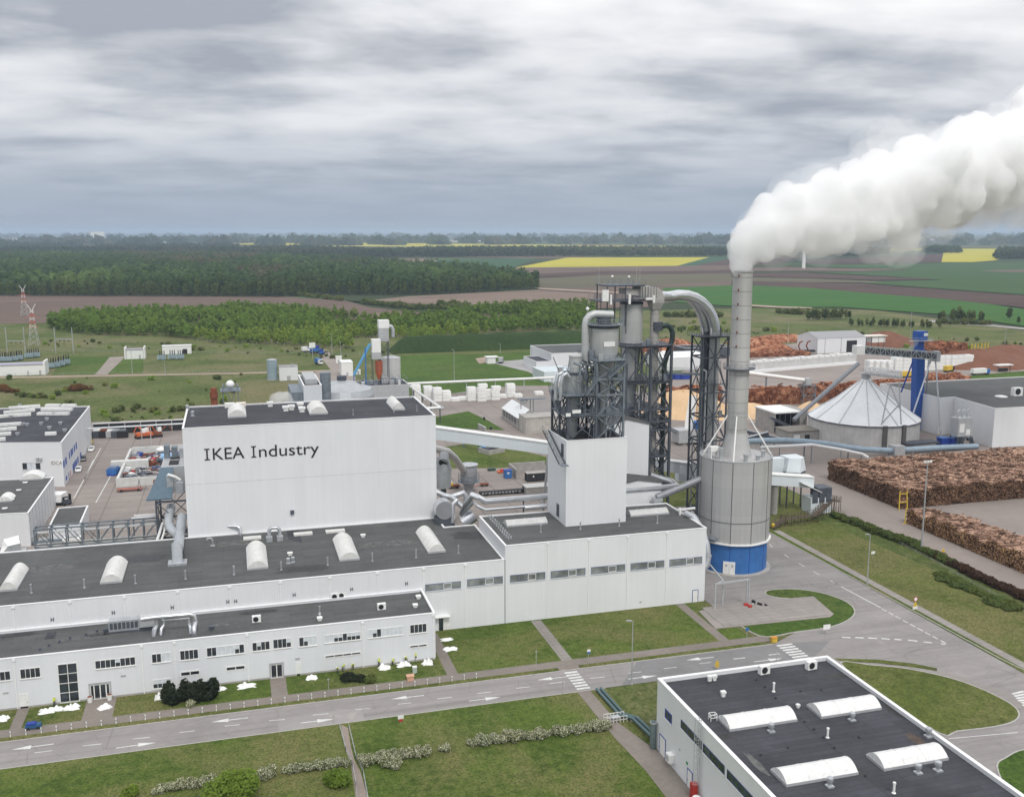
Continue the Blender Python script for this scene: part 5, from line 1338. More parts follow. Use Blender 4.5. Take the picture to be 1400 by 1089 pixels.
for (px,dy,y0_,lab,nm) in ((977.5,-.9,0,'upright silver pipe arching left from the lattice tower, nearer one of the pair',0),(965.5,1.6,0,'upright silver pipe arching left from the lattice tower, farther one of the pair',1)):
    Yp=YG+dy;s=-12.5*nm
    Q=lambda x,y:(lambda q:(q[0],Yp,q[1]))(WY(x,y,Yp))
    t=thing('silver_pipe',lab,'pipe',(Q(px,500)[0],Yp,0),group='silver pipes on the lattice tower')
    c0=(XD_+1.2,YD_+.2+nm*1.2,zl-1.9-nm*.5)
    MB().tube([(c0[0]-.6,c0[1],c0[2]-.1),c0,Q(914,405.6),Q(928,403.3),Q(940+s*.2,404),Q(951+s*.5,407.5),Q(960+s*.7,413.5),Q(968+s*.9,422),Q(973.5+s,432),Q(976.5+s,443),Q(977.5+s,452)],1.3,18).build('arch',STEEL,t,True)
    q=Q(px,452);MB().tube([q,(q[0],Yp,zg-1.5),(q[0],Yp,2)],1.25,18).build('upright',CYD if nm==0 else DARKST,t,True)
    for dx_ in (-1.2,1.25):MB().lathe(q[0]+dx_,Yp-.5,[(.22,zg+.2),(.22,zg+1.9),(.1,zg+2.2)],8).build('lug',WHITEP if dx_<0 else DARKST,t,True)
a_=WY(897,510,YHp);b_=WY(969,509,YG)
t=thing('catwalk','dark steel catwalk bridging from the steel frame to the lattice tower','catwalk',(a_[0],YHp,a_[1]))
MB().bar((a_[0],214,a_[1]),(gx0-.2,YG-2,b_[1]),1.4,.5).build('girder',MIDST,t)
m=MB()
for h in (.8,1.3):
    for d in (-.65,.65):m.bar((a_[0],214+d,a_[1]+h),(gx0-.2,YG-2+d,b_[1]+h),.05)
m.build('railing',MIDST,t)
# ---------------------- pale conveyor gallery
YGA=227.0
gal=[(XI1+.05,29.6),(73.8,23.4),(106,16.8),(137,11.0),(149.0,9.5)]
gt_=thing('conveyor_gallery','long pale blue-white conveyor gallery sloping from the signed hall past the chimney','conveyor',(74,YGA,0))
m=MB();hh=2.75
for i in range(len(gal)-1):
    (x0,z0),(x1,z1_)=gal[i],gal[i+1]
    m.add([(x0,YGA-1.4,z0-hh),(x1,YGA-1.4,z1_-hh),(x1,YGA+1.4,z1_-hh),(x0,YGA+1.4,z0-hh),(x0,YGA-1.4,z0),(x1,YGA-1.4,z1_),(x1,YGA+1.4,z1_),(x0,YGA+1.4,z0)],[(0,3,2,1),(4,5,6,7),(0,1,5,4),(2,3,7,6)]+([(1,2,6,5)] if i==3 else []))
m.build('casing',LIGHTBLUE,gt_)
m=MB()
for i in range(len(gal)-1):
    (x0,z0),(x1,z1_)=gal[i],gal[i+1]
    m.add([(x0,YGA-1.6,z0+.02),(x1,YGA-1.6,z1_+.02),(x1,YGA+1.6,z1_+.02),(x0,YGA+1.6,z0+.02),(x0,YGA-1.6,z0+.3),(x1,YGA-1.6,z1_+.3),(x1,YGA+1.6,z1_+.3),(x0,YGA+1.6,z0+.3)],[(0,3,2,1),(4,5,6,7),(0,1,5,4),(2,3,7,6)])
m.build('roof',WHITEP,gt_)
def gz(x):
    for (x0,z0),(x1,z1_) in zip(gal,gal[1:]):
        if x0 <= x <= x1:return z0+(z1_-z0)*(x-x0)/(x1-x0)-hh
for x in (74.0,124.0):
    for d in (-1.2,1.2):
        MB().tube([(x+d*1.6,YGA+d*.5,0),(x+d*.35,YGA+d,gz(x)-.1)],.32,8).build('leg',GALV,gt_,True)
for x in (138.0,):
    MB().lathe(x,YGA,[(.9,0),(.9,gz(x)-.6),(1.2,gz(x)-.1)],14).build('leg',CONC,gt_,True)
ehx=G(1107,697)[0]
eh=thing('transfer_house','small pale conveyor end house with dark louvres at the gallery foot','conveyor house',(149,YGA-2,0))
MB().box(147.2,153.6,YGA-3.2,YGA+1.2,0,4.4).build('base_walls',LIGHTBLUE,eh)
MB().box(149.5,153.5,YGA-3.1,YGA-3.0+4,4.4,7.0).build('upper_frame',DARKST,eh)
for x in (147.5,149.6,151.7):MB().box(x,x+1.7,YGA-3.28,YGA-3.2,3.0,6.2).build('louvre',DARKST,eh)
m=MB();m.add([(144.5,YGA-2.6,8.6),(150.2,YGA-3.6,5.8),(150.2,YGA-1.6,5.8),(144.5,YGA-.6,8.6),(144.5,YGA-2.6,8.8),(150.2,YGA-3.6,6.0),(150.2,YGA-1.6,6.0),(144.5,YGA-.6,8.8)],[(0,3,2,1),(4,5,6,7),(0,1,5,4),(1,2,6,5),(2,3,7,6),(3,0,4,7)])
m.build('chute',WHITEP,eh)
a_=WY(1071,625,232);b_=WY(1099,641,232)
hd=thing('conveyor_drive_house','white six-sided conveyor head box above the gallery beside the chimney','conveyor',(a_[0],232,b_[1]))
MB().add([(a_[0],230,b_[1]),(b_[0]-3,229,b_[1]-.2),(b_[0],231,b_[1]),(b_[0],235,b_[1]),(a_[0],235,b_[1]),(a_[0]+.8,230.5,a_[1]),(b_[0]-2.4,229.6,a_[1]-.1),(b_[0]-.8,231,a_[1]),(b_[0]-.8,235,a_[1]),(a_[0]+.8,235,a_[1])],[(4,3,2,1,0),(5,6,7,8,9),(0,1,6,5),(1,2,7,6),(2,3,8,7),(3,4,9,8),(4,0,5,9)]).build('casing',LIGHTBLUE,hd)
c_=WY(1052,626,233);d_2=WY(1072,646,233)
MB().box(112,a_[0]+.3,231.8,234.2,d_2[1],c_[1]).build('gallery',LIGHTBLUE,hd)
for x in (a_[0]+1.0,b_[0]-1.2):
    for y in (231,234.5):MB().bar((x,y,0),(x,y,b_[1]),.3).build('leg',DARKST,hd)
MB().box(a_[0]+.2,b_[0]-.4,230.6,234.8,b_[1]-.7,b_[1]-.2).build('drive',DARKST,hd)
random.seed(17)
def clutter(root,x0,x1,y0,y1,zs,n):
    for k in range(n):
        z0,z1_=sorted(random.sample(zs,2));x=random.uniform(x0,x1);y=random.choice((y0+.35,y1-.4,random.uniform(y0,y1)))
        if k % 3==0:MB().tube([(x,y,z0),(x,y,z1_-.6),(x+random.choice((-1,1))*1.3,y,z1_)],random.uniform(.10,.26),8).build('pipe',random.choice((MIDST,DARKST,GALV)),root,True)
        elif k % 3==1:z=random.choice(zs)+.25;MB().box(x-.5,x+.4,y-.3,y+.3,z,z+random.uniform(.8,1.9)).build('valve_box',random.choice((MIDST,DARKST,GREYM)),root)
        else:MB().bar((x,y,z0),(x+random.choice((-1.5,1.5)),y,z1_),.14).build('strut',random.choice((MIDST,DARKST)),root)
clutter(fr,64.8,75.9,YF0,YF1,lv,52);clutter(f2,xc-rc,XH_+.8,211,220,lv2,70);clutter(gt,gx0,gx1,YG-3,YG+3,[0,6,12,18,24,30,36,42],18)
for zc_ in lv2[3:8]:deck(f2,xc-rc-.5,XH_+.8,211.2,220.2,zc_+.2,'f',DARKST)
for xx,yy,zz0,zz1,rt_ in ((70.0,184.2,ZTW,lv[4],fr),(XM_-.8,210.8,5,lv2[8],f2),(gx0-.35,YG-3.3,0,zg,gt)):
    m=MB();m.bar((xx-.25,yy,zz0),(xx-.25,yy,zz1),.07);m.bar((xx+.25,yy,zz0),(xx+.25,yy,zz1),.07)
    for k in range(int((zz1-zz0)/.5)):m.bar((xx-.25,yy,zz0+k*.5),(xx+.25,yy,zz0+k*.5),.05)
    m.build('ladder',MIDST,rt_)
# ---------------------- yard kit
def kit(name,label,cat,loc,parts,rz=0.0,group=None,sc=1.0):
    """a thing whose parts are given in its own frame: b box, c upright cylinder/cone, t tube, s ball"""
    if len(loc)==2:loc=(loc[0],loc[1],0.0)
    r=thing(name,label,cat,loc,rz,group);made={}
    for p in parts:
        nm,mt,specs=p[0],p[1],p[2];m=MB();sm=False
        for s in specs:
            k=s[0];a=[v*sc if not isinstance(v,(tuple,list)) else v for v in s[1:]]
            if k=='b':m.box(*a)
            elif k=='c':m.lathe(a[0],a[1],[(a[2],a[4]),(a[3],a[5])],16);sm=True
            elif k=='t':m.tube([tuple(c*sc for c in q) for q in s[1]],s[2]*sc,s[3] if len(s)>3 else 10);sm=True
            elif k=='r':m.bar(tuple(c*sc for c in s[1]),tuple(c*sc for c in s[2]),s[3]*sc,(s[4] if len(s)>4 else s[3])*sc)
            elif k=='s':m.sphere((a[0],a[1],a[2]),a[3],10,7);sm=True
            elif k=='w':m.tube([(a[0],a[1]-a[4]/2,a[2]),(a[0],a[1]+a[4]/2,a[2])],a[3],12);sm=True
        par=made[p[3]] if len(p)>3 else r
        made[nm]=m.build(nm,mt,par,sm,off=Vector((0,0,0)))
    return r
def pt(x,y,z=0.0):return (*G(x,y,z),z)
def at(x,y,Y):q=WY(x,y,Y);return (q[0],Y,q[1])
YP=197.3
def pipe(label,pts,r,mat=STEEL,name='pipe_run',cat='pipe',n=14,sup=()):
    t=thing(name,label,cat,(pts[0][0],pts[0][1],min(p[2] for p in pts)))
    MB().tube(pts,r,n).build('pipe',mat,t,True)
    for x,y,z in sup:MB().bar((x,y,0),(x,y,z),.25).build('support',DARKST,t)
    return t
zq=lambda x,y:(560+x/7,620+y/7)
A_=lambda x,y,Y=YP:at(*zq(x,y),Y)
zP=A_(1000,432)[2]
xe_=WY(*zr6(985,668),YP)[0]
pipe('thick shiny pipe running behind the white tower and bending at both ends',[A_(500,570,203),A_(545,480,201),A_(600,395,198.5),A_(660,420),(A_(720,432)[0],YP,zP),(xe_-1.0,YP,zP),(xe_,YP+.8,zP),(xe_-.2,YP+3,zP+.4),(xe_-3.5,204.0,zP+1.2)],.68,sup=((A_(1090,400)[0],YP,zP),(xe_-4,YP,zP)))
z2_=A_(1000,505)[2]
pipe('thin shiny pipe below the thick one left of the white tower',[A_(500,600,202),A_(550,530,200.5),A_(612,462,198.5),A_(650,500,196.9),(A_(715,515)[0],196.7,z2_),(63.6,196.7,z2_)],.36)
pipe('short thick silver duct low against the white tower',[(A_(1085,560)[0],196.2,ZH+.8),(63.6,196.2,ZH+.8)],.55)
pipe('matt silver pipe leaving the signed hall and dropping to the right',[(XI1-.2,208,A_(270,350,208)[2]),A_(330,400,207),A_(400,412,206),A_(450,395,206),A_(515,372,206),A_(545,410,206),A_(540,470,206)],.62,GALV)
pipe('matt silver pipe crossing diagonally below the elbow pipes',[A_(400,412,205.5),A_(460,465,205),A_(520,520,204.5),A_(525,560,204)],.62,GALV)
t=thing('fan_volute','shiny round fan housing in the gap beside the signed hall','fan',(44,202,0))
c=A_(330,520,202);MB().tube([(c[0]-.2,200.2,c[2]),(c[0]-.2,203.5,c[2])],2.0,20).build('housing',STEEL,t,True);MB().tube([(c[0]+1.6,200.6,c[2]-3),(c[0]+1.6,200.6,c[2]+1.0),(c[0]+2.6,201,c[2]+1.9)],.5,12).build('inlet',STEEL,t,True)
MB().box(c[0]-2,c[0]+2,200.4,203.4,0,c[2]-1.8).build('base',DARKST,t);MB().tube([(c[0]+4.0,202,c[2]-3.6),(c[0]+6.6,202,c[2]-2.0)],1.5,16).build('drum',STEEL,t,True)
bt=pt(641,673)
t=thing('vent_tank','grey ribbed round tank with overhanging dark-rimmed lid behind the silver pipes','tank',bt)
hT=ZT(bt[0],bt[1],634);TK=ringed('tank_sheet',(0.40,0.42,0.45),1.6,.06,.5)
MB().lathe(bt[0],bt[1],[(1.2,0),(1.5,2.2),(2.45,3.6),(2.45,hT-.5)],26).build('shell',TK,t,True)
MB().lathe(bt[0],bt[1],[(2.35,hT-1.0),(2.35,hT-.35)],26).build('dark_gap',BLACK,t,True);MB().lathe(bt[0],bt[1],[(2.7,hT-.35),(2.75,hT-.05),(.4,hT+.25)],26).build('lid',GALV,t,True)
m=MB()
for z in (4.6,5.7):m.tube([(bt[0]+3.1*cos(2*pi*k/20),bt[1]+3.1*sin(2*pi*k/20),z) for k in range(21)],.06,5)
for k in range(10):m.bar((bt[0]+3.1*cos(pi*k/5),bt[1]+3.1*sin(pi*k/5),3.4),(bt[0]+3.1*cos(pi*k/5),bt[1]+3.1*sin(pi*k/5),5.7),.07)
m.build('guard_rail',MIDST,t);MB().lathe(bt[0],bt[1],[(2.4,3.35),(3.2,3.35),(3.2,3.5),(2.4,3.5)],20,capb=False,capt=False).build('walkway',MIDST,t)
pipe('long pale duct slanting from the signed hall down to the ribbed tank',[(XI1-.1,236,WY(597,603,236)[1]),at(612,617,242),at(622,626,248),(bt[0]-1.5,bt[1]-.5,hT-1.9)],.95,CLADG)
c=at(607.5,630,232);t=thing('silencer','silver vessel with round black mouth beside the signed hall','vessel',(c[0],232,0))
MB().lathe(c[0],233.5,[(1.9,c[2]-7),(2.1,c[2]-2),(1.4,c[2]+.8)],18).build('shell',GALV,t,True);MB().tube([(c[0]-.3,231.8,c[2]-.3),(c[0]+.4,234.2,c[2]+1.0)],1.25,18).build('mouth',GREYM,t,True)
MB().tube([(c[0]-.31,231.7,c[2]-.32),(c[0]-.3,231.79,c[2]-.3)],1.05,18).build('opening',BLACK,t)
MB().bar((c[0],233.5,0),(c[0],233.5,c[2]-7),1.2).build('leg',DARKST,t)
kit('trailer','small brown and yellow trailer loaded with parts near the silver tank','trailer',pt(620,667),[('bed',RUST,[('b',-1.8,1.8,-.9,.9,.6,1.0)]),('load',YELLOW,[('b',-1.5,-.2,-.7,.7,1.0,1.7)]),('sack',WHITEP,[('b',-1.2,-.5,-.4,.4,1.7,2.0)]),('wheel',BLACK,[('w',-1,0,.4,.4,2.0)]),('wheel',BLACK,[('w',1,0,.4,.4,2.0)])])
kit('hand_cart','rust red cart standing by the ribbed tank','cart',pt(662,664),[('bed',RUST,[('b',-1.3,1.3,-.7,.7,.5,.8)]),('handle',REDP,[('r',(-1.3,0,.7),(-3.2,-.4,.1),.12)]),('wheel',BLACK,[('w',-.7,0,.3,.3,1.5)]),('wheel',BLACK,[('w',.8,0,.3,.3,1.5)])])
kit('blue_container','small blue steel skip with a white label by the concrete bay','skip',pt(694,653),[('body',BLUE,[('b',-1.1,1.1,-1,1,.15,2.5)]),('lid',BLUED,[('b',-1.15,1.15,-1.05,1.05,2.5,2.62)]),('label',WHITEP,[('b',-.4,.3,-1.03,-1,1.5,2.0)])])
kit('hand_cart','flat red sledge of parts lying left of the blue skip','cart',pt(687,646),[('bed',ORANGE,[('b',-1.6,1.6,-.8,.8,.2,.7)]),('load',REDP,[('b',-.8,.9,-.5,.5,.7,1.1)])])
kit('parts_heap','dark green crate on the yard edge below the lawn','crate',pt(672,643),[('body',M('dark_green',(0.03,0.08,0.05)),[('b',-1.2,1.2,-.6,.6,0,.7)]),('lid',DARKST,[('b',-1.25,1.25,-.65,.65,.7,.8)])])
b0=pt(706,655);b1=pt(750,655)
kit('concrete_bay','grey concrete bay walls around a black slatted container','wall',b0,[('side_wall',CONC,[('b',0,.4,0,9,0,3.0)]),('back_wall',CONC,[('b',.4,12,8.6,9,0,3.0)])])
kit('black_container','black slatted container inside the concrete bay','container',pt(734,657),[('body',BLACK,[('b',-3.4,3.0,-1,1.6,.2,2.6)]),('slat',DARKST,[('b',-3.4+.45*k,-3.3+.45*k,-1.05,-1,.2,2.6) for k in range(15)]),('roof',CONC,[('b',-3.5,3.1,-1.1,1.7,2.6,2.75)]),('notice',WHITEP,[('b',-1.6,-1.2,-1.09,-1.05,1.5,2.0)])])
kit('low_shed','flat grey concrete shed behind the silver pipes, left of the tower','shed',pt(736,676),[('wall',CONC,[('b',-3.5,4,0,4,0,2.2)]),('roof',M('pale_roof',(0.5,0.5,0.48),.8),[('b',-3.7,4.2,-.2,4.2,2.2,2.4)])])
kit('barge_trailer','long low black trailer with grating behind the silver pipes','trailer',pt(688,675),[('bed',BLACK,[('b',-7,6,-1,1,.5,1.1)]),('grating',GREYM,[('b',-6.6+1.0*k,-6.0+1.0*k,-1.04,-1.0,.6,1.0) for k in range(12)]),('wheel',BLACK,[('w',-5,0,.45,.45,2.1)]),('wheel',BLACK,[('w',4,0,.45,.45,2.1)]),('cab_frame',DARKST,[('b',6,7.6,-1,1,.5,1.7)])])
q0=pt(672,618);cv=thing('belt_conveyor','light blue belt conveyor running down into a concrete pit on the lawn','conveyor',q0)
MB().bar((q0[0]-9.0,q0[1]+12,4.5),(q0[0]-1.5,q0[1]+.5,1.4),1.3,.35).build('belt_frame',M('light_blue_paint',(0.10,0.32,0.55),.5),cv)
for f_ in (.2,.7):MB().bar((q0[0]-9.0+7.5*f_,q0[1]+12-11.5*f_,0),(q0[0]-9.0+7.5*f_,q0[1]+12-11.5*f_,4.3-3.1*f_),.2).build('leg',BLUE,cv)
kit('concrete_pit','square concrete pit with machinery at the foot of the blue conveyor','pit',(q0[0],q0[1]),[('wall',CONC,[('b',-3.5,3.5,-3,-2.6,0,1.6),('b',-3.5,-3.1,-2.6,3,0,1.6),('b',3.1,3.5,-2.6,3,0,1.6),('b',-3.1,3.1,2.6,3,0,1.6)]),('screw',DARKST,[('b',-2.6,2.6,-1,1.5,0,1.9)])],0.4)
kit('retaining_wall','short dark concrete wall beside the grey yard road','wall',pt(659,588),[('wall',CONC,[('b',-.25,.25,-4,4,0,1.8)]),('coping',GREYM,[('b',-.3,.3,-4.1,4.1,1.8,1.9)])],0.1)
for k,p in enumerate(((662,574),(671,587))):kit('waste_bin',('dark bollard-like bin on the yard road','dark bin beside the concrete wall')[k],'bin',pt(*p),[('body',BLACK,[('c',0,0,.4,.45,0,1.1)]),('lid',DARKST,[('c',0,0,.5,.3,1.1,1.3)])])
h0=pt(709,587);h1=pt(687,567)
gabled('pitched_shed','white pitched-roof shed with a row of dark windows by the yard road',h0[0],h0[0]+8.6,h0[1],h0[1]+24,0,4.4,7.6,CONC,M('white_sheet_roof',(0.72,0.73,0.73),.5))
WS=leftw(h0[0]);sh=bpy.data.objects['pitched_shed']
for k in range(5):window(sh,WS,h0[1]+3+4*k,h0[1]+6.0+4*k,1.6,3.9,'ddd',GREYM,GLASS,sill=False)
kit('tank_block','rain-streaked concrete block in front of the pitched shed','tank',(h0[0]+6.6,h0[1]-6),[('wall',M('streaked_concrete',(0.47,0.45,0.41),.9,0,.2,.5,.55),[('b',-6.5,8,-3,5.8,0,6.0)]),('rim',CONC,[('b',-6.7,8.2,-3.2,6,6.0,6.25)])])
kit('hopper_stand','small steel gantry with hopper over the pitched shed roof','gantry',(h0[0]+5,h0[1]+9),[('leg',DARKST,[('r',(-2,-2,0),(-2,-2,10.2),.22)]),('leg',DARKST,[('r',(3,-2,0),(3,-2,10.2),.22)]),('leg',DARKST,[('r',(3,2,0),(3,2,10.2),.22)]),('hopper',GREYM,[('c',0,0,.6,1.4,8.2,9.8)]),('beam',MIDST,[('b',-2.6,8.5,-1,1,10.0,10.4)])])
r0=G(718,537);zR=ZT(r0[0],r0[1],517.5);YR=r0[1];xl_=WY(556,523,YR)[0];xr2=WY(758,515,YR)[0]
pr=thing('pipe_rack','white pipeline on slim posts crossing the green lawn and turning towards the signed hall','pipeline',(xl_,YR,0))
ye_=G(602,557,zR-.5)[1];xj_=G(602,557,zR-.5)[0]
MB().tube([(xr2,YR,zR),(xl_,YR,zR),(xl_-.5,YR-1,zR),(xj_,ye_,zR-.5),(xj_-9,ye_,zR-.6)],.55,10).build('pipe',WHITEP,pr,True)
MB().tube([(xr2,YR+1.3,zR-.1),(xl_+1,YR+1.3,zR-.1),(xl_,YR,zR-.2),(xj_+1.2,ye_-.5,zR-.6),(xj_-9,ye_-1,zR-.7)],.3,8).build('pipe',GALV,pr,True)
for x in np.linspace(xl_+.2,xr2-1,6):MB().bar((x,YR+.5,0),(x,YR+.5,zR-.5),.35).build('post',GREYM,pr)
for f_ in (.25,.5,.75,.99):MB().bar((xl_-.5+(xj_-xl_+.5)*f_,YR-1+(ye_-YR+1)*f_,0),(xl_-.5+(xj_-xl_+.5)*f_,YR-1+(ye_-YR+1)*f_,zR-.8),.4).build('post',DARKST,pr)
BALE=M('white_wrap',(0.80,0.80,0.78),.5,0,.08,.8)
def bale_proto(w,d,h,label,group):
    r=thing('wrapped_bale',label,'bale',(0,0,-50),group=group)
    MB().box(-w/2,w/2,-d/2,d/2,0.06,h).build('pack',BALE,r,off=Vector((0,0,0)))
    MB().box(-w/2-.01,w/2+.01,-.05,.05,.05,h+.02).box(-w/2+.3,-w/2+.38,-d/2-.012,d/2+.012,.05,h+.015).build('strap',GREYM,r,off=Vector((0,0,0)))
    return r
def put_bales(proto,spots,used=[]):
    for i,(x,y,z,rz) in enumerate(spots):
        if i==0:proto.location=(x,y,z);proto.rotation_euler=(0,0,rz)
        else:dup(proto,(x,y,z),rz)
zb5=lambda x,y:(540+x/5.833,430+y/5.833)
sp=[]
for x0,x1,yb,n in ((155,198,700,5),(238,300,682,4),(316,375,695,4),(386,450,692,3),(458,525,695,1),(532,580,687,1),(584,655,690,4),(660,738,694,5),(740,775,682,3),(771,843,684,4),(889,975,662,4),(848,886,668,1),(975,1003,664,1),(1127,1188,645,1)):
    a=G(*zb5(x0,yb));b=G(*zb5(x1,yb));
    for k in range(n):sp.append(((a[0]+b[0])/2+random.uniform(-.12,.12)+(.8 if k==n-1 and x0 in (660,771) else 0),a[1]+1.8+random.uniform(-.1,.1)+(.6 if k==n-1 else 0),k*1.52,random.uniform(-.04,.04)))
put_bales(bale_proto(3.9,3.4,1.5,'white wrapped bale in the stacks along the green lawn','white bales along the green lawn'),sp)
s0=pt(672,497)
kit('small_shed','little white flat-roofed shed at the lawn edge with a lorry beside it','shed',s0,[('wall',WHITEP,[('b',-2.4,2.4,0,5,0,3.6)]),('roof',TRIM,[('b',-3,4.2,-.4,5.4,3.6,3.9)])])
def lorry(label,loc,body,cabm,rz=0.0,L=7.0,group=None):
    return kit('lorry',label,'lorry',loc,[('body',body,[('b',-L/2,L/2-2.2,-1.2,1.2,1.0,3.4)]),('cab',cabm,[('b',L/2-2.1,L/2,-1.15,1.15,.7,2.9)]),('windscreen',GLASS,[('b',L/2,L/2+.04,-1.0,1.0,1.8,2.7)],'cab'),('chassis',BLACK,[('b',-L/2,L/2-.2,-.9,.9,.55,1.0)])]+[('wheel',BLACK,[('w',x,0,.5,.5,2.3)]) for x in (-L/2+1.2,L/2-1.2)],rz,group)
lorry('grey lorry parked beside the little white shed on the lawn',pt(685,496),GREYM,M('dark_cab',(0.12,0.12,0.12)),1.2,6.5)
e=[G(536,484),G(640,480),G(830,473)];tops=[G(556,474),G(640,470),G(830,464)]
m=MB();n_=24
P0=[np.array(e[0])*(1-t)+np.array(e[2])*t for t in np.linspace(0,1,n_)]
for i,p in enumerate(P0):
    hgt=9.5*min(1,i/2.0+.15)*(1+.05*sin(i*1.7));w=15
    for dy,z in ((0,0),(6,hgt*.75),(11,hgt),(17,hgt*.97),(30,0)):m.v.append((p[0]+sin(i*2.1)*.6,p[1]+dy,z if 0<i else z*.2))
for i in range(n_-1):
    for j in range(4):m.f.append((i*5+j,i*5+5+j,i*5+6+j,i*5+1+j))
struct(m,'embankment',grass('bank_grass',(0.030,0.058,0.018),(0.046,0.080,0.022),(0.10,0.10,0.04),dry=.25),True)
def block(name,label,pa,pb,depth,h,wall=WHITE2,roof=FELT,**kw):
    a=G(*pa);b=G(*pb);x0,x1=sorted((a[0],b[0]));y=min(a[1],b[1])
    return building(name,label,[(x0,y),(x1,y),(x1,y+depth),(x0,y+depth)],h,wall,roof,par=.25,loc=(x0,y,0),**kw)
block('packing_hall','white flat hall with grey roof left of the cyclones beyond the lawn',(753,505),(838,502),40,9.0)
bl_=block('garage','low white garage with dark roof and blue container at its front',(733,508),(754,507),24,5.5,WHITE2,FELT2)
block('lean_to','low building with pale sheet roof in front of the packing hall',(744,522),(800,518),20,5.0,LIGHTBLUE,M('pale_sheet_roof',(0.55,0.62,0.64),.5))
kit('blue_container','blue shipping container at the garage front','container',pt(739,506),[('body',BLUE,[('b',-3,3,-1.3,1.3,.1,3.4)]),('door',BLUED,[('b',-2.9,2.9,-1.34,-1.3,.2,3.2)])])
block('sorting_hall','long low white hall seen between the cyclones and the pipe tower',(908,507),(975,503),26,7.0,WHITE2,TRIM)
block('dark_shed','low dark open shed behind the long white hall',(935,488),(1000,486),16,5.5,DARKST,FELT2)
wc=at(905,482,G(930,500)[1]);t=thing('white_conveyor','white roofed conveyor slanting down in front of the dark shed','conveyor',wc)
MB().bar(wc,at(975,500,wc[1]-20),3.2,2.2).build('casing',WHITEP,t);MB().bar((wc[0]+8,wc[1]-2,0),(wc[0]+8,wc[1]-2,wc[2]-1),.4).build('leg',GREYM,t)
for k in range(4):kit('blue_container','blue container in the row below the long white hall','container',pt(911+9*k,518),[('body',BLUED,[('b',-3,2.6,-1.2,1.2,.1,3.2)]),('door',BLUE,[('b',2.6,2.66,-1.1,1.1,.2,3.1)])],group='blue containers below the white hall')
zt3=lambda x,y:(380+x/5.833,420+y/5.833)
YFt=G(530,545)[1]-6
def bp(tl,br,Y,d,zf=None):
    x0,z1_=WY(*(zf or zt3)(*tl),Y);x1,z0_=WY(*(zf or zt3)(*br),Y);return x0,x1,Y,Y+d,z0_,z1_
ft=thing('filter_tower','tall boxy grey and white filter tower with elbow duct behind the signed hall','tower',(58,YFt,0))
x0,x1,y0,y1,z0,zt_2=bp((803,105),(888,165),YFt,4.5);MB().box(x0,x1,y0,y1,z0,zt_2).build('head',WHITEP,ft)
x0b,x1b,_,_,z0b,ztb=bp((805,165),(885,270),YFt+.1,4.3);MB().box(x0b,x1b,YFt+.1,YFt+4.4,z0b,ztb).build('upper_casing',GREYM,ft)
m=MB()
for x in (x0b+.2,x1b-.2):
    for y in (YFt+.3,YFt+4.2):m.bar((x,y,0),(x,y,z0b),.3)
m.bar((x0b,YFt+.3,z0b-6),(x1b,YFt+.3,z0b),.2);m.bar((x1b,YFt+.3,z0b-6),(x0b,YFt+.3,z0b),.2);m.bar((x0b,YFt+.3,z0b-6),(x1b,YFt+.3,z0b-6),.2)
m.build('lattice',DARKST,ft)
MB().tube([at(*zt3(885,150),YFt+2),at(*zt3(903,152),YFt+2),at(*zt3(915,175),YFt+2),at(*zt3(917,235),YFt+2)],.85,12).build('elbow_duct',GALV,ft,True)
m=MB()
for z in (z0b+.3,z0b+1.2):m.bar((x0b-.6,YFt-.7,z),(x1b+.6,YFt-.7,z),.06)
m.box(x0b-.6,x1b+.6,YFt-.8,YFt,z0b-.1,z0b);m.build('gallery',MIDST,ft)
f3=thing('filter_box','shorter white filter box with red hopper left of the filter tower','filter',(54,YFt-5,0))
x0,x1,y0,y1,z0,zt_2=bp((750,258),(823,412),YFt-5,4);MB().box(x0,x1,y0,y1,z0+3,zt_2).build('casing',WHITEP,f3);MB().box(x0-.1,x1+.1,y0-.1,y1,z0,z0+3).build('skirt',GREYM,f3)
c=at(*zt3(805,465),YFt-4);MB().lathe(c[0],c[1],[(.5,c[2]-6.2),(1.6,c[2]-2.8)],12).build('spout',ORANGE,f3,True);MB().lathe(c[0],c[1],[(1.6,c[2]-2.8),(1.7,c[2]+2.2)],12).build('hopper',M('red_brown_paint',(0.32,0.08,0.04)),f3,True)
m=MB()
for x in (x0+.2,x1-.2):
    for y in (y0+.2,y1-.2):m.bar((x,y,0),(x,y,z0+3),.25)
m.build('lattice',DARKST,f3)
a_=at(*zt3(605,540),YFt-6);b_=at(*zt3(735,290),YFt-4);t=thing('elevator_conveyor','light blue inclined conveyor rising to the white filter box','conveyor',(a_[0],a_[1],0))
MB().bar(a_,b_,1.0,.8).build('casing',M('light_blue_paint',(0.10,0.32,0.55)),t);MB().bar((a_[0],a_[1],0),a_,.4).build('leg',BLUE,t)
a_=at(*zt3(700,500),YFt-5);MB().bar((a_[0],a_[1],0),(a_[0],a_[1],a_[2]+10),.5).build('post',BLUE,t)
x0=WY(523,500,YFt+8)[0];x1=WY(549.8,500,YFt+8)[0];rt=(x1-x0)/2
ztk=WY(536,490,YFt+8)[1]
kit('storage_tank','round pale grey storage tank right of the filter tower','tank',((x0+x1)/2,YFt+8+rt),[('shell',ringed('pale_tank',(0.62,0.62,0.60),3.2,.05,.6),[('c',0,0,rt,rt,0,ztk)]),('roof',GREYM,[('c',0,0,rt+.1,rt*.3,ztk,ztk+.8)])])
x0,x1,y0,y1,z0,zt_2=bp((635,560),(1040,690),YFt-10,12)
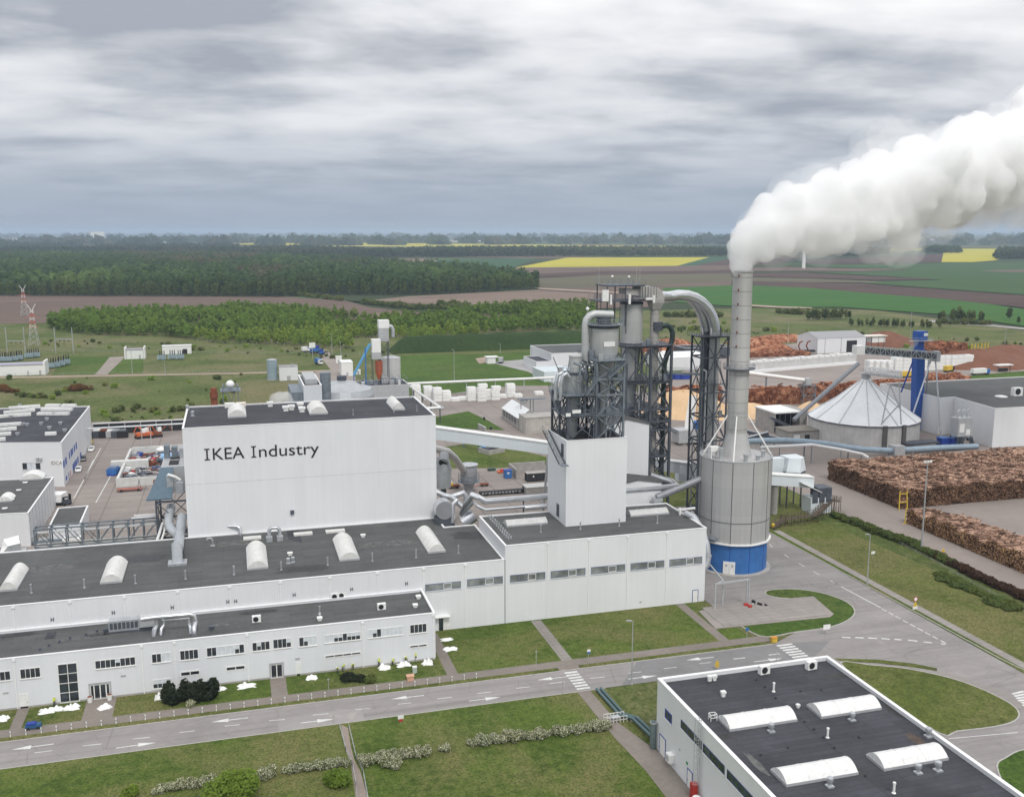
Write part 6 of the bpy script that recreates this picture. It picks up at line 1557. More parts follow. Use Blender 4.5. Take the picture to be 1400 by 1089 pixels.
t=building('machine_house','low grey machine house with cluttered roof below the filter tower',[(x0,YFt-12),(x1,YFt-12),(x1,YFt+3),(x0,YFt+3)],max(9,z0+1.5),GREYM,FELT2,loc=(x0,YFt-12,0));zm=max(9,z0+1.5)
random.seed(3)
for k in range(16):
    x=random.uniform(x0+1,x1-2);y=random.uniform(YFt-11.5,YFt+1);h=random.uniform(.6,2.4)
    MB().box(x,x+random.uniform(.8,3),y,y+random.uniform(.8,2),zm-.3,zm+h).build('roof_unit',random.choice((GALV,GREYM,WHITEP,MIDST)),t)
m=MB()
for k in range(9):x=x0+.4+(x1-x0-.8)*k/8;m.bar((x,YFt-11.8,zm),(x,YFt-11.8,zm+2.6),.14);m.bar((x,YFt-11.8,zm+2.6),(x,YFt+2,zm+2.6),.12)
for z in (zm+1.3,zm+2.6):m.bar((x0+.3,YFt-11.8,z),(x1-.3,YFt-11.8,z),.12)
m.build('lattice',MIDST,t)
x0=WY(437,530,275)[0];x1=WY(507,530,275)[0];rd=(x1-x0)/2*1.3;zd0=WY(470,540,275-0)[1];zd1=WY(470,519,275+rd)[1]
dm=thing('dome_tank','big shallow grey dome tank just behind the signed hall roof','tank',((x0+x1)/2,275+rd,0))
zw=WY(440,540,275+rd)[1]
DOME=M('dome_sheet',(0.42,0.44,0.46),.45,.25,.12,.3,.12)
MB().lathe((x0+x1)/2,275+rd,[(rd,0),(rd,zw),(rd*.93,zw+1.8),(rd*.72,zd1-2.2),(rd*.4,zd1-.6),(.8,zd1)],18).build('shell',DOME,dm)
m=MB()
for k in range(18):a=2*pi*k/18;m.bar(((x0+x1)/2+rd*1.005*cos(a),275+rd+rd*1.005*sin(a),0),((x0+x1)/2+rd*1.005*cos(a),275+rd+rd*1.005*sin(a),zw+.2),.18)
m.build('stave',GREYM,dm);MB().lathe((x0+x1)/2,275+rd,[(1.4,zd1-.2),(1.4,zd1+1.2)],10).build('cap',DARKST,dm)
x0=WY(415,530,268)[0];x1=WY(440,530,268)[0];zt_2=WY(428,527,268)[1];zt_3=WY(428,527,268)[1]
bb=building('steam_house','boxy grey and white boiler house venting steam behind the signed hall',[(x0,268),(x1,268),(x1,290),(x0,290)],zt_2,cladding('grey_cladding',(0.60,0.63,0.66)),FELT,loc=(x0,268,0))
MB().box(x0+.8,x1-.8,272,287,zt_2-.2,zt_2+1.2).build('roof_unit',GREYM,bb);MB().lathe(x1+1.6,275,[(1.5,0),(1.5,zt_2+2.5)],14).build('side_duct',MIDST,bb,True);MB().box(x0-3.2,x0,270,286,0,zt_2-2).build('annex',MIDST,bb)
c=pt(373,520);hC=ZT(c[0],c[1]+2.2,491.5)
kit('storage_tank','slim blue-grey upright tank standing in the meadow','tank',(c[0],c[1]+2.4),[('shell',ringed('bluegrey_tank',(0.33,0.42,0.47),2.0,.06,.6),[('c',0,0,2.6,2.6,0,hC)]),('lid',GREYM,[('c',0,0,2.7,.5,hC,hC+.5)]),('foot',CONC,[('c',0,0,3,3,0,.3)])])
c=pt(395,520);kit('white_cabin','white corrugated cabin beside the slim blue-grey tank','cabin',c,[('wall',WHITE2,[('b',-4.6,4.6,0,6,0,7)]),('roof',M('grey_roof',(0.3,0.3,0.31)),[('b',-4.7,4.7,-.1,6.1,7,7.3)]),('door',GREYM,[('b',-.9,.9,-.06,0,0,2.4)]),('vent',GALV,[('b',1.5,2.6,2,3,7.3,8.1)])])
for px,w_,h_,lab in ((475,3.0,7.2,'tall white container block near the dirt road end'),(463.5,1.7,3.6,'small white cabin beside the dirt road'),(490,1.2,2.4,'small white cube cabin beside the tall container')):
    c=pt(px,{475:514,463.5:496,490:512}[px]);kit('white_cabin',lab,'cabin',c,[('wall',WHITEP,[('b',-w_,w_,0,w_*(3.6 if w_==3.0 else 1.6),0,h_)]),('roof',TRIM,[('b',-w_-.1,w_+.1,-.1,w_*(3.6 if w_==3.0 else 1.6)+.1,h_,h_+.2)]),('door',GREYM,[('b',-.5,.5,-.05,0,0,2)])])
kit('sign_board','white board on a post above the blue field machines','sign',pt(427.5,490),[('post',GREYM,[('r',(0,0,0),(0,0,9),.25)]),('panel',WHITEP,[('b',-1.8,1.8,-.2,.1,6.6,9.6)])])
lorry('white lorry at the left of the blue field machines',pt(419,481),WHITEP,WHITEP,.3,6)
kit('field_machine','big blue field machine with dark wheels in the meadow','tractor',pt(431,483),[('body',BLUE,[('b',-3,2.5,-1.2,1.2,1.2,3.2)]),('cab',BLUED,[('b',.5,2.3,-1,1,3.2,4.8)]),('mast',BLUED,[('r',(-3,0,3),(-6,0,4.4),.4)])]+[('wheel',BLACK,[('w',x,0,.9,.9,2.8)]) for x in (-2,1.8)],.5)
lorry('white-cabbed blue truck nearest among the field machines',pt(436,498),BLUE,WHITEP,-1.2,6.4)
kit('field_machine','small blue tractor to the right of the big one','tractor',pt(440,485),[('body',BLUE,[('b',-1.8,1.8,-.9,.9,.9,2.2)]),('cab',BLUED,[('b',-1.2,.4,-.8,.8,2.2,3.6)])]+[('wheel',BLACK,[('w',x,0,.7,.7,2.2)]) for x in (-1.2,1.3)],1.0)
c=at(293,552,YI1+4);zt_2=WY(293,530,YI1+4)[1];st_=thing('rusty_stack','rust-brown stub chimney standing up behind the signed hall roof','chimney',(c[0],YI1+4,0))
MB().lathe(c[0],YI1+4,[(.75,0),(.75,zt_2-2.5),(.9,zt_2-2.4),(.9,zt_2-.9),(.72,zt_2-.8),(.72,zt_2)],14).build('pipe',RUST,st_,True);MB().lathe(c[0],YI1+4,[(1.0,30),(1.0,30.4)],14).build('collar',DARKST,st_)
x0=WY(305,545,YI1+8)[0];x1=WY(326,545,YI1+8)[0];zs0=30;zs1=WY(315,528,YI1+8)[1]
sc_=thing('roof_scaffold','grey scaffold tower with white dome behind the signed hall roof','scaffold',(x0,YI1+8,0))
lattice(sc_,[x0,x1],[YI1+8,YI1+12],[0,12,24,30,zs1],.2,.14,.08,MIDST);MB().sphere(((x0+x1)/2,YI1+10,zs1+.2),1.0,12,8).build('dome',WHITEP,sc_,True);MB().box(x0-.6,x1+.6,YI1+7.5,YI1+12.5,zs1-1.2,zs1-1.0).build('platform',MIDST,sc_)
x0=WY(307,550,YI1-1.8)[0];x1=WY(336,550,YI1-1.8)[0];m_=MB().box(x0,(x0+x1)/2-.15,YI1-2.6,YI1-1.0,ZI-.2,ZI+.75).box((x0+x1)/2+.15,x1,YI1-2.6,YI1-1.0,ZI-.2,ZI+.75)
MB().box(x0,(x0+x1)/2-.15,YI1-2.6,YI1-1.0,ZI-.2,ZI+.75).build('roof_hatch',WHITEP,tall);MB().box((x0+x1)/2+.15,x1,YI1-2.6,YI1-1.0,ZI-.2,ZI+.75).build('roof_hatch',M('cream',(0.72,0.66,0.58)),tall)
# ---------------------- left yard
ZL1=13.4
p1=[(-50.2,310.2),(-50.3,374.5),(-140,386),(-140,333)]
L1=building('workshop','white workshop with rows of long narrow skylights on its black roof',p1,ZL1,WHITE2,FELT2,par=.3,loc=(-50.2,310.2,0))
zw1=lambda x,y:(x/7,540+y/7)
for (a,b) in (((85,135),(385,112)),((440,108),(575,108)),((597,108),(727,108)),((35,178),(335,152)),((400,148),(693,148)),((-40,218),(298,192)),((362,188),(662,188)),((-60,300),(205,283)),((-60,345),(160,328)),((-60,390),(108,378)),((-60,440),(55,430))):
    p=Vector(G(*zw1(*a),ZL1-.3));q=Vector(G(*zw1(*b),ZL1-.3));d=q-p;m=MB();m.obox(tuple((p+q)/2),tuple(d.normalized()),d.length,1.7,ZL1-.35,ZL1+.55)
    m.build('skylight',SKYW,L1)
rv(L1,ZL1-.3,zw1,[(190,110),(520,190),(105,215),(580,280),(395,285),(450,240),(170,385),(260,295),(475,325),(620,350),(220,290)],'box',w=1.2,d=1.0,h=.9,mat=GALV)
q=G(*zw1(487,380),ZL1-.3);MB().box(q[0]-1.6,q[0]+1.6,q[1]-.6,q[1]+.6,ZL1-.3,ZL1+.6).build('roof_unit',WHITEP,L1)
d_=(Vector(p1[3])-Vector(p1[0])).normalized();n_2=Vector((d_.y,-d_.x));n_2=n_2 if n_2.y<0 else-n_2
WF=Wall(p1[0],tuple(d_),tuple(n_2))
def wallhit(px,py):
    r=ray(px,py);o=Vector(p1[0]);t=(o.x*n_2.x+o.y*n_2.y)/(r[0]*n_2.x+r[1]*n_2.y);P=Vector((r[0]*t,r[1]*t));return (P-o).dot(d_),CAM_H+r[2]*t
a0,zt_2=wallhit(*zw1(215,650));a1,zb_2=wallhit(*zw1(388,708));window(L1,WF,a1,a0,zb_2,zt_2,'dlld',GREYM)
a0,zz_=wallhit(*zw1(540,645));m=MB();wbox(m,WF,a0-1.9,a0+1.9,.0,.08,zz_-.75,zz_+.75);sg=m.build('sign_panel',WHITEP,L1)
V,F=text_mesh('IDCA');sx_=3.3/(V[:,0].max()-V[:,0].min());m=MB();m.add([WF.pt(a0+1.65-v[0]*sx_,.12,zz_-.55+v[1]*1.5) for v in V],F);m.build('sign_lettering',M('dark_letter_grey',(0.12,0.12,0.12)),sg)
a0,zz_=wallhit(*zw1(375,612));m=MB();wbox(m,WF,a0-.9,a0-.1,0,.5,zz_-.4,zz_+.4);wbox(m,WF,a0+.1,a0+.8,0,.5,zz_-.3,zz_+.5);m.build('wall_unit',GREYM,L1)
WR=Wall((p1[0][0],0),(0,1),(1,0));BW=M('window_blue',(0.06,0.12,0.40))
for x0,x1,zf0,zf1 in ((600,612,5.7,7.6),(622,634,5.7,7.6),(662,668,5.9,7.8),(680,688,5.9,7.8),(694,700,5.9,7.8),(715,722,5.9,7.8),(734,742,5.9,7.8),(690,700,1.0,2.8),(706,716,1.0,2.8),(722,730,1.0,2.8),(740,748,1.0,2.8),(770,778,1.0,2.8),(615,626,1.2,2.2)):
    ya=WX(*zw1(x0,600),p1[0][0])[0];yb=WX(*zw1(x1,600),p1[0][0])[0];window(L1,WR,ya,yb,zf0,zf1,'dd',BW,BW,sill=False)
for x in (655,672):ya=WX(*zw1(x,750),p1[0][0])[0];plain_door(L1,WR,ya-.7,ya+.7,2.5,REDP if x>660 else BLUED)
p2=[(-49.2,251.5),(-49.2,288),(-120,292),(-120,259)]
L2=building('small_workshop','lower white workshop with grey roof and one arched skylight, nearer the camera',p2,8.3,WHITE2,FELT,par=.2,loc=(-49.2,251.5,0))
zw2=lambda x,y:(x/6.806,640+y/6.806)
q=G(*zw2(180,118),8.1);skylight(L2,q[0],q[0]+6.0,q[1],q[1]+5,8.1,1.4,'y',SKYW,2)
q=G(*zw2(-30,320),8.1);skylight(L2,q[0],q[0]+3.5,q[1],q[1]+5,8.1,1.0,'y',SKYW,2)
rv(L2,8.1,zw2,[(175,208),(110,297),(45,378),(235,137)],'box',w=1.2,d=1.0,h=.3)
m=MB()
WL2=rightw(-49.2)
for k in range(9):m2=MB();wbox(m2,WL2,252.5+4*k,252.62+4*k,0,.05,.1,8.2);m2.build('wall_seam',GREYM,L2)
an=[G(*zw2(x,y),3.9) for x,y in ((450,548),(742,530),(822,346),(540,370))]
AN=building('annex','low grey-roofed annex leaning against the lower workshop',[an[0],an[1],an[2],an[3]],3.9,WHITE2,FELT,par=.15,loc=(*an[1],0))
kit('tarpaulin_truck','lorry under a white tarpaulin at the end of the annex','lorry',pt(82,688),[('load',TARP,[('b',-2.6,1.4,-1.6,1.6,1,3.2)]),('chassis',BLACK,[('b',-2.6,2.6,-1.2,1.2,.5,1)]),('wheel',BLACK,[('w',-1.6,0,.45,.45,2.5)]),('wheel',BLACK,[('w',1.8,0,.45,.45,2.5)])],1.3)
kit('forklift','dark forklift beside the white tarpaulin','forklift',pt(91,690),[('body',DARKST,[('b',-1.2,1,-.7,.7,.4,1.4)]),('mast',BLACK,[('b',1.0,1.2,-.6,.6,.2,3.0)]),('guard',BLACK,[('b',-.8,.8,-.65,.65,2.2,2.3),('b',-.8,-.7,-.6,.6,1.4,2.2)]),('wheel',BLACK,[('w',-.8,0,.35,.35,1.5)]),('wheel',BLACK,[('w',.7,0,.35,.35,1.5)])],.6)
def car(label,loc,colr,rz,L=4.2,group=None):
    r=kit('parked_car',label,'car',loc,[],rz,group);m=MB();hw=.86
    prof=[(-L/2,.35),(-L/2,.8),(-L/2+.25,.95),(-L/2+.7,1.42),(.35,1.45),(1.0,.98),(L/2-.15,.85),(L/2,.6),(L/2,.35)]
    n=len(prof)
    for s in (-1,1):m.v+=[(x,s*hw*(.86 if z>1.1 else 1),z) for x,z in prof]
    for i in range(n):j=(i+1)%n;m.f.append((i,j,n+j,n+i))
    m.f+=[tuple(range(n))[::-1],tuple(range(n,2*n))]
    m.build('body',colr,r,off=Vector((0,0,0)))
    for nm,x0,z0,x1,z1_ in (('windscreen',.40,1.40,.97,1.03),('rear_window',-L/2+.65,1.36,-L/2+.3,1.02)):
        e=.02 if nm=='windscreen' else-.02
        MB().add([(x0+e,-.66,z0+.02),(x1+e,-.74,z1_+.02),(x1+e,.74,z1_+.02),(x0+e,.66,z0+.02)],[(0,1,2,3) if e>0 else (3,2,1,0)]).build(nm,GLASS,r,off=Vector((0,0,0)))
    for s in (-1,1):MB().box(-L/2+.75,.35,s*.76-.02,s*.76+.02,1.02,1.36).build('side_window',GLASS,r,off=Vector((0,0,0)))
    for x in (-L/2+.8,L/2-.8):
        for s in (-1,1):MB().tube([(x,s*.7,.32),(x,s*.88,.32)],.32,12).build('wheel',BLACK,r,True,off=Vector((0,0,0)))
    for s in (-1,1):MB().box(L/2-.04,L/2+.02,s*.6-.15,s*.6+.15,.6,.75).build('headlight',GALV,r,off=Vector((0,0,0)))
    return r
car('white car parked against the workshop wall, nearer one',pt(107.5,644),WHITEP,-pi/2+.05)
car('white car parked at the far corner of the workshop',pt(125.3,616),WHITEP,-pi/2)
car('dark grey car parked between the two white ones',pt(114,629),M('dark_car_paint',(0.05,0.055,0.06),.3),-pi/2+.1)
kit('forklift','yellow forklift at the workshop back corner','forklift',pt(124.5,607),[('body',YELLOW,[('b',-1.2,1,-.7,.7,.4,1.6)]),('mast',BLACK,[('b',1.0,1.2,-.6,.6,.2,4.0)]),('guard',BLACK,[('b',-.8,.8,-.65,.65,2.2,2.3)]),('wheel',BLACK,[('w',-.7,0,.35,.35,1.5)])],1.6)
kit('blue_container','blue tipping bin outside the scrap compound','bin',pt(155.5,648),[('body',BLUE,[('b',-1.5,1.5,-2,2,.4,2.0)]),('foot',BLUED,[('b',-1.3,1.3,-2.4,2.2,0,.4)]),('load',M('blue_grey_load',(0.15,0.2,0.3)),[('b',-1.1,1.2,-1.2,1.5,2.0,2.5)])],-.25)
w0=pt(159,666);w1=pt(206,663);XL_,YL_=w0[0],w0[1]
BLK=M('white_concrete_block',(0.60,0.60,0.58),.85,0,.12,.6,.25)
kit('compound_wall','white concrete block wall enclosing the scrap compound','wall',(XL_,YL_),[('front_wall',BLK,[('b',0,14,0,.7,0,2.6)]),('side_wall',BLK,[('b',-.02,.7,.7,44,0,2.4)]),('back_wall',BLK,[('b',.7,19,43.3,44,0,2.8)])])
kit('container_wall','pale steel container dividing the scrap compound','container',pt(178,641),[('body',M('pale_container',(0.62,0.62,0.60),.6,0,.1,.8,.2),[('b',-5.6,5.6,-1,1.4,0,2.9)]),('door',GREYM,[('b',-5.65,-5.6,-.9,1.3,.1,2.7)])])
random.seed(21)
SCR=[(RUST,'rusty'),(GREYM,'grey'),(WHITEP,'white'),(MIDST,'blue-grey'),(BLACK,'black'),(REDP,'red'),(CONC,'dusty'),(GALV,'silver'),(BLUED,'blue'),(RUST,'rusty'),(DARKST,'dark steel'),(GREYM,'grey')]
protos={}
def scrap(kind,mt,cn):
    if kind=='drum':return [('drum',mt,[('t',[(-1.2,0,.9),(1.2,0,.9)],.85,14)]),('foot',DARKST,[('b',-.8,-.5,-.7,.7,0,.3),('b',.5,.8,-.7,.7,0,.3)]),('flange',DARKST,[('t',[(1.2,0,.9),(1.35,0,.9)],.95,14)])]
    if kind=='frame':return [('frame',mt,[('r',(-1.5,-.8,0),(-1.5,-.8,1.7),.2),('r',(1.5,-.8,0),(1.5,-.8,1.5),.2),('r',(-1.5,-.8,1.6),(1.5,-.8,1.5),.2),('r',(-1.5,.8,0),(-1.5,.8,1.6),.2),('r',(-1.5,-.8,1.6),(-1.5,.8,1.6),.2)]),('roller',DARKST,[('t',[(-1.5,.2,.8),(1.5,.1,.7)],.3,8)])]
    if kind=='motor':return [('casing',mt,[('b',-.9,.9,-.7,.7,.2,1.4)]),('shaft',GALV,[('t',[(.9,0,.8),(1.7,0,.8)],.25,10)]),('base',BLACK,[('b',-1.1,1.1,-.8,.8,0,.2)])]
    return [('pipe',mt,[('t',[(-2,0,.3),(1.8,.4,.3)],.28,8)]),('pipe',MIDST,[('t',[(-1.9,.7,.3),(1.7,.9,.3)],.25,8)]),('pipe',mt,[('t',[(-1.6,.3,.75),(1.6,.6,.75)],.25,8)])]
KN={'drum':'drum','frame':'machine frame','motor':'machine block','pipes':'bundle of pipes'}
nn=0
for i in range(11):
    for j in range(21):
        if random.random()<.10:continue
        x=XL_+1.6+i*1.72+random.uniform(-.5,.5);y=YL_+2.0+j*1.98+random.uniform(-.6,.6)
        if abs(y-(pt(178,641)[1]))<2.2:continue
        kd=random.choice(('drum','frame','motor','pipes','motor'));mt,cn=random.choice(SCR);key=(kd,cn);rz=random.uniform(0,3.1)
        if key not in protos:
            protos[key]=kit('scrap_'+{'drum':'drum','frame':'rack','motor':'machine','pipes':'bundle'}[kd],f'{cn} {KN[kd]} lying in the crowded scrap compound','scrap',(x,y),scrap(kd,mt,cn),rz,'scrap in the compound')
        else:dup(protos[key],(x,y,0),rz)
kit('oil_tank','light blue horizontal tank at the right of the scrap compound','tank',pt(232,633),[('shell',M('pale_blue_tank',(0.25,0.42,0.62),.5),[('t',[(-2.6,0,2.2),(2.6,0,2.2)],1.3,16)]),('cradle',DARKST,[('b',-1.8,-1.4,-1,1,0,1.2),('b',1.4,1.8,-1,1,0,1.2)])])
kit('water_tank','round white plastic tank in the middle of the scrap compound','tank',pt(221,622),[('shell',WHITEP,[('c',0,0,1.9,1.7,.3,2.2),('c',0,0,1.7,.4,2.2,2.9)]),('foot',CONC,[('c',0,0,1.7,1.7,0,.3)])])
kit('flat_trailer','rust red flat trailer in front of the compound wall','trailer',pt(178,671),[('bed',M('faded_red',(0.33,0.12,0.09),.8),[('b',-3.6,3.4,-.9,.9,.55,.85)]),('drawbar',DARKST,[('r',(3.4,0,.6),(5.0,0,.5),.15)]),('wheel',BLACK,[('w',2.4,0,.4,.4,2.0)]),('wheel',BLACK,[('w',-2.4,0,.4,.4,2.0)]),('ladder_rack',DARKST,[('r',(2.2,-.5,.85),(2.6,0,3.4),.1),('r',(3.0,-.5,.85),(2.6,0,3.4),.1)])],.02)
for k,(p,c,lab) in enumerate((((193,599),ORANGE,'orange excavator at the back of the scrap compound, left one'),((204,598),ORANGE,'orange excavator with white cab behind the compound wall, right one'),((215,597),RUST,'rusty wheeled loader behind the compound wall'))):
    kit('excavator',lab,'excavator',pt(*p),[('body',c,[('b',-1.8,1.5,-1.2,1.2,1,2.2)]),('cab',WHITEP,[('b',.2,1.5,-1.1,.2,2.2,3.6)]),('boom',c,[('r',(1.4,.3,2),(4.0,.4,4.6),.4),('r',(4.0,.4,4.6),(5.4,.4,2.0),.32)]),('track',BLACK,[('b',-2,1.8,-1.3,-.7,0,1),('b',-2,1.8,.7,1.3,0,1)])],(.4,2.9,.2)[k])
a_=pt(126,598);b_=pt(256,590);yB=a_[1]+4
fc=thing('screen_fence','long black screened fence with grey posts behind the left yard','fence',(a_[0],yB,0))
for k in range(7):
    x=a_[0]+(b_[0]-a_[0])*k/6;MB().bar((x,yB,0),(x,yB,4.6),.22).build('post',GREYM,fc)
    if k<6:MB().box(x+.15,x+(b_[0]-a_[0])/6-.15,yB-.06,yB+.06,.3,4.2).build('screen_panel',BLACK,fc)
MB().box(a_[0],b_[0],yB-.2,yB+.2,4.3,4.6).build('top_rail',TRIM,fc)
for k,(px,mt) in enumerate(((134,DARKST),(143,BLACK),(153,GREYM),(160,DARKST),(168,BLACK))):
    kit('scrap_skip',('dark skip','black skip','grey skip with white load','dark narrow skip','black skip with drums')[k]+f' in the row below the screened fence','skip',pt(px,598),[('body',mt,[('b',-1.9,1.9,-1.2,1.2,.2,2.6)]),('load',(WHITEP,RUST,WHITEP,GALV,MIDST)[k],[('b',-1.4,1.2,-.8,.8,2.6,3.1)])])
a_=at(109,586.5,pt(160,612)[1]);b_=at(252,581,a_[1])
t=thing('overhead_pipe','grey pipeline on frames crossing above the left yard','pipeline',(a_[0],a_[1],0))
for d in (0,.8):MB().tube([(a_[0],a_[1]+d,a_[2]),(b_[0],a_[1]+d,a_[2]+.1)],.22,8).build('pipe',GALV,t,True)
for x in (a_[0]+.6,a_[0]+3.5,a_[0]+20,a_[0]+23,a_[0]+36):MB().bar((x,a_[1]+.4,0),(x,a_[1]+.4,a_[2]),.25).build('post',GREYM,t)
YTB=224.0
a_=at(46,724,YTB);b_=at(216,711.5,YTB);zt_2=a_[2];zb_2=at(46,750,YTB)[2]
t=thing('pipe_bridge','dark truss pipe bridge spanning from the lower workshop to the duct tower','pipe bridge',(a_[0],YTB,zb_2))
for y in (YTB,YTB+2.4):
    m=MB()
    for z in (zt_2,zb_2):m.bar((a_[0],y,z),(b_[0],y,z),.3,.3)
    n=8
    for k in range(n+1):
        x=a_[0]+(b_[0]-a_[0])*k/n;m.bar((x,y,zb_2),(x,y,zt_2),.26)
        if k<n:xx=a_[0]+(b_[0]-a_[0])*(k+1)/n;m.bar((x,y,zt_2 if k<4 else zb_2),(xx,y,zb_2 if k<4 else zt_2),.16)
    m.build('truss',MIDST,t)
m=MB()
for k in range(9):x=a_[0]+(b_[0]-a_[0])*k/8;m.bar((x,YTB,zb_2),(x,YTB+2.4,zb_2),.2);m.bar((x,YTB,zt_2),(x,YTB+2.4,zt_2),.2)
m.build('cross_beam',DARKST,t)
for y,z,r,mt in ((YTB+.6,zt_2-.9,.24,TRIM),(YTB+1.3,zt_2-1.0,.16,GALV),(YTB+1.8,zb_2+.4,.22,GREYM),(YTB+.5,zb_2+.3,.14,GREYM)):MB().tube([(a_[0],y,z),(b_[0],y,z)],r,8).build('pipe',mt,t,True)
for x in (a_[0]+.3,):MB().bar((x,YTB+1.2,0),(x,YTB+1.2,zb_2),.5).build('column',DARKST,t)
x0=at(203,683,222)[0];X1=XI0-.35
dt=thing('duct_tower','steel tower with sloping blue-grey roof and black panels against the signed hall','filter',((x0+X1)/2,224,0))
zpl=at(215,688,220)[2]
lattice(dt,[at(214,700,221)[0],X1-.2],[221,233],[0,5,10,zpl],.4,.3,.16,DARKST)
xa2=at(200,683,221)[0];xb2=at(236,683,221)[0]
SLOPE=M('slope_roof_blue',(0.10,0.15,0.19),.5,.1)
m=MB();zA,zB=at(202,682,221)[2],at(214,652,226)[2]
m.add([(xa2,220.5,zA),(xb2,220.5,zA),(xb2,229,zA+5),(xa2+2.8,229,zA+5),(xa2,220.5,zA-.3),(xb2,220.5,zA-.3),(xb2,229,zA+4.7),(xa2+2.8,229,zA+4.7)],[(0,1,2,3),(7,6,5,4),(0,4,5,1),(1,5,6,2),(2,6,7,3),(3,7,4,0)]);m.build('sloping_roof',SLOPE,dt)
MB().box(xa2+2.8,X1,229,240,zpl,zA+5).build('casing',GREYM,dt);MB().box(xa2+4.4,X1-2.2,231,239,zA+5,zA+5.2).build('black_panel',BLACK,dt)
m=MB().box(xa2+4.4,X1-2.2,234.8,235.2,zA+5.2,zA+5.35);m.build('panel_bar',GREYM,dt)
for dx_,y,h in ((4.2,223.5,4.2),(6.2,223,2.6)):MB().box(xa2+dx_,xa2+dx_+1.4,y,y+1.6,zA+.2,zA+h).build('vent_stack',GALV,dt)
m=MB();m.tube([(xa2+4.6,223.5,zA+4.6),(xa2+6.2,222.5,zA+4.2),(xa2+7.2,222.5,zA+3.4)],.3,8);m.build('vent_pipe',WHITEP,dt,True)
for k in range(3):MB().box(xa2+3.0+1.7*k,xa2+4.2+1.7*k,238,240.5,zA+5,zA+8.0-k*.4).build('bin',(MIDST,MIDST,GALV)[k],dt)
wf=thing('pipe_loop','white square pipe frame hanging over the low roof edge beside the signed hall','pipe frame',(XI0-4,207,ZL))
c1,c2,c3,c4=at(218,708,214),at(211,750,206.8),at(255,746,206.8),at(255,740,206.8)
MB().tube([(XI0-.4,206.8,c2[2]),(c2[0],206.8,c2[2]),(c2[0]+.3,215,c2[2]+.2),(c2[0]+.6,224,c2[2]+.4)],.3,8).build('pipe',WHITEP,wf,True)
MB().tube([(XI0-.4,207.6,c2[2]),(c2[0]+.9,207.6,c2[2]),(c2[0]+1.2,215,c2[2]+.2),(c2[0]+1.5,224,c2[2]+.4)],.22,8).build('pipe',WHITEP,wf,True)
for p in ((c2[0],206.8),(XI0-.5,207.2)):MB().bar((*p,0),(*p,c2[2]),.3).build('leg',DARKST,wf)
q=G(242.5,773,ZL-.12);t=thing('roof_duct','thick pale duct dropping from the duct tower onto the low roof','duct',(q[0],q[1]+1,ZL))
PALE=ringed('pale_duct',(0.52,0.55,0.58),1.6,.05,.6)
MB().tube([at(248.5,706,219),at(246,730,212),at(243.5,750,q[1]+2.2),(q[0],q[1]+1.4,ZL+3.4),(q[0],q[1]+1.2,ZL-.1)],1.0,16).build('pipe',PALE,t,True);MB().box(q[0]-1.7,q[0]+1.7,q[1]-.2,q[1]+2.6,ZL-.15,ZL+.3).build('base_plate',GALV,t)
t=thing('bend_duct','pale duct with a knee, left of the thick dropping duct','duct',at(233,690,222))
MB().tube([at(234,692,224),at(231,707,221),at(231,716,219),at(235,724,217),at(241,730,214),at(243,731,212.5)],.95,16).build('pipe',PALE,t,True)
t=thing('tray_bracket','white cable tray frame behind the truss bridge end','cable tray',at(182,706,228))
MB().bar(at(180,708,228),at(214,706,228),.4,.3).bar(at(183,704.5,230),at(214,703,230),.4,.3).build('tray',TRIM,t);MB().bar((at(182,706,229)[0],229,0),at(182,706,229),.25).build('post',DARKST,t)
c=at(14,770,209);t=thing('elbow_duct','big white box duct bending down behind the low roof at the left edge','duct',(c[0],209,0))
MB().tube([(c[0]-1.5,209,ZL-1),(c[0]-1.4,209,c[2]+2.2),(c[0]-.2,209.2,c[2]+4.0),(c[0]+2,209.6,c[2]+4.3)],1.3,4).build('duct',WHITEP,t);MB().box(c[0]-3,c[0]+3,208,211,0,ZL-1).build('base',GREYM,t)
for k,(px,py,mt,lab) in enumerate(((2,748,BLUE,'blue pump set by the big white box duct'),(36,757,GALV,'silver pump block right of the big white box duct'),(99,758,WHITEP,'white bagged block under the truss bridge'),(60,756,MIDST,'flat blue-grey sheet stack under the truss bridge'))):
    p=pt(px,py-14);kit('pump_block' if k<2 else 'stored_block',lab,'machine' if k<2 else 'stack',p,[('casing',mt,[('b',-2-(k==3)*3,2+(k==3)*3,-1.2,1.2,.3,1.8-(k==3)*.9)]),('skid',DARKST,[('b',-2.2-(k==3)*3,2.2+(k==3)*3,-1.3,1.3,0,.3)]),('cover',GREYM,[('b',-1,1.2,-.8,.9,1.8-(k==3)*.9,2.3-(k==3)*1.1)])])
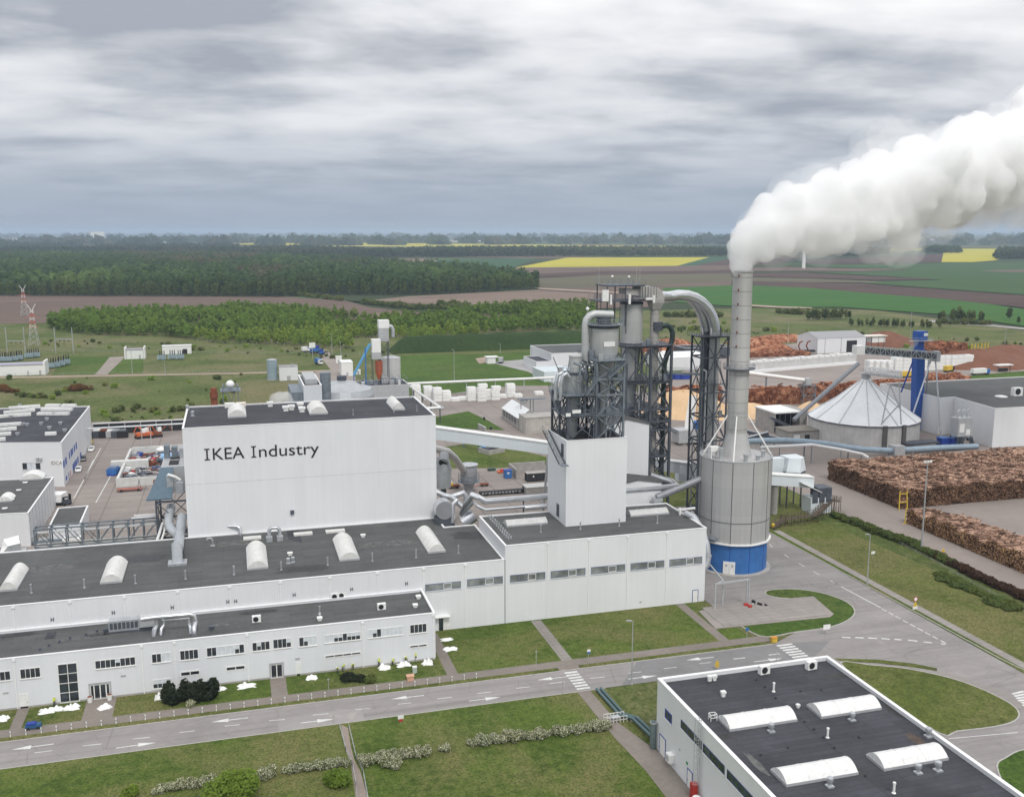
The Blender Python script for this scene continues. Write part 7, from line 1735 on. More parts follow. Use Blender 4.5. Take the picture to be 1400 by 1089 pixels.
# ---------------------- substation in the meadow
zg1=lambda x,y:(x/11.667,460+y/11.667)
s0=pt(0,512);s1=pt(60,512)
kit('switch_house','long white switch house with lilac-grey roof in the substation','building',(s1[0],s1[1]),[('wall',WHITEP,[('b',-42,0,0,9,0,5.6)]),('roof',M('lilac_roof',(0.34,0.34,0.40),.7),[('b',-42,.02,-.4,9.4,5.6,5.9)]),('end_wall',WHITEP,[('b',.02,1.0,-1,10,0,7.2)]),('door',GREYM,[('b',-2.2,-1.2,-.06,0,0,2.4)]),('door',GREYM,[('b',-8,-7.2,-.06,0,0,2.4)])])
b0=pt(173,491);kit('relay_house','small white relay house with white gable walls beside the gravel path','building',b0,[('wall',WHITEP,[('b',0,9.5,0,7,0,5.5)]),('roof',M('grey_roof',(0.3,0.3,0.31)),[('b',-.2,9.7,-.3,7.2,5.5,5.8)]),('gable',WHITEP,[('b',-1.0,-.2,-.8,8,0,7)]),('gable',WHITEP,[('b',9.7,10.5,-.8,8,0,7)]),('door',GREYM,[('b',7,8,-.05,0,0,2.4)])])
b0=pt(222,485);kit('relay_house','long low white kiosk right of the substation lawn','building',b0,[('wall',WHITEP,[('b',0,17,2,7,0,5)]),('roof',TRIM,[('b',-.2,17.2,1.8,7.2,5,5.3)]),('door',BLACK,[('b',12,14.6,1.94,2,0,3)])])
pr_=kit('transformer','dark transformer with black bushings inside the substation','transformer',pt(4,494),[('tank',MIDST,[('b',-2,2,-1.4,1.4,.4,3)]),('radiator',M('pale_blue_metal',(0.40,0.52,0.56)),[('b',-2.6+.5*k,-2.35+.5*k,-2.2,-1.4,.6,2.8) for k in range(10)]),('bushing',BLACK,[('c',-1.2,0,.3,.22,3,5.6),]),('bushing',BLACK,[('c',0,0,.3,.22,3,5.6)]),('bushing',BLACK,[('c',1.2,0,.3,.22,3,5.6)])],0,'substation transformers')
for px,py in ((12,494),(20,493),(27,492),(70,503),(77,502),(84,500),(91,498),(41,489),(50,488),(222,492),(236,491),(247,491)):dup(pr_,pt(px,py),random.uniform(-.1,.1))
for k,(xa_,xb_,yb_,yc,yt) in enumerate(((10,34.5,482,466,447),(76.5,100.5,483,463.5,447))):
    p=pt(xa_,yb_);q=pt(xb_,yb_);h=ZT(p[0],p[1],yt);zc=ZT(p[0],p[1],yc)
    t=thing('line_gantry',('steel portal gantry at the far left of the substation','steel portal gantry right of the switch house')[k],'gantry',p)
    for e_ in (p,q):MB().bar((e_[0],e_[1],0),(e_[0],e_[1],h),.42).build('mast',GALV,t)
    MB().bar((p[0],p[1],zc),(q[0],q[1],zc),.6,.5).build('cross_beam',GALV,t)
    for f_ in (.25,.5,.75):x=p[0]+(q[0]-p[0])*f_;MB().lathe(x,p[1],[(.15,zc-2),(.2,zc-.3)],6).build('insulator',BLACK,t)
PW=M('pylon_white',(0.70,0.68,0.66));PR=M('pylon_red',(0.50,0.12,0.09));PG=M('pylon_grey',(0.42,0.43,0.42))
def pylon(label,px,py,H=27.5):
    p=pt(px,py);t=thing('power_pylon',label,'pylon',p,group='pylons in the meadow');x,y=p[0],p[1]
    def mast(z0,z1,w0,w1,n,mt,nm):
        m=MB()
        for k in range(n):
            a,b=k/n,(k+1)/n;wa,wb=w0+(w1-w0)*a,w0+(w1-w0)*b;za,zb=z0+(z1-z0)*a,z0+(z1-z0)*b
            for sx_,sy_ in ((-1,-1),(1,-1),(1,1),(-1,1)):
                m.bar((x+sx_*wa,y+sy_*wa,za),(x+sx_*wb,y+sy_*wb,zb),.22)
            for sy_ in (-1,1):m.bar((x-wa,y+sy_*wa,za),(x+wb,y+sy_*wb,zb),.14);m.bar((x+wa,y+sy_*wa,za),(x-wb,y+sy_*wb,zb),.14)
        m.build(nm,mt,t)
    mast(0,H*.42,3.0,1.7,3,PG,'lattice');
    for k in range(5):mast(H*(.42+.09*k),H*(.51+.09*k),1.7-.2*k,1.5-.2*k,1,(PW,PR)[k%2],'lattice')
    for s in (-1,1):MB().bar((x+s*.5,y,H*.86),(x+s*2.6,y,H),.4).build('horn',PW,t)
    for z,w_ in ((H*.45,3.6),(H*.68,4.6)):MB().bar((x-w_,y,z),(x+w_,y,z),.3).build('cross_arm',PR,t)
    return t
pylon('red and white lattice pylon with forked head, the nearer of two',47,472);pylon('red and white lattice pylon with forked head, the farther of two',34,432)
wr=MB()
for (a,b) in (((47,0),(34,1)),):
    P=pt(47,472);Q=pt(34,432)
    for w_ in (-3.6,0,3.6):
        pts=[(P[0]+w_+(Q[0]-P[0])*k/12,P[1]+(Q[1]-P[1])*k/12,18.7-4*sin(pi*k/12)*.6) for k in range(13)];wr.tube(pts,.05,4)
solo(wr,'power_line',DARKST,'thin cables sagging between the two pylons','cable',(P[0],P[1],18))
# ---------------------- wood yard on the right
def wood(name,c1,c2,c3,sc):
    t=NT(name);t.set(.9,0,.1)
    v=t.voro(t.pos(),sc,out='Color');s=t.n('ShaderNodeSeparateXYZ');t.l(v,s.inputs[0])
    c=t.ramp(s.outputs[0],[(0.05,c1),(0.5,c2),(0.95,c3)])
    b=t.ramp(t.noise(t.pos(),.22,4,.6),[(.35,0),(.7,1)])
    t.col(t.mix(t.math('MULTIPLY',b,.45),c,lerp3(c1,.9)));return t.m
ENDN=wood('log_end',(0.06,0.032,0.016),(0.36,0.20,0.095),(0.74,0.47,0.23),2.3)
ENDD=wood('dark_log_end',(0.026,0.015,0.009),(0.095,0.054,0.031),(0.30,0.175,0.095),2.3)
BARK=wood('bark',(0.105,0.062,0.043),(0.28,0.168,0.120),(0.54,0.36,0.265),.9)
REDB=wood('red_bark',(0.145,0.055,0.032),(0.32,0.130,0.072),(0.50,0.26,0.15),.6)
def log_batch(C,D,L,R,n=6):
    """one mesh of many logs: centres, unit directions, lengths, radii"""
    C=np.array(C);D=np.array(D);L=np.array(L)[:,None,None];R=np.array(R)[:,None,None]
    up=np.where(np.abs(D[:,2:3])>.9,np.array([[1.,0,0]]),np.array([[0,0,1.]]));A=np.cross(D,up);A /= np.linalg.norm(A,axis=1)[:,None];B=np.cross(D,A)
    an=np.arange(n)*2*pi/n;ring=A[:,None,:]*np.cos(an)[None,:,None]+B[:,None,:]*np.sin(an)[None,:,None]
    P=C[:,None,:]+ring*R;V=np.concatenate([P-D[:,None,:]*L/2,P+D[:,None,:]*L/2],1).reshape(-1,3)
    F=[];mi=[]
    for k in range(len(C)):
        o=k*2*n
        F+=[tuple(o+i for i in range(n))[::-1],tuple(o+n+i for i in range(n))];mi+=[1,1]
        for i in range(n):j=(i+1)%n;F.append((o+i,o+j,o+n+j,o+n+i));mi.append(0)
    return V,F,mi
def mesh_obj(name,V,F,mi,mats,off=(0,0,0)):
    me=bpy.data.meshes.new(name);me.from_pydata((np.array(V)-np.array(off)).tolist(),[],F)
    for m_ in mats:me.materials.append(m_)
    if mi:me.polygons.foreach_set('material_index',mi)
    me.update();o=bpy.data.objects.new(name,me);COL.objects.link(o);o.location=off;return o
LOGS=[]
def log_pile(label,x0,x1,y0,y1,h,faces,r=.16,top=900,ends=None,bark=None,wav=.5,taper=0.0,keep=0):
    C,D,L,R=[],[],[],[]
    hx=lambda x,y:h*(1-taper*(x-x0)/(x1-x0))*(1+.10*wav*sin(x*.55+y*.31)+.08*wav*sin(y*.9+1.3+x*.2))
    st=r*1.85
    def face(n,fix,lo,hi,d):
        row=0;z=r
        while z<h*1.25:
            s=lo+(row%2)*st/2
            while s<hi:
                x,y=(fix,s) if d=='x' else (s,fix)
                if z<hx(x,y):
                    j=random.uniform(-.35,.35);q=random.uniform(.72,1.08)*r
                    C.append((x+1.2+j,s,z) if d=='x' else (s,y+1.2+j,z));D.append((1,0,0) if d=='x' else (0,1,0));L.append(2.4);R.append(q)
                s+=st*random.uniform(.9,1.1)
            z+=st*.9;row+=1
    if 'l' in faces:face(0,x0,y0,y1,'x')
    if 'f' in faces:face(0,y0,x0,x1,'y')
    loose=[]
    for k in range(top):
        x=random.uniform(x0+1.5,x1-1);y=random.uniform(y0+1.0,y1-.5);a=random.gauss(0,.22)+(.35 if sin(x*.3+y*.2)>0 else-.1)
        z=hx(x,y)+random.uniform(-.12,.30);e=random.uniform(-.08,.08);l=random.uniform(2.6,5.0);v=Vector((cos(a),sin(a),e)).normalized();q=random.uniform(.7,1.1)*r
        if k<keep:loose.append((x,y,z+.1,a,l,q))
        else:C.append((x,y,z));D.append(tuple(v));L.append(l);R.append(q)
    V,F,mi=log_batch(C,D,L,R);V=V.tolist();k=len(V)
    nx=max(2,int((x1-x0)/2));ny=max(2,int((y1-y0)/2))
    for i in range(nx+1):
        for j in range(ny+1):
            x=x0+.5+(x1-x0-.5)*i/nx;y=y0+.5+(y1-y0-.5)*j/ny;V.append((x,y,hx(x,y)-.12 if y1-y>.1 else 0))
    for i in range(nx):
        for j in range(ny):F.append((k+i*(ny+1)+j,k+(i+1)*(ny+1)+j,k+(i+1)*(ny+1)+j+1,k+i*(ny+1)+j+1));mi.append(0)
    b=len(V)
    for i in range(nx+1):x=x0+.5+(x1-x0-.5)*i/nx;V.append((x,y0+.5,0))
    for i in range(nx):F.append((b+i,b+i+1,k+(i+1)*(ny+1),k+i*(ny+1)));mi.append(0)
    b=len(V)
    for j in range(ny+1):V.append((x0+.5,y0+.5+(y1-y0-.5)*j/ny,0))
    for j in range(ny):F.append((b+j+1,b+j,k+j,k+j+1));mi.append(0)
    o=mesh_obj('log_pile',V,F,mi,[bark or BARK,ends or ENDN],(x0,y0,0));tag(o,label,'log pile',None,'stuff')
    return loose
lo1=log_pile('big square stack of brown logs in the wood yard beside the lorry road',173.6,252,221.5,256,5.6,'lf',.20,2300,ENDD,keep=150)
lo2=log_pile('long low stack of orange-brown logs nearest the grassy slope',166.8,184,140,210,4.1,'lf',.20,800,None,wav=1.2,taper=.85,keep=150)
def loose_logs(lst,label,group):
    V,F,mi=log_batch([(0,0,0)],[(1,0,0)],[1.0],[1.0],7);pr=mesh_obj('log',V,F,mi,[BARK,ENDN]);first=True
    for x,y,z,a,l,q in lst:
        o=pr if first else pr.copy()
        if not first:COL.objects.link(o)
        first=False;o.location=(x,y,z);o.rotation_euler=(0,random.uniform(-.06,.06),a);o.scale=(l,q,q);tag(o,label,'log',group)
loose_logs(lo1,'loose log lying on top of the big square log stack','loose logs on the big stack');loose_logs(lo2,'loose log lying on the long low log stack by the slope','loose logs on the low stack')
p=pt(1234,697);kit('pile_stake','yellow steel end frame at the corner of the big log stack','frame',p,[('post',YELLOW,[('r',(-1.3,-.2,0),(-1.1,.2,5.4),.22)]),('post',YELLOW,[('r',(1.3,-.2,0),(1.1,.2,5.4),.22)]),('rail',YELLOW,[('r',(-1.2,0,2.2),(1.2,0,2.2),.2),('r',(-1.2,0,4.6),(1.2,0,4.6),.2)])])
p=pt(1237,716);kit('pile_stake','pale yellow leaning stake at the end of the low log stack','stake',p,[('post',YELLOW,[('r',(0,0,0),(.6,.6,4.2),.2)]),('foot',YELLOW,[('r',(-.6,0,.1),(.8,.4,.1),.2)])])
for lab,pa,pb,dep,h,fc in (('long red log stack behind the wood chip heap',(913,556),(956,541),9,6.5,'f'),('long red log stack right of the chimney',(1026,556),(1166,522),9,6.5,'lf'),('short dark-faced log stack beside the green strip',(1271,531),(1322,527),12,4.6,'lf'),('log stack partly hidden behind the cone silo',(1200,540),(1262,535),10,4.5,'f'),('red log stack on the far side of the wood yard',(1266,487),(1322,486),16,6.5,'f'),('low rows of red logs before the debarking line',(1023,489),(1100,484),10,2.0,'f')):
    a=G(*pa);b=G(*pb);n=log_pile(lab,min(a[0],b[0]),max(a[0],b[0]),min(a[1],b[1]),min(a[1],b[1])+dep,h,fc,.30,260,REDB,REDB,1.3)
def heap(label,px,py,w,h,mat,name='bark_heap',cat='heap',el=1.0,rz=0):
    p=pt(px,py);m=MB();n,q=26,8;ph=random.random()*9
    for i in range(q+1):
        t=i/q
        for j in range(n):
            a=2*pi*j/n;r=w*(1-t)*(1+.14*sin(3*a+ph)+.09*sin(7*a+ph*2));x,y=r*cos(a)*el,r*sin(a);m.v.append((p[0]+x*cos(rz)-y*sin(rz),p[1]+x*sin(rz)+y*cos(rz)+w*.8,h*(1-(1-t)**1.7)*(1+.05*sin(5*a+t*9))))
    for i in range(q):
        for j in range(n):k=(j+1)%n;m.f.append((i*n+j,i*n+k,(i+1)*n+k,(i+1)*n+j))
    m.f.append(tuple(q*n+j for j in range(n)))
    return solo(m,name,mat,label,cat,(p[0],p[1]+w*.8,0),True)
CHIP=paving('wood_chips',(0.64,0.445,0.265),2.0,0.0,(0.5,0.33,0.19));BARKH=paving('bark_mulch',(0.19,0.085,0.052),3.0,0.0,(0.3,0.14,0.08))
heap('tall pale orange wood chip heap left of the pipe tower',953,572,17,9.5,CHIP,'chip_heap',el=1.25);heap('flat pale orange wood chip heap right of the chimney',1036,572,14,4.5,CHIP,'chip_heap',el=1.4);heap('small pale chip heap under the steel gantry',1118,562,6,3.5,CHIP,'chip_heap')
heap('red-brown bark heap right of the log yard hall',1224,474,15,9,BARKH,el=1.6);heap('big red-brown bark heap at the right edge',1365,504,20,9,BARKH,el=2.0);heap('orange bark heap left of the log yard hall',1050,482,13,8,REDB,el=1.7);heap('long red bark heap at the back of the yard',1075,468,9,5,REDB,el=5.0);heap('orange log heap behind the dark shed',925,482,12,8,REDB,el=2.2);heap('low reddish bark heap at the far right corner',1398,490,14,7,BARKH,el=2)
f0=G(1178,613);bq=atan2(*f0);RG=19.4;gx,gy=f0[0]+RG*sin(bq),f0[1]+RG*cos(bq);hr=ZT(f0[0],f0[1],582);ha=ZT(gx,gy,516)
gs=thing('cone_silo','huge round concrete silo with white cone roof in the wood yard','silo',(gx,gy,0))
MB().lathe(gx,gy,[(RG,0),(RG,hr)],48,capt=False).build('drum',M('silo_concrete',(0.58,0.57,0.55),.8,0,.14,.25,.3),gs,True)
CONEW=M('white_cone_roof',(0.82,0.83,0.83),.5,.05,.07,.12,.16)
NG=24;MB().lathe(gx,gy,[(RG+.5,hr-.2),(RG*.55,hr+(ha-hr)*.43),(2.0,ha-1.0),(.8,ha)],NG).build('cone_roof',CONEW,gs)
m=MB()
for k in range(0,NG,2):
    a=2*pi*k/NG;b=Vector((cos(a),sin(a)))
    for (r0_,z0_),(r1_,z1_) in (((RG+.5,hr-.1),(RG*.55,hr+(ha-hr)*.43+.1)),((RG*.55,hr+(ha-hr)*.43+.1),(2,ha-.9))):m.bar((gx+b.x*r0_,gy+b.y*r0_,z0_),(gx+b.x*r1_,gy+b.y*r1_,z1_),.35,.2)
m.build('roof_rib',GALV,gs);MB().lathe(gx,gy,[(RG+.1,hr-.45),(RG+.6,hr-.35),(RG+.6,hr-.1),(RG+.1,hr)],48,capb=False,capt=False).build('eaves',DARKST,gs)
for px in (1204.5,1231.5):
    q=G(px,612);d=(Vector(q)-Vector((gx,gy))).normalized();MB().obox((gx+d.x*(RG+.2),gy+d.y*(RG+.2)),(-d.y,d.x),1.6,.8,0,hr+.2).build('buttress',M('dark_concrete',(0.12,0.115,0.11),.9),gs)
MB().box(gx+2,gx+15,gy-RG-3.5,gy-RG+1,1.8,2.4).build('canopy',DARKST,gs)
MB().lathe(gx,gy,[(1.6,ha-.2),(1.6,ha+1.4),(2.3,ha+1.5),(2.3,ha+1.7)],12).build('head',GREYM,gs)
S_=lambda x,y,Y=gy:at(x,y,Y)
cw=thing('silo_catwalk','white railed catwalk on A-frame legs at the cone silo top','catwalk',(gx,gy,ha))
YCW=gy-RG+2;e=S_(1231,516,YCW);a_=(gx,gy,ha+1.6);CWP=lambda f_,d,h:(a_[0]+(e[0]-a_[0])*f_+d*.9,a_[1]+(e[1]-a_[1])*f_+d*.4,a_[2]+(e[2]-a_[2])*f_+h);MB().bar(a_,e,2.2,.6).build('deck',GALV,cw);m=MB()
for h in (1.0,2.2):
    for d in (-.8,.8):m.bar(CWP(0,d,h),CWP(1,d,h),.34)
for k in range(14):f_=k/13;m.bar(CWP(f_,-.8,0),CWP(f_,-.8,2.2),.3);m.bar(CWP(f_,.8,0),CWP(f_,.8,2.2),.3)
m.build('railing',TRIM,cw)
for t0,t1 in (((1217,524),(1205,581)),((1229,521),(1232,580)),((1217,526),(1231,560)),((1206,578),(1230,552))):MB().bar(S_(*t0,YCW),S_(*t1,gy-RG+.6),.34).build('leg',GALV,cw)
tg=thing('truss_gallery','dark truss conveyor gallery with white end box between cone silo and blue elevator','conveyor',(gx,gy+2,ha))
YT=gy+2;a_=S_(1179,483,YT);b_=S_(1277,491,YT);tp=S_(1179,473,YT)[2]-a_[2];m=MB();n=14
for d in (-1.2,1.2):
    for h in (0,tp):m.bar((a_[0],YT+d,a_[2]+h),(b_[0],YT+d,b_[2]+h),.3)
    for k in range(n):f_,g_=k/n,(k+1)/n;xa_,xb2_=a_[0]+(b_[0]-a_[0])*f_,a_[0]+(b_[0]-a_[0])*g_;za,zb=a_[2]+(b_[2]-a_[2])*f_,a_[2]+(b_[2]-a_[2])*g_;m.bar((xa_,YT+d,za),(xa_,YT+d,za+tp),.16);m.bar((xa_,YT+d,za+(0 if k%2 else tp)),(xb2_,YT+d,zb+(tp if k%2 else 0)),.14)
m.build('truss',GALV,tg);MB().add([(a_[0],YT-.8,a_[2]+.2),(b_[0],YT-.8,b_[2]+.2),(b_[0],YT+.8,b_[2]+.2),(a_[0],YT+.8,a_[2]+.2),(a_[0],YT-.8,a_[2]+tp*.8),(b_[0],YT-.8,b_[2]+tp*.8),(b_[0],YT+.8,b_[2]+tp*.8),(a_[0],YT+.8,a_[2]+tp*.8)],[(0,3,2,1),(4,5,6,7),(0,1,5,4),(2,3,7,6)]).build('belt_cover',DARKST,tg)
MB().box(a_[0]-3.4,a_[0],YT-1.5,YT+1.5,a_[2]-.2,a_[2]+tp+.3).build('end_box',WHITEP,tg);MB().box(b_[0],b_[0]+1.6,YT-1.5,YT+1.5,b_[2]-.8,b_[2]+tp+.4).build('drive_box',GREYM,tg)
for t0,t1,Y1_ in (((1279,492),(1286,602),YT-8),((1273,492),(1247,569),YT-12),((1270,492),(1266,540),YT+6),((1248,494),(1232,536),YT+4)):q=S_(*t1,Y1_);MB().tube([S_(*t0,YT),(q[0],Y1_,max(0,q[2]))],.28,8).build('leg',GALV if t1[0] != 1232 else BLUED,tg)
YBE=gy+8;be=thing('bucket_elevator','tall bright blue bucket elevator with stairs near its head','elevator',(S_(1252,600,YBE)[0],YBE,0))
a_=S_(1252,601,YBE);b_=S_(1256,477,YBE);MB().bar((a_[0],YBE,0),(b_[0],YBE,b_[2]),3.6,3.0,(0,1,0)).build('shaft',BLUED if False else M('elevator_blue',(0.02,0.09,0.36),.45,0,.12),be)
c_=S_(1258,453,YBE);MB().bar((b_[0],YBE,b_[2]),(c_[0],YBE,c_[2]-2.5),2.6,2.4,(0,1,0)).build('neck',M('elevator_blue',(0,0,0)),be);MB().box(c_[0]-2,c_[0]+2.2,YBE-1.6,YBE+1.6,c_[2]-3.2,c_[2]+.2).build('head',M('elevator_blue',(0,0,0)),be)
MB().box(c_[0]+.5,c_[0]+2.3,YBE-1.7,YBE-1.55,c_[2]-1.6,c_[2]-.5).build('notice',WHITEP,be);q=S_(1243,466,YBE-2);MB().box(q[0],c_[0]+4,YBE-3,YBE-1.6,q[2]-.2,q[2]).build('platform',GALV,be)
m=MB();q2=S_(1238,487,YBE-3);q3=S_(1254,468,YBE-3)
for d in (-.5,.5):
    for h in (0,1.1):m.bar((q2[0],YBE-3+d,q2[2]+h),(q3[0],YBE-3+d,q3[2]+h),.14)
m.build('stair_flight',GALV,be);m=MB()
for h in (.6,1.2):m.bar((q[0],YBE-3,q[2]+h),(c_[0]+4,YBE-3,q[2]+h),.08)
m.build('railing',GALV,be);MB().bar((q[0]+.3,YBE-2,q[2]),(q[0]+.3,YBE-2,q[2]+11),.1).build('mast',GREYM,be)
a_=S_(1173,497,gy-2);b_=at(1085,574,gy-14);pipe('dull grey pipe slanting from the cone silo top down to the left',[a_,b_],.75,M('dull_grey_metal',(0,0,0)))
w_=[G(1360.6,558.3,14),(290,G(1360.6,558.3,14)[1]-6)];zw3=lambda x,y:(1160+x/5.833,440+y/5.833)
P1=G(*zw3(1170,690),14);P2=G(*zw3(870,605),14);P3=G(*zw3(735,606),14);P4=G(*zw3(592,572),14);
wh=building('storage_hall','big white flat-roofed hall at the right edge behind the log stacks',[P1,(P1[0]+90,P1[1]-3),(P1[0]+90,P4[1]+26),(P4[0],P4[1]+26),P4,P3,(P2[0],P3[1]+.3)],14,WHITE2,FELT,par=.2,loc=(*P1,0))
q=G(*zw3(1340,590),13.8);air_con('big white roof cooling unit on the storage hall at the right edge',(q[0],q[1],13.8),0,2.6)
q=G(*zw3(1217,597),13.8);MB().lathe(q[0],q[1],[(2.2,13.8),(2.2,14.1),(.3,14.5)],16).build('roof_vent',WHITEP,wh,True)
q=pt(1312,612);kit('bag_filter','grey bag filter with white panels and pipes beside the storage hall','filter',q,[('casing',GREYM,[('b',-3,3,-2,2,4.5,11)]),('panel',WHITEP,[('b',-2.4,-.4,-2.1,-2,6,9)]),('panel',WHITEP,[('b',.4,2.0,-2.1,-2,5,7)]),('hopper',MIDST,[('c',0,0,.5,2.2,1.6,4.5)])]+[('leg',DARKST,[('b',x-.15,x+.15,y-.15,y+.15,0,4.5)]) for x in (-2.7,2.7) for y in (-1.7,1.7)]+[('pipe',GALV,[('t',[(x,0,11),(x,0,13),(x+.8,0,13.6)],.3)]) for x in (-2,0,2)]+[('duct',DARKST,[('t',[(3,0,3),(4.6,0,3.4),(5.4,0,1.2),(5.4,0,0)],.6)])])
for px,lab in ((1289,'blue bin against the storage hall, left one'),(1302,'blue bin against the storage hall beside the bag filter')):kit('blue_container',lab,'bin',pt(px,611),[('body',BLUED,[('b',-1.7,1.7,-1.4,1.4,.2,3.4)]),('lid',BLUE,[('b',-1.8,1.8,-1.5,1.5,3.4,3.6)])])
zt8=lambda x,y:(1060+x/4.118,600+y/4.118)
YB2=G(1215,622)[1];TUBE=M('tube_blue_grey',(0.30,0.38,0.45),.4,.3,.1,.5)
pts=[at(1012,604,YB2+2),at(1040,602.5,YB2+1),at(1072,602,YB2),at(1100,603.5,YB2),at(1133,607,YB2),at(1160,611.5,YB2),at(1181,614.2,YB2),at(1215,615.5,YB2),at(1240,614.5,YB2),at(1290,611.5,YB2),at(1336,609.5,YB2)]
tc_=pipe('long blue-grey tube conveyor curving in front of the cone silo',pts,1.0,TUBE,'tube_conveyor','conveyor',14,[(p_[0],p_[1],p_[2]) for p_ in pts[1::2]])
a_=at(1226,615,YB2);MB().box(a_[0]-2,a_[0]+2,YB2-1.8,YB2+1.8,max(0,a_[2]-1.8),a_[2]+1.7).build('joint_box',GREYM,tc_)
t=thing('lower_belt','thin white belt conveyor below the tube conveyor ending in a kinked tip','conveyor',at(1100,609,YB2-3));m=MB();pts=[at(1040,611,YB2-3),at(1066,610,YB2-3),at(1110,607.5,YB2-3),at(1150,614,YB2-3),at(1178,620,YB2-3),at(1187,625,YB2-4)]
m.tube(pts,.5,6);m.build('belt',TRIM,t)
for p_ in pts[1:-1]:MB().bar((p_[0],p_[1],0),p_,.2).build('leg',MIDST,t)
q=G(1058,592);q1=G(1099,592)
kit('open_shed','open-fronted shed with white roof left of the cone silo','shed',q,[('wall',CONC,[('b',0,.5,0,14,0,7.5),('b',.5,q1[0]-q[0],13.5,14,0,7.5)]),('wall',CONC,[('b',q1[0]-q[0],q1[0]-q[0]+3,0,14,0,8)]),('roof',WHITEP,[('b',-.4,q1[0]-q[0]+.4,-.6,14.4,7.5,8)]),('bay_post',DARKST,[('b',2.2+2.3*k,2.5+2.3*k,.1,.4,0,7.5) for k in range(4)]),('dark_bay',BLACK,[('b',.6,q1[0]-q[0]-.2,5,5.2,0,7.4)])])  # black panel added inside the bays stands for the shade under the roof
q=G(1078,606);kit('concrete_ramp','low concrete block with dark doorway at the foot of the cone silo','building',q,[('wall',CONC,[('b',0,12,0,9,0,4.0)]),('roof',M('brown_slab',(0.22,0.20,0.17),.9),[('b',-.3,12.3,-.3,9.3,4,4.4)]),('doorway',BLACK,[('b',6.5,8.5,-.05,0,0,2.8)]),('panel',WHITEP,[('b',2,4.5,-.06,0,.3,3)])])
for i,(p0,p1) in enumerate((((1018,589),(1066,600)),((1054,571),(1092,589)),((1020,600),(1050,592)))):
    a_=at(*p0,G(*p0,6)[1]);b_=at(*p1,a_[1]-2);t=thing('inclined_conveyor',('dark conveyor sloping right behind the chimney','dark conveyor sloping down past the open shed','short dark conveyor crossing behind the chimney')[i],'conveyor',(a_[0],a_[1],0))
    MB().bar(a_,b_,2.0,1.1).build('frame',DARKST,t);MB().bar((a_[0],a_[1],a_[2]+.56),(b_[0],b_[1],b_[2]+.56),1.6,.1).build('belt',GREYM,t)
    for f_ in (.15,.85):c=Vector(a_).lerp(Vector(b_),f_);MB().bar((c.x,c.y,0),tuple(c),.3).build('leg',DARKST,t)
q=G(1116,483);q1=G(1184,481);dpt=13
gabled('log_hall','white steel hall with grey roof and dark opening in the log yard',q[0],q1[0],q[1]-1,q[1]+22,0,9.5,12.5,WHITE2,M('grey_roof',(0.2,0.21,0.22),.6),'x');lh=bpy.data.objects['log_hall']
WL_=front(q[1]-1);m=MB();x0=WY(1157.5,470,q[1]-1)[0];x1=WY(1171.5,470,q[1]-1)[0];wbox(m,WL_,x0,x1,0,.08,0,7.5);m.build('door',BLACK,lh)  # black panel standing for the shade inside the hall's opening
for x in (1128,1150):m=MB();x0=WY(x,470,q[1]-1)[0];wbox(m,WL_,x0-.2,x0+.2,0,.1,0,9.3);m.build('downpipe',GREYM,lh)
kit('white_cabin','flat white cabin on posts right of the log yard hall','cabin',(q1[0]+4,q[1]+4),[('wall',WHITEP,[('b',4,14,0,6,5,9)]),('roof',M('cream',(0,0,0)),[('b',-1,15,-1,7,9,9.4)])]+[('post',DARKST,[('b',x,x+.3,0,.3,0,9)]) for x in (0,4,9,13)])
a=G(1020,510);b=G(1168,497);th=-.0
dl=thing('debarking_line','long pale concrete trough line with white flaps across the log yard','conveyor',(a[0],a[1],0));L_=sqrt((b[0]-a[0])**2+(b[1]-a[1])**2);u_=((b[0]-a[0])/L_,(b[1]-a[1])/L_);c_=((a[0]+b[0])/2-u_[1]*-3,(a[1]+b[1])/2+3)
MB().obox(c_,u_,L_,6,0,5.2).build('wall',M('pale_concrete_wall',(0.52,0.52,0.51),.85,0,.1,.3,.2),dl);MB().obox((c_[0],c_[1]-4.0),u_,L_,2,0,1.4).build('ledge',TRIM,dl)
for k in range(17):s=-L_/2+4+k*(L_-8)/16;MB().obox((c_[0]+u_[0]*s,c_[1]+u_[1]*s-1.5),u_,3.6,3,5.2,6.0+(k%3)*.25).build('flap',WHITEP,dl)
t=thing('log_feeder','dark log feeder deck with curved arms before the log yard hall','machine',pt(1060,486));x,y=G(1025,487);x1=G(1112,483)[0]
MB().box(x,x1,y,y+3,1.2,2.4).build('deck',BLACK,t)
for k in range(9):MB().box(x+4+k*(x1-x-8)/8-.3,x+4+k*(x1-x-8)/8+.3,y+1,y+2,0,1.2).build('leg',DARKST,t)
for k in (.78,.90):xx=x+(x1-x)*k;MB().tube([(xx,y+1,2.4),(xx-1.5,y+1,5),(xx-.5,y+1,7.5),(xx+1.2,y+1,8.0)],.45,8).build('arm',RUST,t,True)
a_=at(1018,509,G(1040,548)[1]);b_=at(1104,520,G(1104,552)[1]);t=thing('white_conveyor','white tube conveyor slanting right of the chimney to a steel gantry','conveyor',(a_[0],a_[1],0))
MB().tube([a_,b_],.85,10).build('casing',WHITEP,t,True);MB().box(b_[0]-1.4,b_[0]+1.2,b_[1]-1.4,b_[1]+1.4,b_[2]-2,b_[2]+1).build('head',GREYM,t)
c=Vector(a_).lerp(Vector(b_),.35);MB().bar((c.x,c.y,0),tuple(c),.5).build('leg',MIDST,t)
t=thing('steel_gantry','blue-grey steel gantry under the head of the white tube conveyor','gantry',(b_[0],b_[1],0));lattice(t,[b_[0]-3,b_[0]+3],[b_[1]-2,b_[1]+2],[0,4,b_[2]-1.8],.3,.25,.16,MIDST)
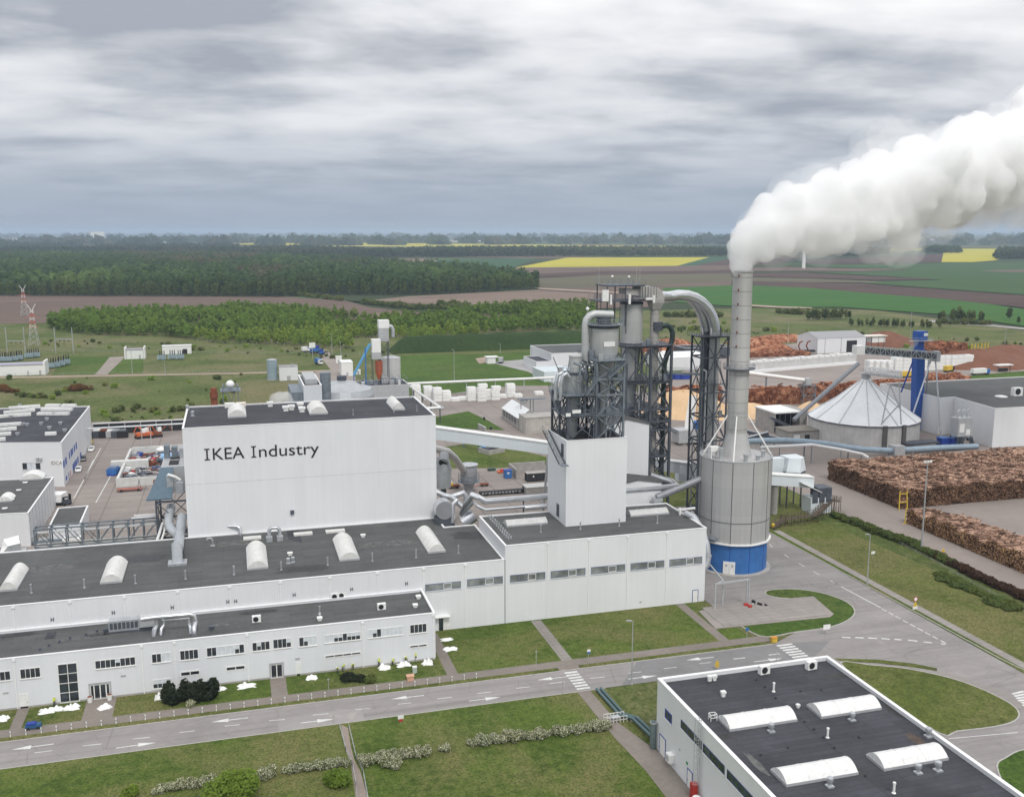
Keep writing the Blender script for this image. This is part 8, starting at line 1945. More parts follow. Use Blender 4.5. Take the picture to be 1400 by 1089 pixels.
kit('chipper','grey chipping machine with white discharge spout between the pipe towers','machine',pt(944,606),[('body',GREYM,[('b',-6,5,-3,3,1,5.5)]),('spout',WHITEP,[('r',(-1,0,5),(1.5,2,17),2.4,1.8)]),('cab',BLUE,[('b',1,5.5,-2.5,2,5.5,8)]),('belt',MIDST,[('r',(-5,0,4),(-14,-2,9),1.6,1.0)]),('foot',CONC,[('c',-3.5,-1,1.6,1.6,0,1),('c',3,-1,1.6,1.6,0,1)])])
yz=lambda x,y:(1160+x/5.833,440+y/5.833)
sp=[]
for x0,x1,yb,n in ((185,230,390,3),(235,280,392,3),(285,330,393,3),(335,385,394,3),(390,440,394,4),(445,510,392,4),(590,640,388,4),(645,690,386,4),(695,735,382,4),(738,785,380,4),(790,835,378,4),(842,885,377,4),(888,930,375,4),(935,975,373,4)):
    a=G(*yz(x0,yb));b=G(*yz(x1,yb))
    for k in range(n):sp.append(((a[0]+b[0])/2+random.uniform(-.2,.2),a[1]+2,k*1.9,random.uniform(-.05,.05)))
put_bales(bale_proto(6.6,4.2,1.85,'white wrapped bale in the stacks of the wood yard','white bales in the wood yard'),sp)
for k in range(6):q=pt(1326+4.5*k,489-.3*k);kit('pile_stake','yellow leaning stake in the row beside the far bark heap','stake',q,[('post',YELLOW,[('r',(0,0,0),(.8,0,8.5),.5)]),('foot',YELLOW,[('r',(-1,0,.3),(1,0,.3),.5)])],group='yellow stakes by the bark heap')
lorry('yellow lorry below the white bales',pt(1240,516),YELLOW,YELLOW,.1,9);lorry('blue and white lorry on the yard road at the right',pt(1340,512),WHITEP,BLUE,.05,11);lorry('yellow loader lorry before the bale stacks',pt(1297,508),YELLOW,BLACK,.4,8)
kit('shelter','small dark gazebo with pale roof beside the green strip','shelter',pt(1371,508),[('roof',TRIM,[('b',-5,5,-2,2,3.6,4)]),('post',DARKST,[('b',-4,-3.7,-1,-.7,0,3.6)]),('post',DARKST,[('b',3.7,4,-1,-.7,0,3.6)]),('bench',BLACK,[('b',-2.5,2.8,-.5,.6,.3,1.9)])])
rp=thing('timber_ramp','brown timber walkway with railings stepping down the grass beside the chimney','walkway',pt(1100,716));zz2=lambda x,y:(1020+x/3.684,680+y/3.684)
q0,q1_,q2,q3=[Vector(G(*zz2(*p_))) for p_ in ((130,158),(185,140),(350,120),(425,65))];q4=Vector(G(*zz2(470,72)));hts=(.3,1.6,1.8,3.0,3.0);Q=[q0,q1_,q2,q3,q4]
d=MB();rl=MB();ps=MB()
for i in range(4):
    a,b=Q[i],Q[i+1];d.bar((a.x,a.y,hts[i]),(b.x,b.y,hts[i+1]),1.7,.14);n_=(b-a).normalized();n_=Vector((-n_.y,n_.x))*.85
    for s in (-1,1):
        for h in (.55,1.1):rl.bar((a.x+n_.x*s,a.y+n_.y*s,hts[i]+h),(b.x+n_.x*s,b.y+n_.y*s,hts[i+1]+h),.09)
        k_=max(2,int((b-a).length/1.8))
        for k in range(k_+1):f_=k/k_;x,y,z=a.x+(b.x-a.x)*f_+n_.x*s,a.y+(b.y-a.y)*f_+n_.y*s,hts[i]+(hts[i+1]-hts[i])*f_;ps.bar((x,y,0),(x,y,z+1.15),.12)
d.build('deck',WOODP,rp);rl.build('railing',WOODP,rp);ps.build('lattice',WOODP,rp)
# ---------------------- trees, shrubs, woods
BIRCHM=foliage('birch_leaves',(0.205,0.300,0.065),.4);PINEM=foliage('pine_needles',(0.060,0.100,0.042),.5);SHRUBM=foliage('shrub_leaves',(0.100,0.145,0.048),.5)
WILLM=foliage('willow_leaves',(0.130,0.165,0.060),.45);LIMEM=foliage('bright_bush_leaves',(0.165,0.240,0.040),.4);JUNI=foliage('juniper_needles',(0.026,0.040,0.024),.6)
HAWM=foliage('hawthorn_leaves',(0.110,0.145,0.055),.5,(0.80,0.78,0.68),1.0);BROWNM=foliage('bare_twigs',(0.070,0.042,0.028),.4);REDSH=foliage('russet_bush',(0.155,0.085,0.034),.4)
def wood_mat(name,a,b,c):
    t=NT(name);t.set(.9,0,.1)
    n1=t.noise(t.mp(t.pos(),(1,.35,1),(0,0,.28)),.0035,4,.6,.5);n2=t.noise(t.pos(),.07,3,.7);n3=t.noise(t.pos(),.8,2,.6)
    k=t.mix(t.ramp(n1,[(.36,0),(.46,1)]),a,b);k=t.mix(t.ramp(n1,[(.53,0),(.60,1)]),k,c)
    k=t.mix(t.ramp(n2,[(.38,0),(.62,1)]),t.mix(1.0,k,(.62,.62,.62),'MULTIPLY'),k)
    k=t.mix(t.math('MULTIPLY',n3,.4),k,(0.018,0.026,0.014));t.col(k);leafy(t,k);return t.m
WOODM=wood_mat('wood_canopy',(0.210,0.310,0.100),(0.100,0.170,0.066),(0.200,0.180,0.120));FARW=wood_mat('far_wood_canopy',(0.100,0.150,0.070),(0.075,0.115,0.062),(0.150,0.155,0.090))
GROVEM=wood_mat('grove_canopy',(0.250,0.360,0.078),(0.205,0.315,0.066),(0.270,0.345,0.095))
def leafcloud(rng,blobs,n,size,flat=.0):
    """n leaf-clump quads spread through overlapping lobes (x,y,z,rx,rz)"""
    B=np.array(blobs);w=B[:,3]**2*B[:,4];idx=rng.choice(len(B),n,p=w/w.sum());b=B[idx]
    d=rng.normal(size=(n,3));d /= np.linalg.norm(d,axis=1)[:,None];r=rng.uniform(.45,1.0,n)**.5
    c=b[:,:3]+d*r[:,None]*np.stack([b[:,3],b[:,3],b[:,4]],1)
    nn=d+rng.normal(size=(n,3))*.7;nn[:,2]+=.8;nn /= np.linalg.norm(nn,axis=1)[:,None]
    t=np.cross(nn,rng.normal(size=(n,3)));t /= np.linalg.norm(t,axis=1)[:,None];u=np.cross(nn,t);s=size*rng.uniform(.55,1.25,n)[:,None]
    return np.stack([c-t*s-u*s*.7,c+t*s-u*s*.6,c+t*s*.8+u*s*.7,c-t*s*.9+u*s*.6],1)
def qmesh(name,Q,mat):
    n=len(Q);me=bpy.data.meshes.new(name);me.vertices.add(n*4);me.loops.add(n*4);me.polygons.add(n)
    me.vertices.foreach_set('co',Q.reshape(-1).astype(np.float32));me.loops.foreach_set('vertex_index',np.arange(n*4,dtype=np.int32));me.polygons.foreach_set('loop_start',np.arange(0,n*4,4,dtype=np.int32))
    me.materials.append(mat);me.update(calc_edges=True);return me
def lobes(rng,kind,H,R):
    if kind=='pine':return [(rng.normal()*.12*R,rng.normal()*.12*R,H*(.22+.74*k/6),R*(1-.80*k/6.)*rng.uniform(.85,1.1),H*.10) for k in range(7)]
    if kind=='bush':return [(rng.uniform(-.55,.55)*R,rng.uniform(-.55,.55)*R,H*rng.uniform(.35,.6),R*rng.uniform(.45,.62),H*rng.uniform(.36,.46)) for k in range(6)]
    return [(rng.uniform(-.4,.4)*R*(1-k/9),rng.uniform(-.4,.4)*R*(1-k/9),H*(.28+.62*k/7),R*rng.uniform(.42,.72)*(1.0-.45*abs(k/7-.35)),H*.13) for k in range(8)]
TRUNK=M('tree_bark',(0.16,0.14,0.12),.9,0,.3,3.0);BTRUNK=M('birch_bark',(0.42,0.40,0.37),.85,0,.35,4.0)
def plant(name,label,cat,kind,H,R,n,size,mat,seed,group=None,trunk=None):
    rng=np.random.default_rng(seed);r=thing(name,label,cat,(0,0,-60),group=group)
    o=bpy.data.objects.new('crown' if kind != 'bush' else 'foliage',qmesh(name+'_leaves',leafcloud(rng,lobes(rng,kind,H,R),n,size),mat));link(o,r)
    if kind != 'bush':
        m=MB().tube([(0,0,-.1),(.05*R,0,H*.35),(0,.06*R,H*.85)],[H*.016+.05,H*.012+.03,.03],6)
        for k in range(4):a=k*1.7+seed;m.tube([(0.03*R,0,H*(.3+.12*k)),(cos(a)*R*.55,sin(a)*R*.55,H*(.42+.12*k))],[.05+.003*H,.02],4)
        m.build('trunk',trunk or TRUNK,r,True,off=Vector((0,0,0)))
    else:
        m=MB()
        for k in range(5):a=k*1.3+seed;m.tube([(0,0,-.05),(cos(a)*R*.5,sin(a)*R*.5,H*.55)],[.05,.015],4)
        m.build('stem',TRUNK,r,True,off=Vector((0,0,0)))
    return r
USED=set()
def place(pr,x,y,s=1.0,rz=None,z=0.0,label=None):
    rz=random.uniform(0,6.28) if rz is None else rz
    sc=(s*random.uniform(.9,1.1),s*random.uniform(.9,1.1),s)
    if pr.name not in USED:USED.add(pr.name);pr.location=(x,y,z);pr.rotation_euler=(0,0,rz);pr.scale=sc;return pr
    return dup(pr,(x,y,z),rz,label,None,sc)
def inpoly(x,y,P):
    c=False
    for i in range(len(P)):
        (x1,y1),(x2,y2)=P[i-1],P[i]
        if (y1>y) != (y2>y) and x<(x2-x1)*(y-y1)/(y2-y1)+x1:c=not c
    return c
def scatter(P,sp,rng):
    xs=[p[0] for p in P];ys=[p[1] for p in P];out=[]
    for x in np.arange(min(xs),max(xs),sp):
        for y in np.arange(min(ys),max(ys),sp):
            a,b=x+rng.uniform(-.5,.5)*sp,y+rng.uniform(-.5,.5)*sp
            if inpoly(a,b,P):out.append((a,b))
    return out
def stuff(name,label,cat,spots,kind,H,R,n,size,mat,seed,z=0.0,hv=.42):
    rng=np.random.default_rng(seed);T=[leafcloud(rng,lobes(rng,kind,1.0,R/H),n,size/H) for _ in range(7)];Q=[]
    for i,(x,y) in enumerate(spots):
        s=H*rng.uniform(1-hv,1+hv*.8);a=rng.uniform(0,6.28);q=T[i%7]*s;c_,s_=cos(a),sin(a)
        Q.append(np.stack([q[...,0]*c_-q[...,1]*s_+x,q[...,0]*s_+q[...,1]*c_+y,q[...,2]+z],-1))
    o=bpy.data.objects.new(name,qmesh(name,np.concatenate(Q),mat));link(o);return tag(o,label,cat,None,'stuff')
rng0=np.random.default_rng(5)
gA=gp([(66,452),(70,438),(130,433),(200,429),(330,424),(420,430),(500,437),(545,440),(545,472),(470,477),(360,471),(300,469),(240,461),(120,458)]);gB=gp([(548,472),(545,440),(600,436),(650,427),(730,422),(812,420),(812,452),(760,452),(700,455),(640,460),(600,466)])
sp=scatter(gA,5.2,rng0)+scatter(gB,6.0,rng0);sp=[p for p in sp if not (sin(p[0]*.05)+sin(p[1]*.043+1)<-1.25)]
sp.sort(key=lambda p:p[0]**2+p[1]**2)
BP=[plant('birch_tree','young pale green birch in the grove across the meadow','tree','tree',(8.5,7.5,9.5,6.5)[k],(2.6,2.5,2.4,2.6)[k],330,.42,BIRCHM,40+k,'birches in the grove',BTRUNK) for k in range(4)]
near,rest=sp[:288],sp[288:]
for i,(x,y) in enumerate(near):place(BP[i%4],x,y,random.uniform(.65,1.2))
stuff('birch_grove','dense young birch grove stretching along the far side of the meadow','grove',rest,'tree',8.6,2.9,56,.85,GROVEM,6)
fo=gp([(-380,404),(0,404),(200,404),(385,405.5),(430,402),(560,402.5),(640,399.5),(733,395),(735,388),(690,380),(640,371),(560,366),(500,361),(400,356),(300,352),(0,351),(-380,351)])
d_of=lambda p:sqrt(p[0]**2+p[1]**2)
a=scatter(fo,9.0,rng0);a=[p for p in a if d_of(p)<1330];b=[p for p in scatter(fo,13.5,rng0) if d_of(p) >= 1330]
stuff('forest','dark mixed forest filling the left behind the brown field','forest',a,'tree',17,4.6,60,1.5,WOODM,8);stuff('forest','farther part of the dark forest, fading behind its front rows','forest',b,'tree',17,6.5,26,2.5,WOODM,9)
TP=[plant('forest_tree','tree standing in the front row of the dark forest','tree',('pine','tree','tree')[k],(19,18,16)[k],(3.8,4.4,4.6)[k],420,.75,(PINEM,SHRUBM,SHRUBM)[k],60+k,'front row of the forest') for k in range(3)]
for i,t in enumerate(np.linspace(0,1,130)):
    px=-20+755*t;py=np.interp(px,[0,385,430,560,640,733],[404.6,406,402.6,403,400,395.6]);g=G(px,py);place(TP[i%3 if (i//9)%2 else 1+i%2],g[0]+random.uniform(-3,3),g[1]+random.uniform(0,5),random.uniform(.75,1.12))
far=[]
for P,s in (([(575,351.5),(1000,350),(1000,345),(800,343.5),(575,344)],17),([(500,353),(575,351.5),(575,346),(500,347)],17),([(-300,347.5),(330,347),(400,344),(330,343),(160,343.5),(-300,344.5)],20),([(-300,339),(90,338.5),(90,337),(-300,337.5)],26),([(120,340),(330,339),(330,337.6),(140,338.4)],26),([(345,352),(500,353.5),(500,345),(420,341),(345,342)],22),([(1100,352),(1180,350),(1220,347),(1180,344),(1090,345)],20),([(1361,354.5),(1460,354),(1460,344),(1364,345.5)],14),([(1262,346),(1313,346),(1311,343),(1264,343)],14)):
    far+=scatter(gp(P),s,rng0)
stuff('far_woods','distant woods and shelter belts beyond the fields','woods',far,'tree',19,8,24,3.6,FARW,12,0,.35)
hz=[]
for P,s in (([(-400,338),(340,336.5),(600,335),(1000,334),(1500,336),(1500,330),(1000,329.5),(600,329.5),(-400,331)],260),([(-400,329),(1500,328.5),(1500,321.5),(-400,321.5)],800)):hz+=scatter(gp(P),s,rng0)
stuff('horizon_woods','blue-green woods along the horizon','woods',hz,'tree',22,70,14,34,FARW,13,0,.3)
SB=[plant('shrub','round dark shrub in a row between the fields','shrub','bush',4.6,3.4,260,.55,(SHRUBM,WILLM)[k%2],80+k,'shrubs between the fields') for k in range(4)]
def row(pr,p0,p1,n,s0,s1,jit=2.0,bow=0):
    for i in range(n):
        t=(i+.5)/n;g=G(p0[0]+(p1[0]-p0[0])*t,p0[1]+(p1[1]-p0[1])*t-bow*sin(pi*t));place(pr[i%len(pr)],g[0]+random.uniform(-jit,jit),g[1]+random.uniform(-jit,jit),random.uniform(s0,s1))
row(SB,(396,403),(470,411.5),16,.9,1.4);row(SB,(498,415),(556,421),14,1.0,1.5);row(SB,(556,421.5),(650,425),18,.9,1.5);row(SB,(600,421),(640,423),6,1.5,2.3);row(SB,(655,426),(738,428),16,1.2,2.2);row(SB,(700,424),(735,426),8,2.0,2.6);row(SB,(742,428),(800,426),9,1.6,2.4)
row(SB,(906,433),(985,433),18,.9,1.4);row(SB,(1062,428),(1100,430),10,.9,1.4)
MT=[plant('field_tree','dark green tree in the thicket beyond the log yard','tree','tree',9+k,3.4,380,.5,(PINEM,SHRUBM,WILLM)[k],100+k,'trees beyond the log yard') for k in range(3)]
row(MT,(1102,438),(1160,436),22,.7,1.05);row(MT,(1160,445),(1282,449),30,.45,.75);row(MT,(1280,438),(1344,441),13,.75,1.2);row(SB,(1280,442),(1352,444),16,.8,1.2);row(MT,(1379,437),(1384,437),1,1.2,1.2);row(MT,(1394,443),(1398,443),1,.7,.7)
MS=[plant('meadow_shrub','low willow shrub scattered over the rough meadow','shrub','bush',2.2,1.9,170,.36,(WILLM,SHRUBM,BIRCHM)[k],120+k,'shrubs in the meadow') for k in range(3)]
for P,n in (([(890,447),(1000,450),(1190,452),(1400,470),(1400,500),(1260,480),(1090,452),(890,470)],70),([(60,462),(330,474),(480,480),(600,470),(600,478),(460,492),(250,478),(60,474)],70),([(0,516),(120,516),(380,510),(360,540),(250,570),(130,575),(0,548)],34),([(930,440),(990,440),(990,455),(930,455)],14),([(130,560),(250,556),(250,574),(135,577)],26)):
    Q=gp(P);k=0;xs=[p[0] for p in Q];ys=[p[1] for p in Q]
    while k<n:
        x,y=random.uniform(min(xs),max(xs)),random.uniform(min(ys),max(ys))
        if inpoly(x,y,Q):place(MS[k%3],x,y,random.choice((.35,.5,.6,.8,1.2)));k+=1
row(MS,(925,452),(985,450),9,1.4,2.2);row(MS,(1040,452),(1062,453),3,1.2,1.8)
RB=plant('russet_bush','low rust-brown bush in the rough meadow','bush','bush',2.6,2.6,420,.28,REDSH,150,'russet bushes in the meadow')
row([RB],(92,535),(124,532),7,.8,1.25);row([RB],(0,533),(20,537),5,.8,1.2);row(MS,(20,540),(70,545),12,.6,1.2)
HW=[plant('hawthorn_shrub','white-blossomed shrub in the broken hedge on the front lawn','shrub','bush',1.75,1.35,1500,.13,HAWM,170+k,'blossoming hedge on the front lawn') for k in range(3)]
for p0,p1,n in (((214,1082),(294,1071),7),((346,1066),(371,1062),2),((391,1056),(480,1045),7),((494,1044),(587,1030),8),((603,1028),(615,1026),1),((642,1019),(750,1005),11),((755,1005),(833,995),9)):
    row(HW,p0,p1,n,.62,.98,.14)
row([HW[2]],(534,1049),(534.1,1049),1,1.1,1.1,0)
gb=plant('round_bush','big bright green round bush at the bottom edge of the lawn','bush','bush',4.0,3.3,3600,.17,LIMEM,190);place(gb,*G(318,1094),1.05)
gb=plant('round_bush','smaller bright green bush just below the blossoming hedge','bush','bush',2.4,1.8,1900,.14,LIMEM,191);place(gb,*G(462,1072),1.0)
gb=plant('round_bush','bright green bush cut by the bottom edge left of the big one','bush','bush',1.8,1.4,1200,.14,LIMEM,192);place(gb,*G(178,1090),1.0)
JU=[plant('juniper','dark upright juniper in front of the office windows','shrub','bush',3.5,1.5,800,.27,JUNI,200+k,'dark junipers by the office') for k in range(2)]
for k,(x,y,s) in enumerate(((228,960,1.0),(240,962,.9),(258,958,1.05),(270,957,1.1),(284,955,1.1))):place(JU[k%2],*G(x,y),s)
lo=plant('low_juniper','low spreading dark juniper beside the workers at the office','shrub','bush',1.2,2.2,1300,.15,JUNI,205);place(lo,*G(484,930),1.0);lo2=plant('low_juniper','low grey-green juniper at the right of the dark spreading one','shrub','bush',1.0,1.4,900,.14,SHRUBM,206);place(lo2,*G(504,931),1.0)
lo3=plant('low_juniper','pale flowering shrub at the foot of the upright junipers','shrub','bush',1.0,1.2,800,.13,HAWM,207);place(lo3,*G(262,964),1.0)
HD=[plant('hedge_shrub','dark green shrub in the hedge between slope and lorry road','shrub','bush',1.7,1.7,800,.20,SHRUBM,220,'hedge along the lorry road'),plant('hedge_shrub','leafless brown shrub in the hedge between slope and lorry road','shrub','bush',1.6,1.6,800,.17,BROWNM,221,'brown hedge along the lorry road'),plant('hedge_shrub','low dark patch of shrub on the grassy slope','shrub','bush',1.1,2.0,800,.20,SHRUBM,222,'shrubs on the slope')]
HE=lambda x,y:(1020+x/3.684,680+y/3.684)
row([HD[0]],HE(435,92),HE(880,262),24,.75,1.15,.5);row([HD[0]],HE(880,270),HE(1060,345),9,.7,1.0,.4);row([HD[1]],HE(930,285),HE(1085,365),9,.7,1.0,.3);row([HD[1]],HE(1090,370),HE(1400,510),16,.85,1.15,.4);row([HD[1]],HE(1400,512),HE(1500,555),5,.85,1.1,.4)
row([HD[2]],HE(965,395),HE(1150,475),8,.8,1.2,.5);row([HD[2]],HE(1220,520),HE(1350,560),6,.8,1.2,.5);row([HD[2]],HE(1180,490),HE(1240,510),3,.5,.8,.5)
# ---------------------- lamps, signs, bollards, people
def lamp(label,px,py,ytop,heads=1,arm=1.2,r=.10):
    p=pt(px,py);h=ZT(p[0],p[1],ytop)
    t=thing('street_lamp',label,'street lamp',p);MB().tube([(p[0],p[1],0),(p[0],p[1],h)],[r*1.3,r*.7],8).build('post',LAMPM,t,True)
    if heads==1:MB().bar((p[0]-arm*.2,p[1],h),(p[0]-arm,p[1],h+.15),.35,.14).build('lamp_head',GALV,t)
    else:
        MB().bar((p[0]-.9,p[1],h),(p[0]+.9,p[1],h),.12).build('cross_arm',LAMPM,t)
        for k in (-.8,0,.8):MB().box(p[0]+k-.28,p[0]+k+.28,p[1]-.25,p[1]+.1,h,h+.45).build('floodlight',WHITEP,t)
    MB().lathe(p[0],p[1],[(r*2.6,-.05),(r*2.2,.25)],8).build('base',CONC,t)
lamp('tall floodlight mast beside the low log stack',1259.5,752,632,3,r=.17);lamp('street lamp on the grassy slope beside the side road',1185.5,799,730);lamp('street lamp at the main road between the zebra crossings',863.5,935,848);lamp('lamp post on the lawn beside the black-roofed building side road',1246,650,612)
for px,py,yt,lab in ((621,521,478,'thin white mast on the green lawn left of the lorry'),(684,482,470,'thin lamp post at the foot of the embankment'),(727,494,473,'thin lamp post right of the small white shed'),(454,484,456,'lamp post at the dirt road end before the grove'),(466,486,466,'short lamp post beside the dirt road cabin'),(181,510,474,'slim pole on the fence line of the substation'),(226,514,492,'slim pole on the meadow fence line'),(1077,472,440,'slim lamp post behind the far log heaps'),(1373,480,448,'slim lamp post in the rough meadow at the right')):lamp(lab,px,py,yt,r=.13)
def post_sign(name,label,px,py,ytop,plates,r=.045):
    p=pt(px,py);h=ZT(p[0],p[1],ytop);t=thing(name,label,'road sign',p,YAW*.0);MB().tube([(p[0],p[1],0),(p[0],p[1],h)],r,6).build('post',LAMPM,t,True)
    z=h
    for kind,mt,s in plates:
        y=p[1]-r-.02
        if kind=='disc':
            o=MB().tube([(p[0],y,z-s),(p[0],y-.03,z-s)],s,18).build('plate',mt,t);MB().tube([(p[0],y-.031,z-s),(p[0],y-.04,z-s)],s*.72,18).build('face',WHITEP,o) if mt is REDP else None;z -= 2*s+.05
        elif kind=='tri':MB().add([(p[0]-s,y,z-1.8*s),(p[0]+s,y,z-1.8*s),(p[0],y,z),(p[0]-s,y-.03,z-1.8*s),(p[0]+s,y-.03,z-1.8*s),(p[0],y-.03,z)],[(0,1,2),(5,4,3),(0,3,4,1),(1,4,5,2),(2,5,3,0)]).build('plate',mt,t);z -= 1.8*s+.05
        else:MB().box(p[0]-s,p[0]+s,y-.03,y,z-s*1.3,z).build('plate',mt,t);z -= s*1.3+.05
    return t
post_sign('road_sign','speed limit disc over yellow triangle and white plate on the side road pavement',1250.5,833,815,[('disc',REDP,.5),('tri',YELLOW,.55),('box',WHITEP,.55)],.06)
post_sign('road_sign','yellow warning sign in front of the far parapet of the black-roofed building',980,916,901,[('tri',YELLOW,.5),('box',YELLOW,.35)])
post_sign('road_sign','yellow warning triangle beside the lorry road and low log stack',1289,757,748,[('tri',YELLOW,.55),('disc',REDP,.4)])
post_sign('road_sign','two-plate sign standing on the lawn edge of the main road',548,989,977,[('box',WHITEP,.45),('box',REDP,.3)])
post_sign('road_sign','small square sign at the pavement beside the left zebra crossing',804.5,909,887,[('box',WHITEP,.32),('box',BLUE,.25)])
post_sign('road_sign','white information board on the kerbed grass island',1129.5,868,853,[('box',WHITEP,.75)])
post_sign('road_sign','sign on a slim post at the lawn corner left of the concrete pad',1020.5,881,857,[('disc',BLUE,.35)])
post_sign('road_sign','small cross-shaped plate beside the slope street lamp',1193,763,753,[('box',WHITEP,.5)])
for px,py,yt,lab in ((733,917,889,'bare thin post on the verge left of the left zebra crossing'),(769,948,931,'thin post at the lower road edge left of the zebra crossing'),(1129.5,812,798,'thin dark post on the grass island, upper one'),(1163.5,826,812,'thin dark post on the rounded end of the grass island'),(1061.5,906,891,'thin post at the lower road edge before the right zebra crossing'),(449.5,950,927,'thin post on the verge below the low juniper'),(456,988,977,'thin post with bracket at the top of the drainage channel')):post_sign('marker_post',lab,px,py,yt,[('box',GREYM,.16)])
bo=kit('bollard','white bollard with dark band in the row along the office verge','bollard',(-37,152.65,0),[('post',WHITEP,[('c',0,0,.075,.075,0,1.0)]),('band',DARKST,[('c',0,0,.082,.082,.62,.74)]),('cap',WHITEP,[('c',0,0,.09,.04,1.0,1.06)])],group='bollards along the verge')
for k in range(1,36):
    x=-37+2.12*k
    if not any(abs(x-q)<.4 for q in ()):dup(bo,(x,152.65,0))
kit('litter_bin','yellow grit bin at the end of the pavement by the right zebra crossing','bin',pt(1058,877),[('body',YELLOW,[('b',-.5,.5,-.35,.35,0,.8)]),('lid',M('orange_lid',(0.6,0.25,0.03)),[('b',-.55,.55,-.4,.4,.8,.95)])])
kit('litter_bin','yellow round grit bin at the foot of the timber ramp','bin',pt(1057,722),[('body',YELLOW,[('c',0,0,.5,.55,0,.9)]),('lid',YELLOW,[('s',0,0,.9,.5)])])
kit('waste_bin','tall pale green bin on the lawn behind the workers','bin',pt(567,920),[('body',M('pale_green',(0.45,0.52,0.45)),[('b',-.35,.35,-.3,.3,.1,1.15)]),('lid',WHITEP,[('b',-.38,.38,-.33,.33,1.15,1.28)]),('wheel',BLACK,[('w',.2,0,.12,.12,.7)])])
kit('litter_bin','orange and white box on the lawn edge near the workers','bin',pt(561,930),[('body',M('peach_paint',(0.62,0.36,0.24)),[('b',-.55,.55,-.4,.4,.1,.85)]),('lid',M('peach_paint',(0,0,0)),[('b',-.65,.65,-.5,.5,.85,1.0)]),('foot',BLACK,[('b',-.5,.5,-.35,.35,0,.1)])])
kit('utility_cart','blue covered handcart parked on the lawn by the pavement','cart',pt(46,996),[('body',M('steel_blue',(0.03,0.10,0.22)),[('b',-1.1,1.1,-.5,.5,.35,.85)]),('cover',BLUED,[('b',-.9,.4,-.45,.45,.85,1.1)]),('wheel',BLACK,[('w',-.7,0,.28,.28,1.1)]),('wheel',BLACK,[('w',.7,0,.28,.28,1.1)])])
for px,lab in ((124,'white planter left of the main entrance'),(151,'white planter right of the main entrance')):kit('planter',lab,'planter',(G(px,957 if px<140 else 953)[0],161.5,0),[('pot',WHITEP,[('c',0,0,.35,.45,0,1.0)]),('soil',RUST,[('c',0,0,.4,.3,1.0,1.05)])])
hp=thing('heating_pipes','pair of dark green heating pipes in a trench beside the footpath','pipeline',pt(815,946));q=[G(*z3(*p_)) for p_ in ((580,545),(690,672),(752,688),(862,806))]
for d in (0,.75):MB().tube([(q[0][0]+d,q[0][1],.45),(q[1][0]+d,q[1][1],.55),(q[2][0]+d,q[2][1]-.1,.55),(q[3][0]+d,q[3][1],.9)],.26,10).build('pipe',M('teal_pipe',(0.10,0.16,0.17),.4,.3),hp,True)
for e in q[:3]:MB().box(e[0]-.3,e[0]+1.1,e[1]-.2,e[1]+.2,0,.3).build('support',CONC,hp)
ra=thing('path_railing','white tube railing around the heating pipe crossing of the footpath','railing',pt(845,990));m=MB();a,b=G(*z3(628,705)),G(*z3(742,712))
for yy in (0,1.3):
    for h in (.55,1.1):m.bar((a[0],a[1]+yy,h),(b[0],a[1]+yy,h),.07)
    for k in range(7):x=a[0]+(b[0]-a[0])*k/6;m.bar((x,a[1]+yy,0),(x,a[1]+yy,1.1),.07)
m.build('railing',WHITEP,ra);MB().box(a[0]+1,b[0]-1,a[1]+.1,a[1]+1.2,.75,.85).build('deck',GALV,ra)
fr_=thing('goalpost_frame','grey goalpost-like pipe frame on the concrete pad beside the hall','frame',pt(978,845));c=[G(977,834),G(987.5,829),G(1020.5,828),G(1023,827)];h=ZT(*c[0],798)
for e in c:MB().bar((*e,0),(*e,h),.28).build('post',GREYM,fr_)
MB().bar((*c[0],h),(*c[3],h),.3,.3).build('cross_beam',GREYM,fr_);MB().bar((*c[0],h-.1),(*c[1],h),.25).bar((c[1][0],c[1][1],h),(93.0,YH+3,h+1.5),.25).build('strut',GREYM,fr_)
random.seed(8)
for k in range(9):q=G(1028+random.uniform(-10,22),829+random.uniform(-4,3));solo(MB().obox(q,(cos(k),sin(k)),random.uniform(.5,1.6),.35,.28,.5+random.random()*.4),'rubble_piece',(REDP,CONC,BLACK)[k%3],('reddish','grey','black')[k%3]+' piece of rubble at the back of the concrete pad','rubble',(*q,.28),group='rubble on the concrete pad, '+('reddish','grey','black')[k%3])
def tarp(label,px,py,w,d,h,seed):
    rg=random.Random(seed);p=pt(px,py,.05);m=MB();n=12
    for i in range(n+1):
        for j in range(n+1):
            u,v=i/n*2-1,j/n*2-1;r=max(abs(u),abs(v));e=1+.22*sin(3*u+seed)+.18*sin(4*v+seed*2)
            z=h*max(0,1-r**2)*(.55+.45*sin(5*u+seed)*cos(4*v+seed*.7))+.05*rg.random()
            m.v.append((p[0]+u*w*.5*e,p[1]+v*d*.5*(1+.2*sin(3*u+seed*1.3)),.055+max(0,z)))
    for i in range(n):
        for j in range(n):a=i*(n+1)+j;m.f.append((a,a+n+1,a+n+2,a+1))
    return solo(m,'plastic_sheet',TARP,label,'plastic sheet',p,True)
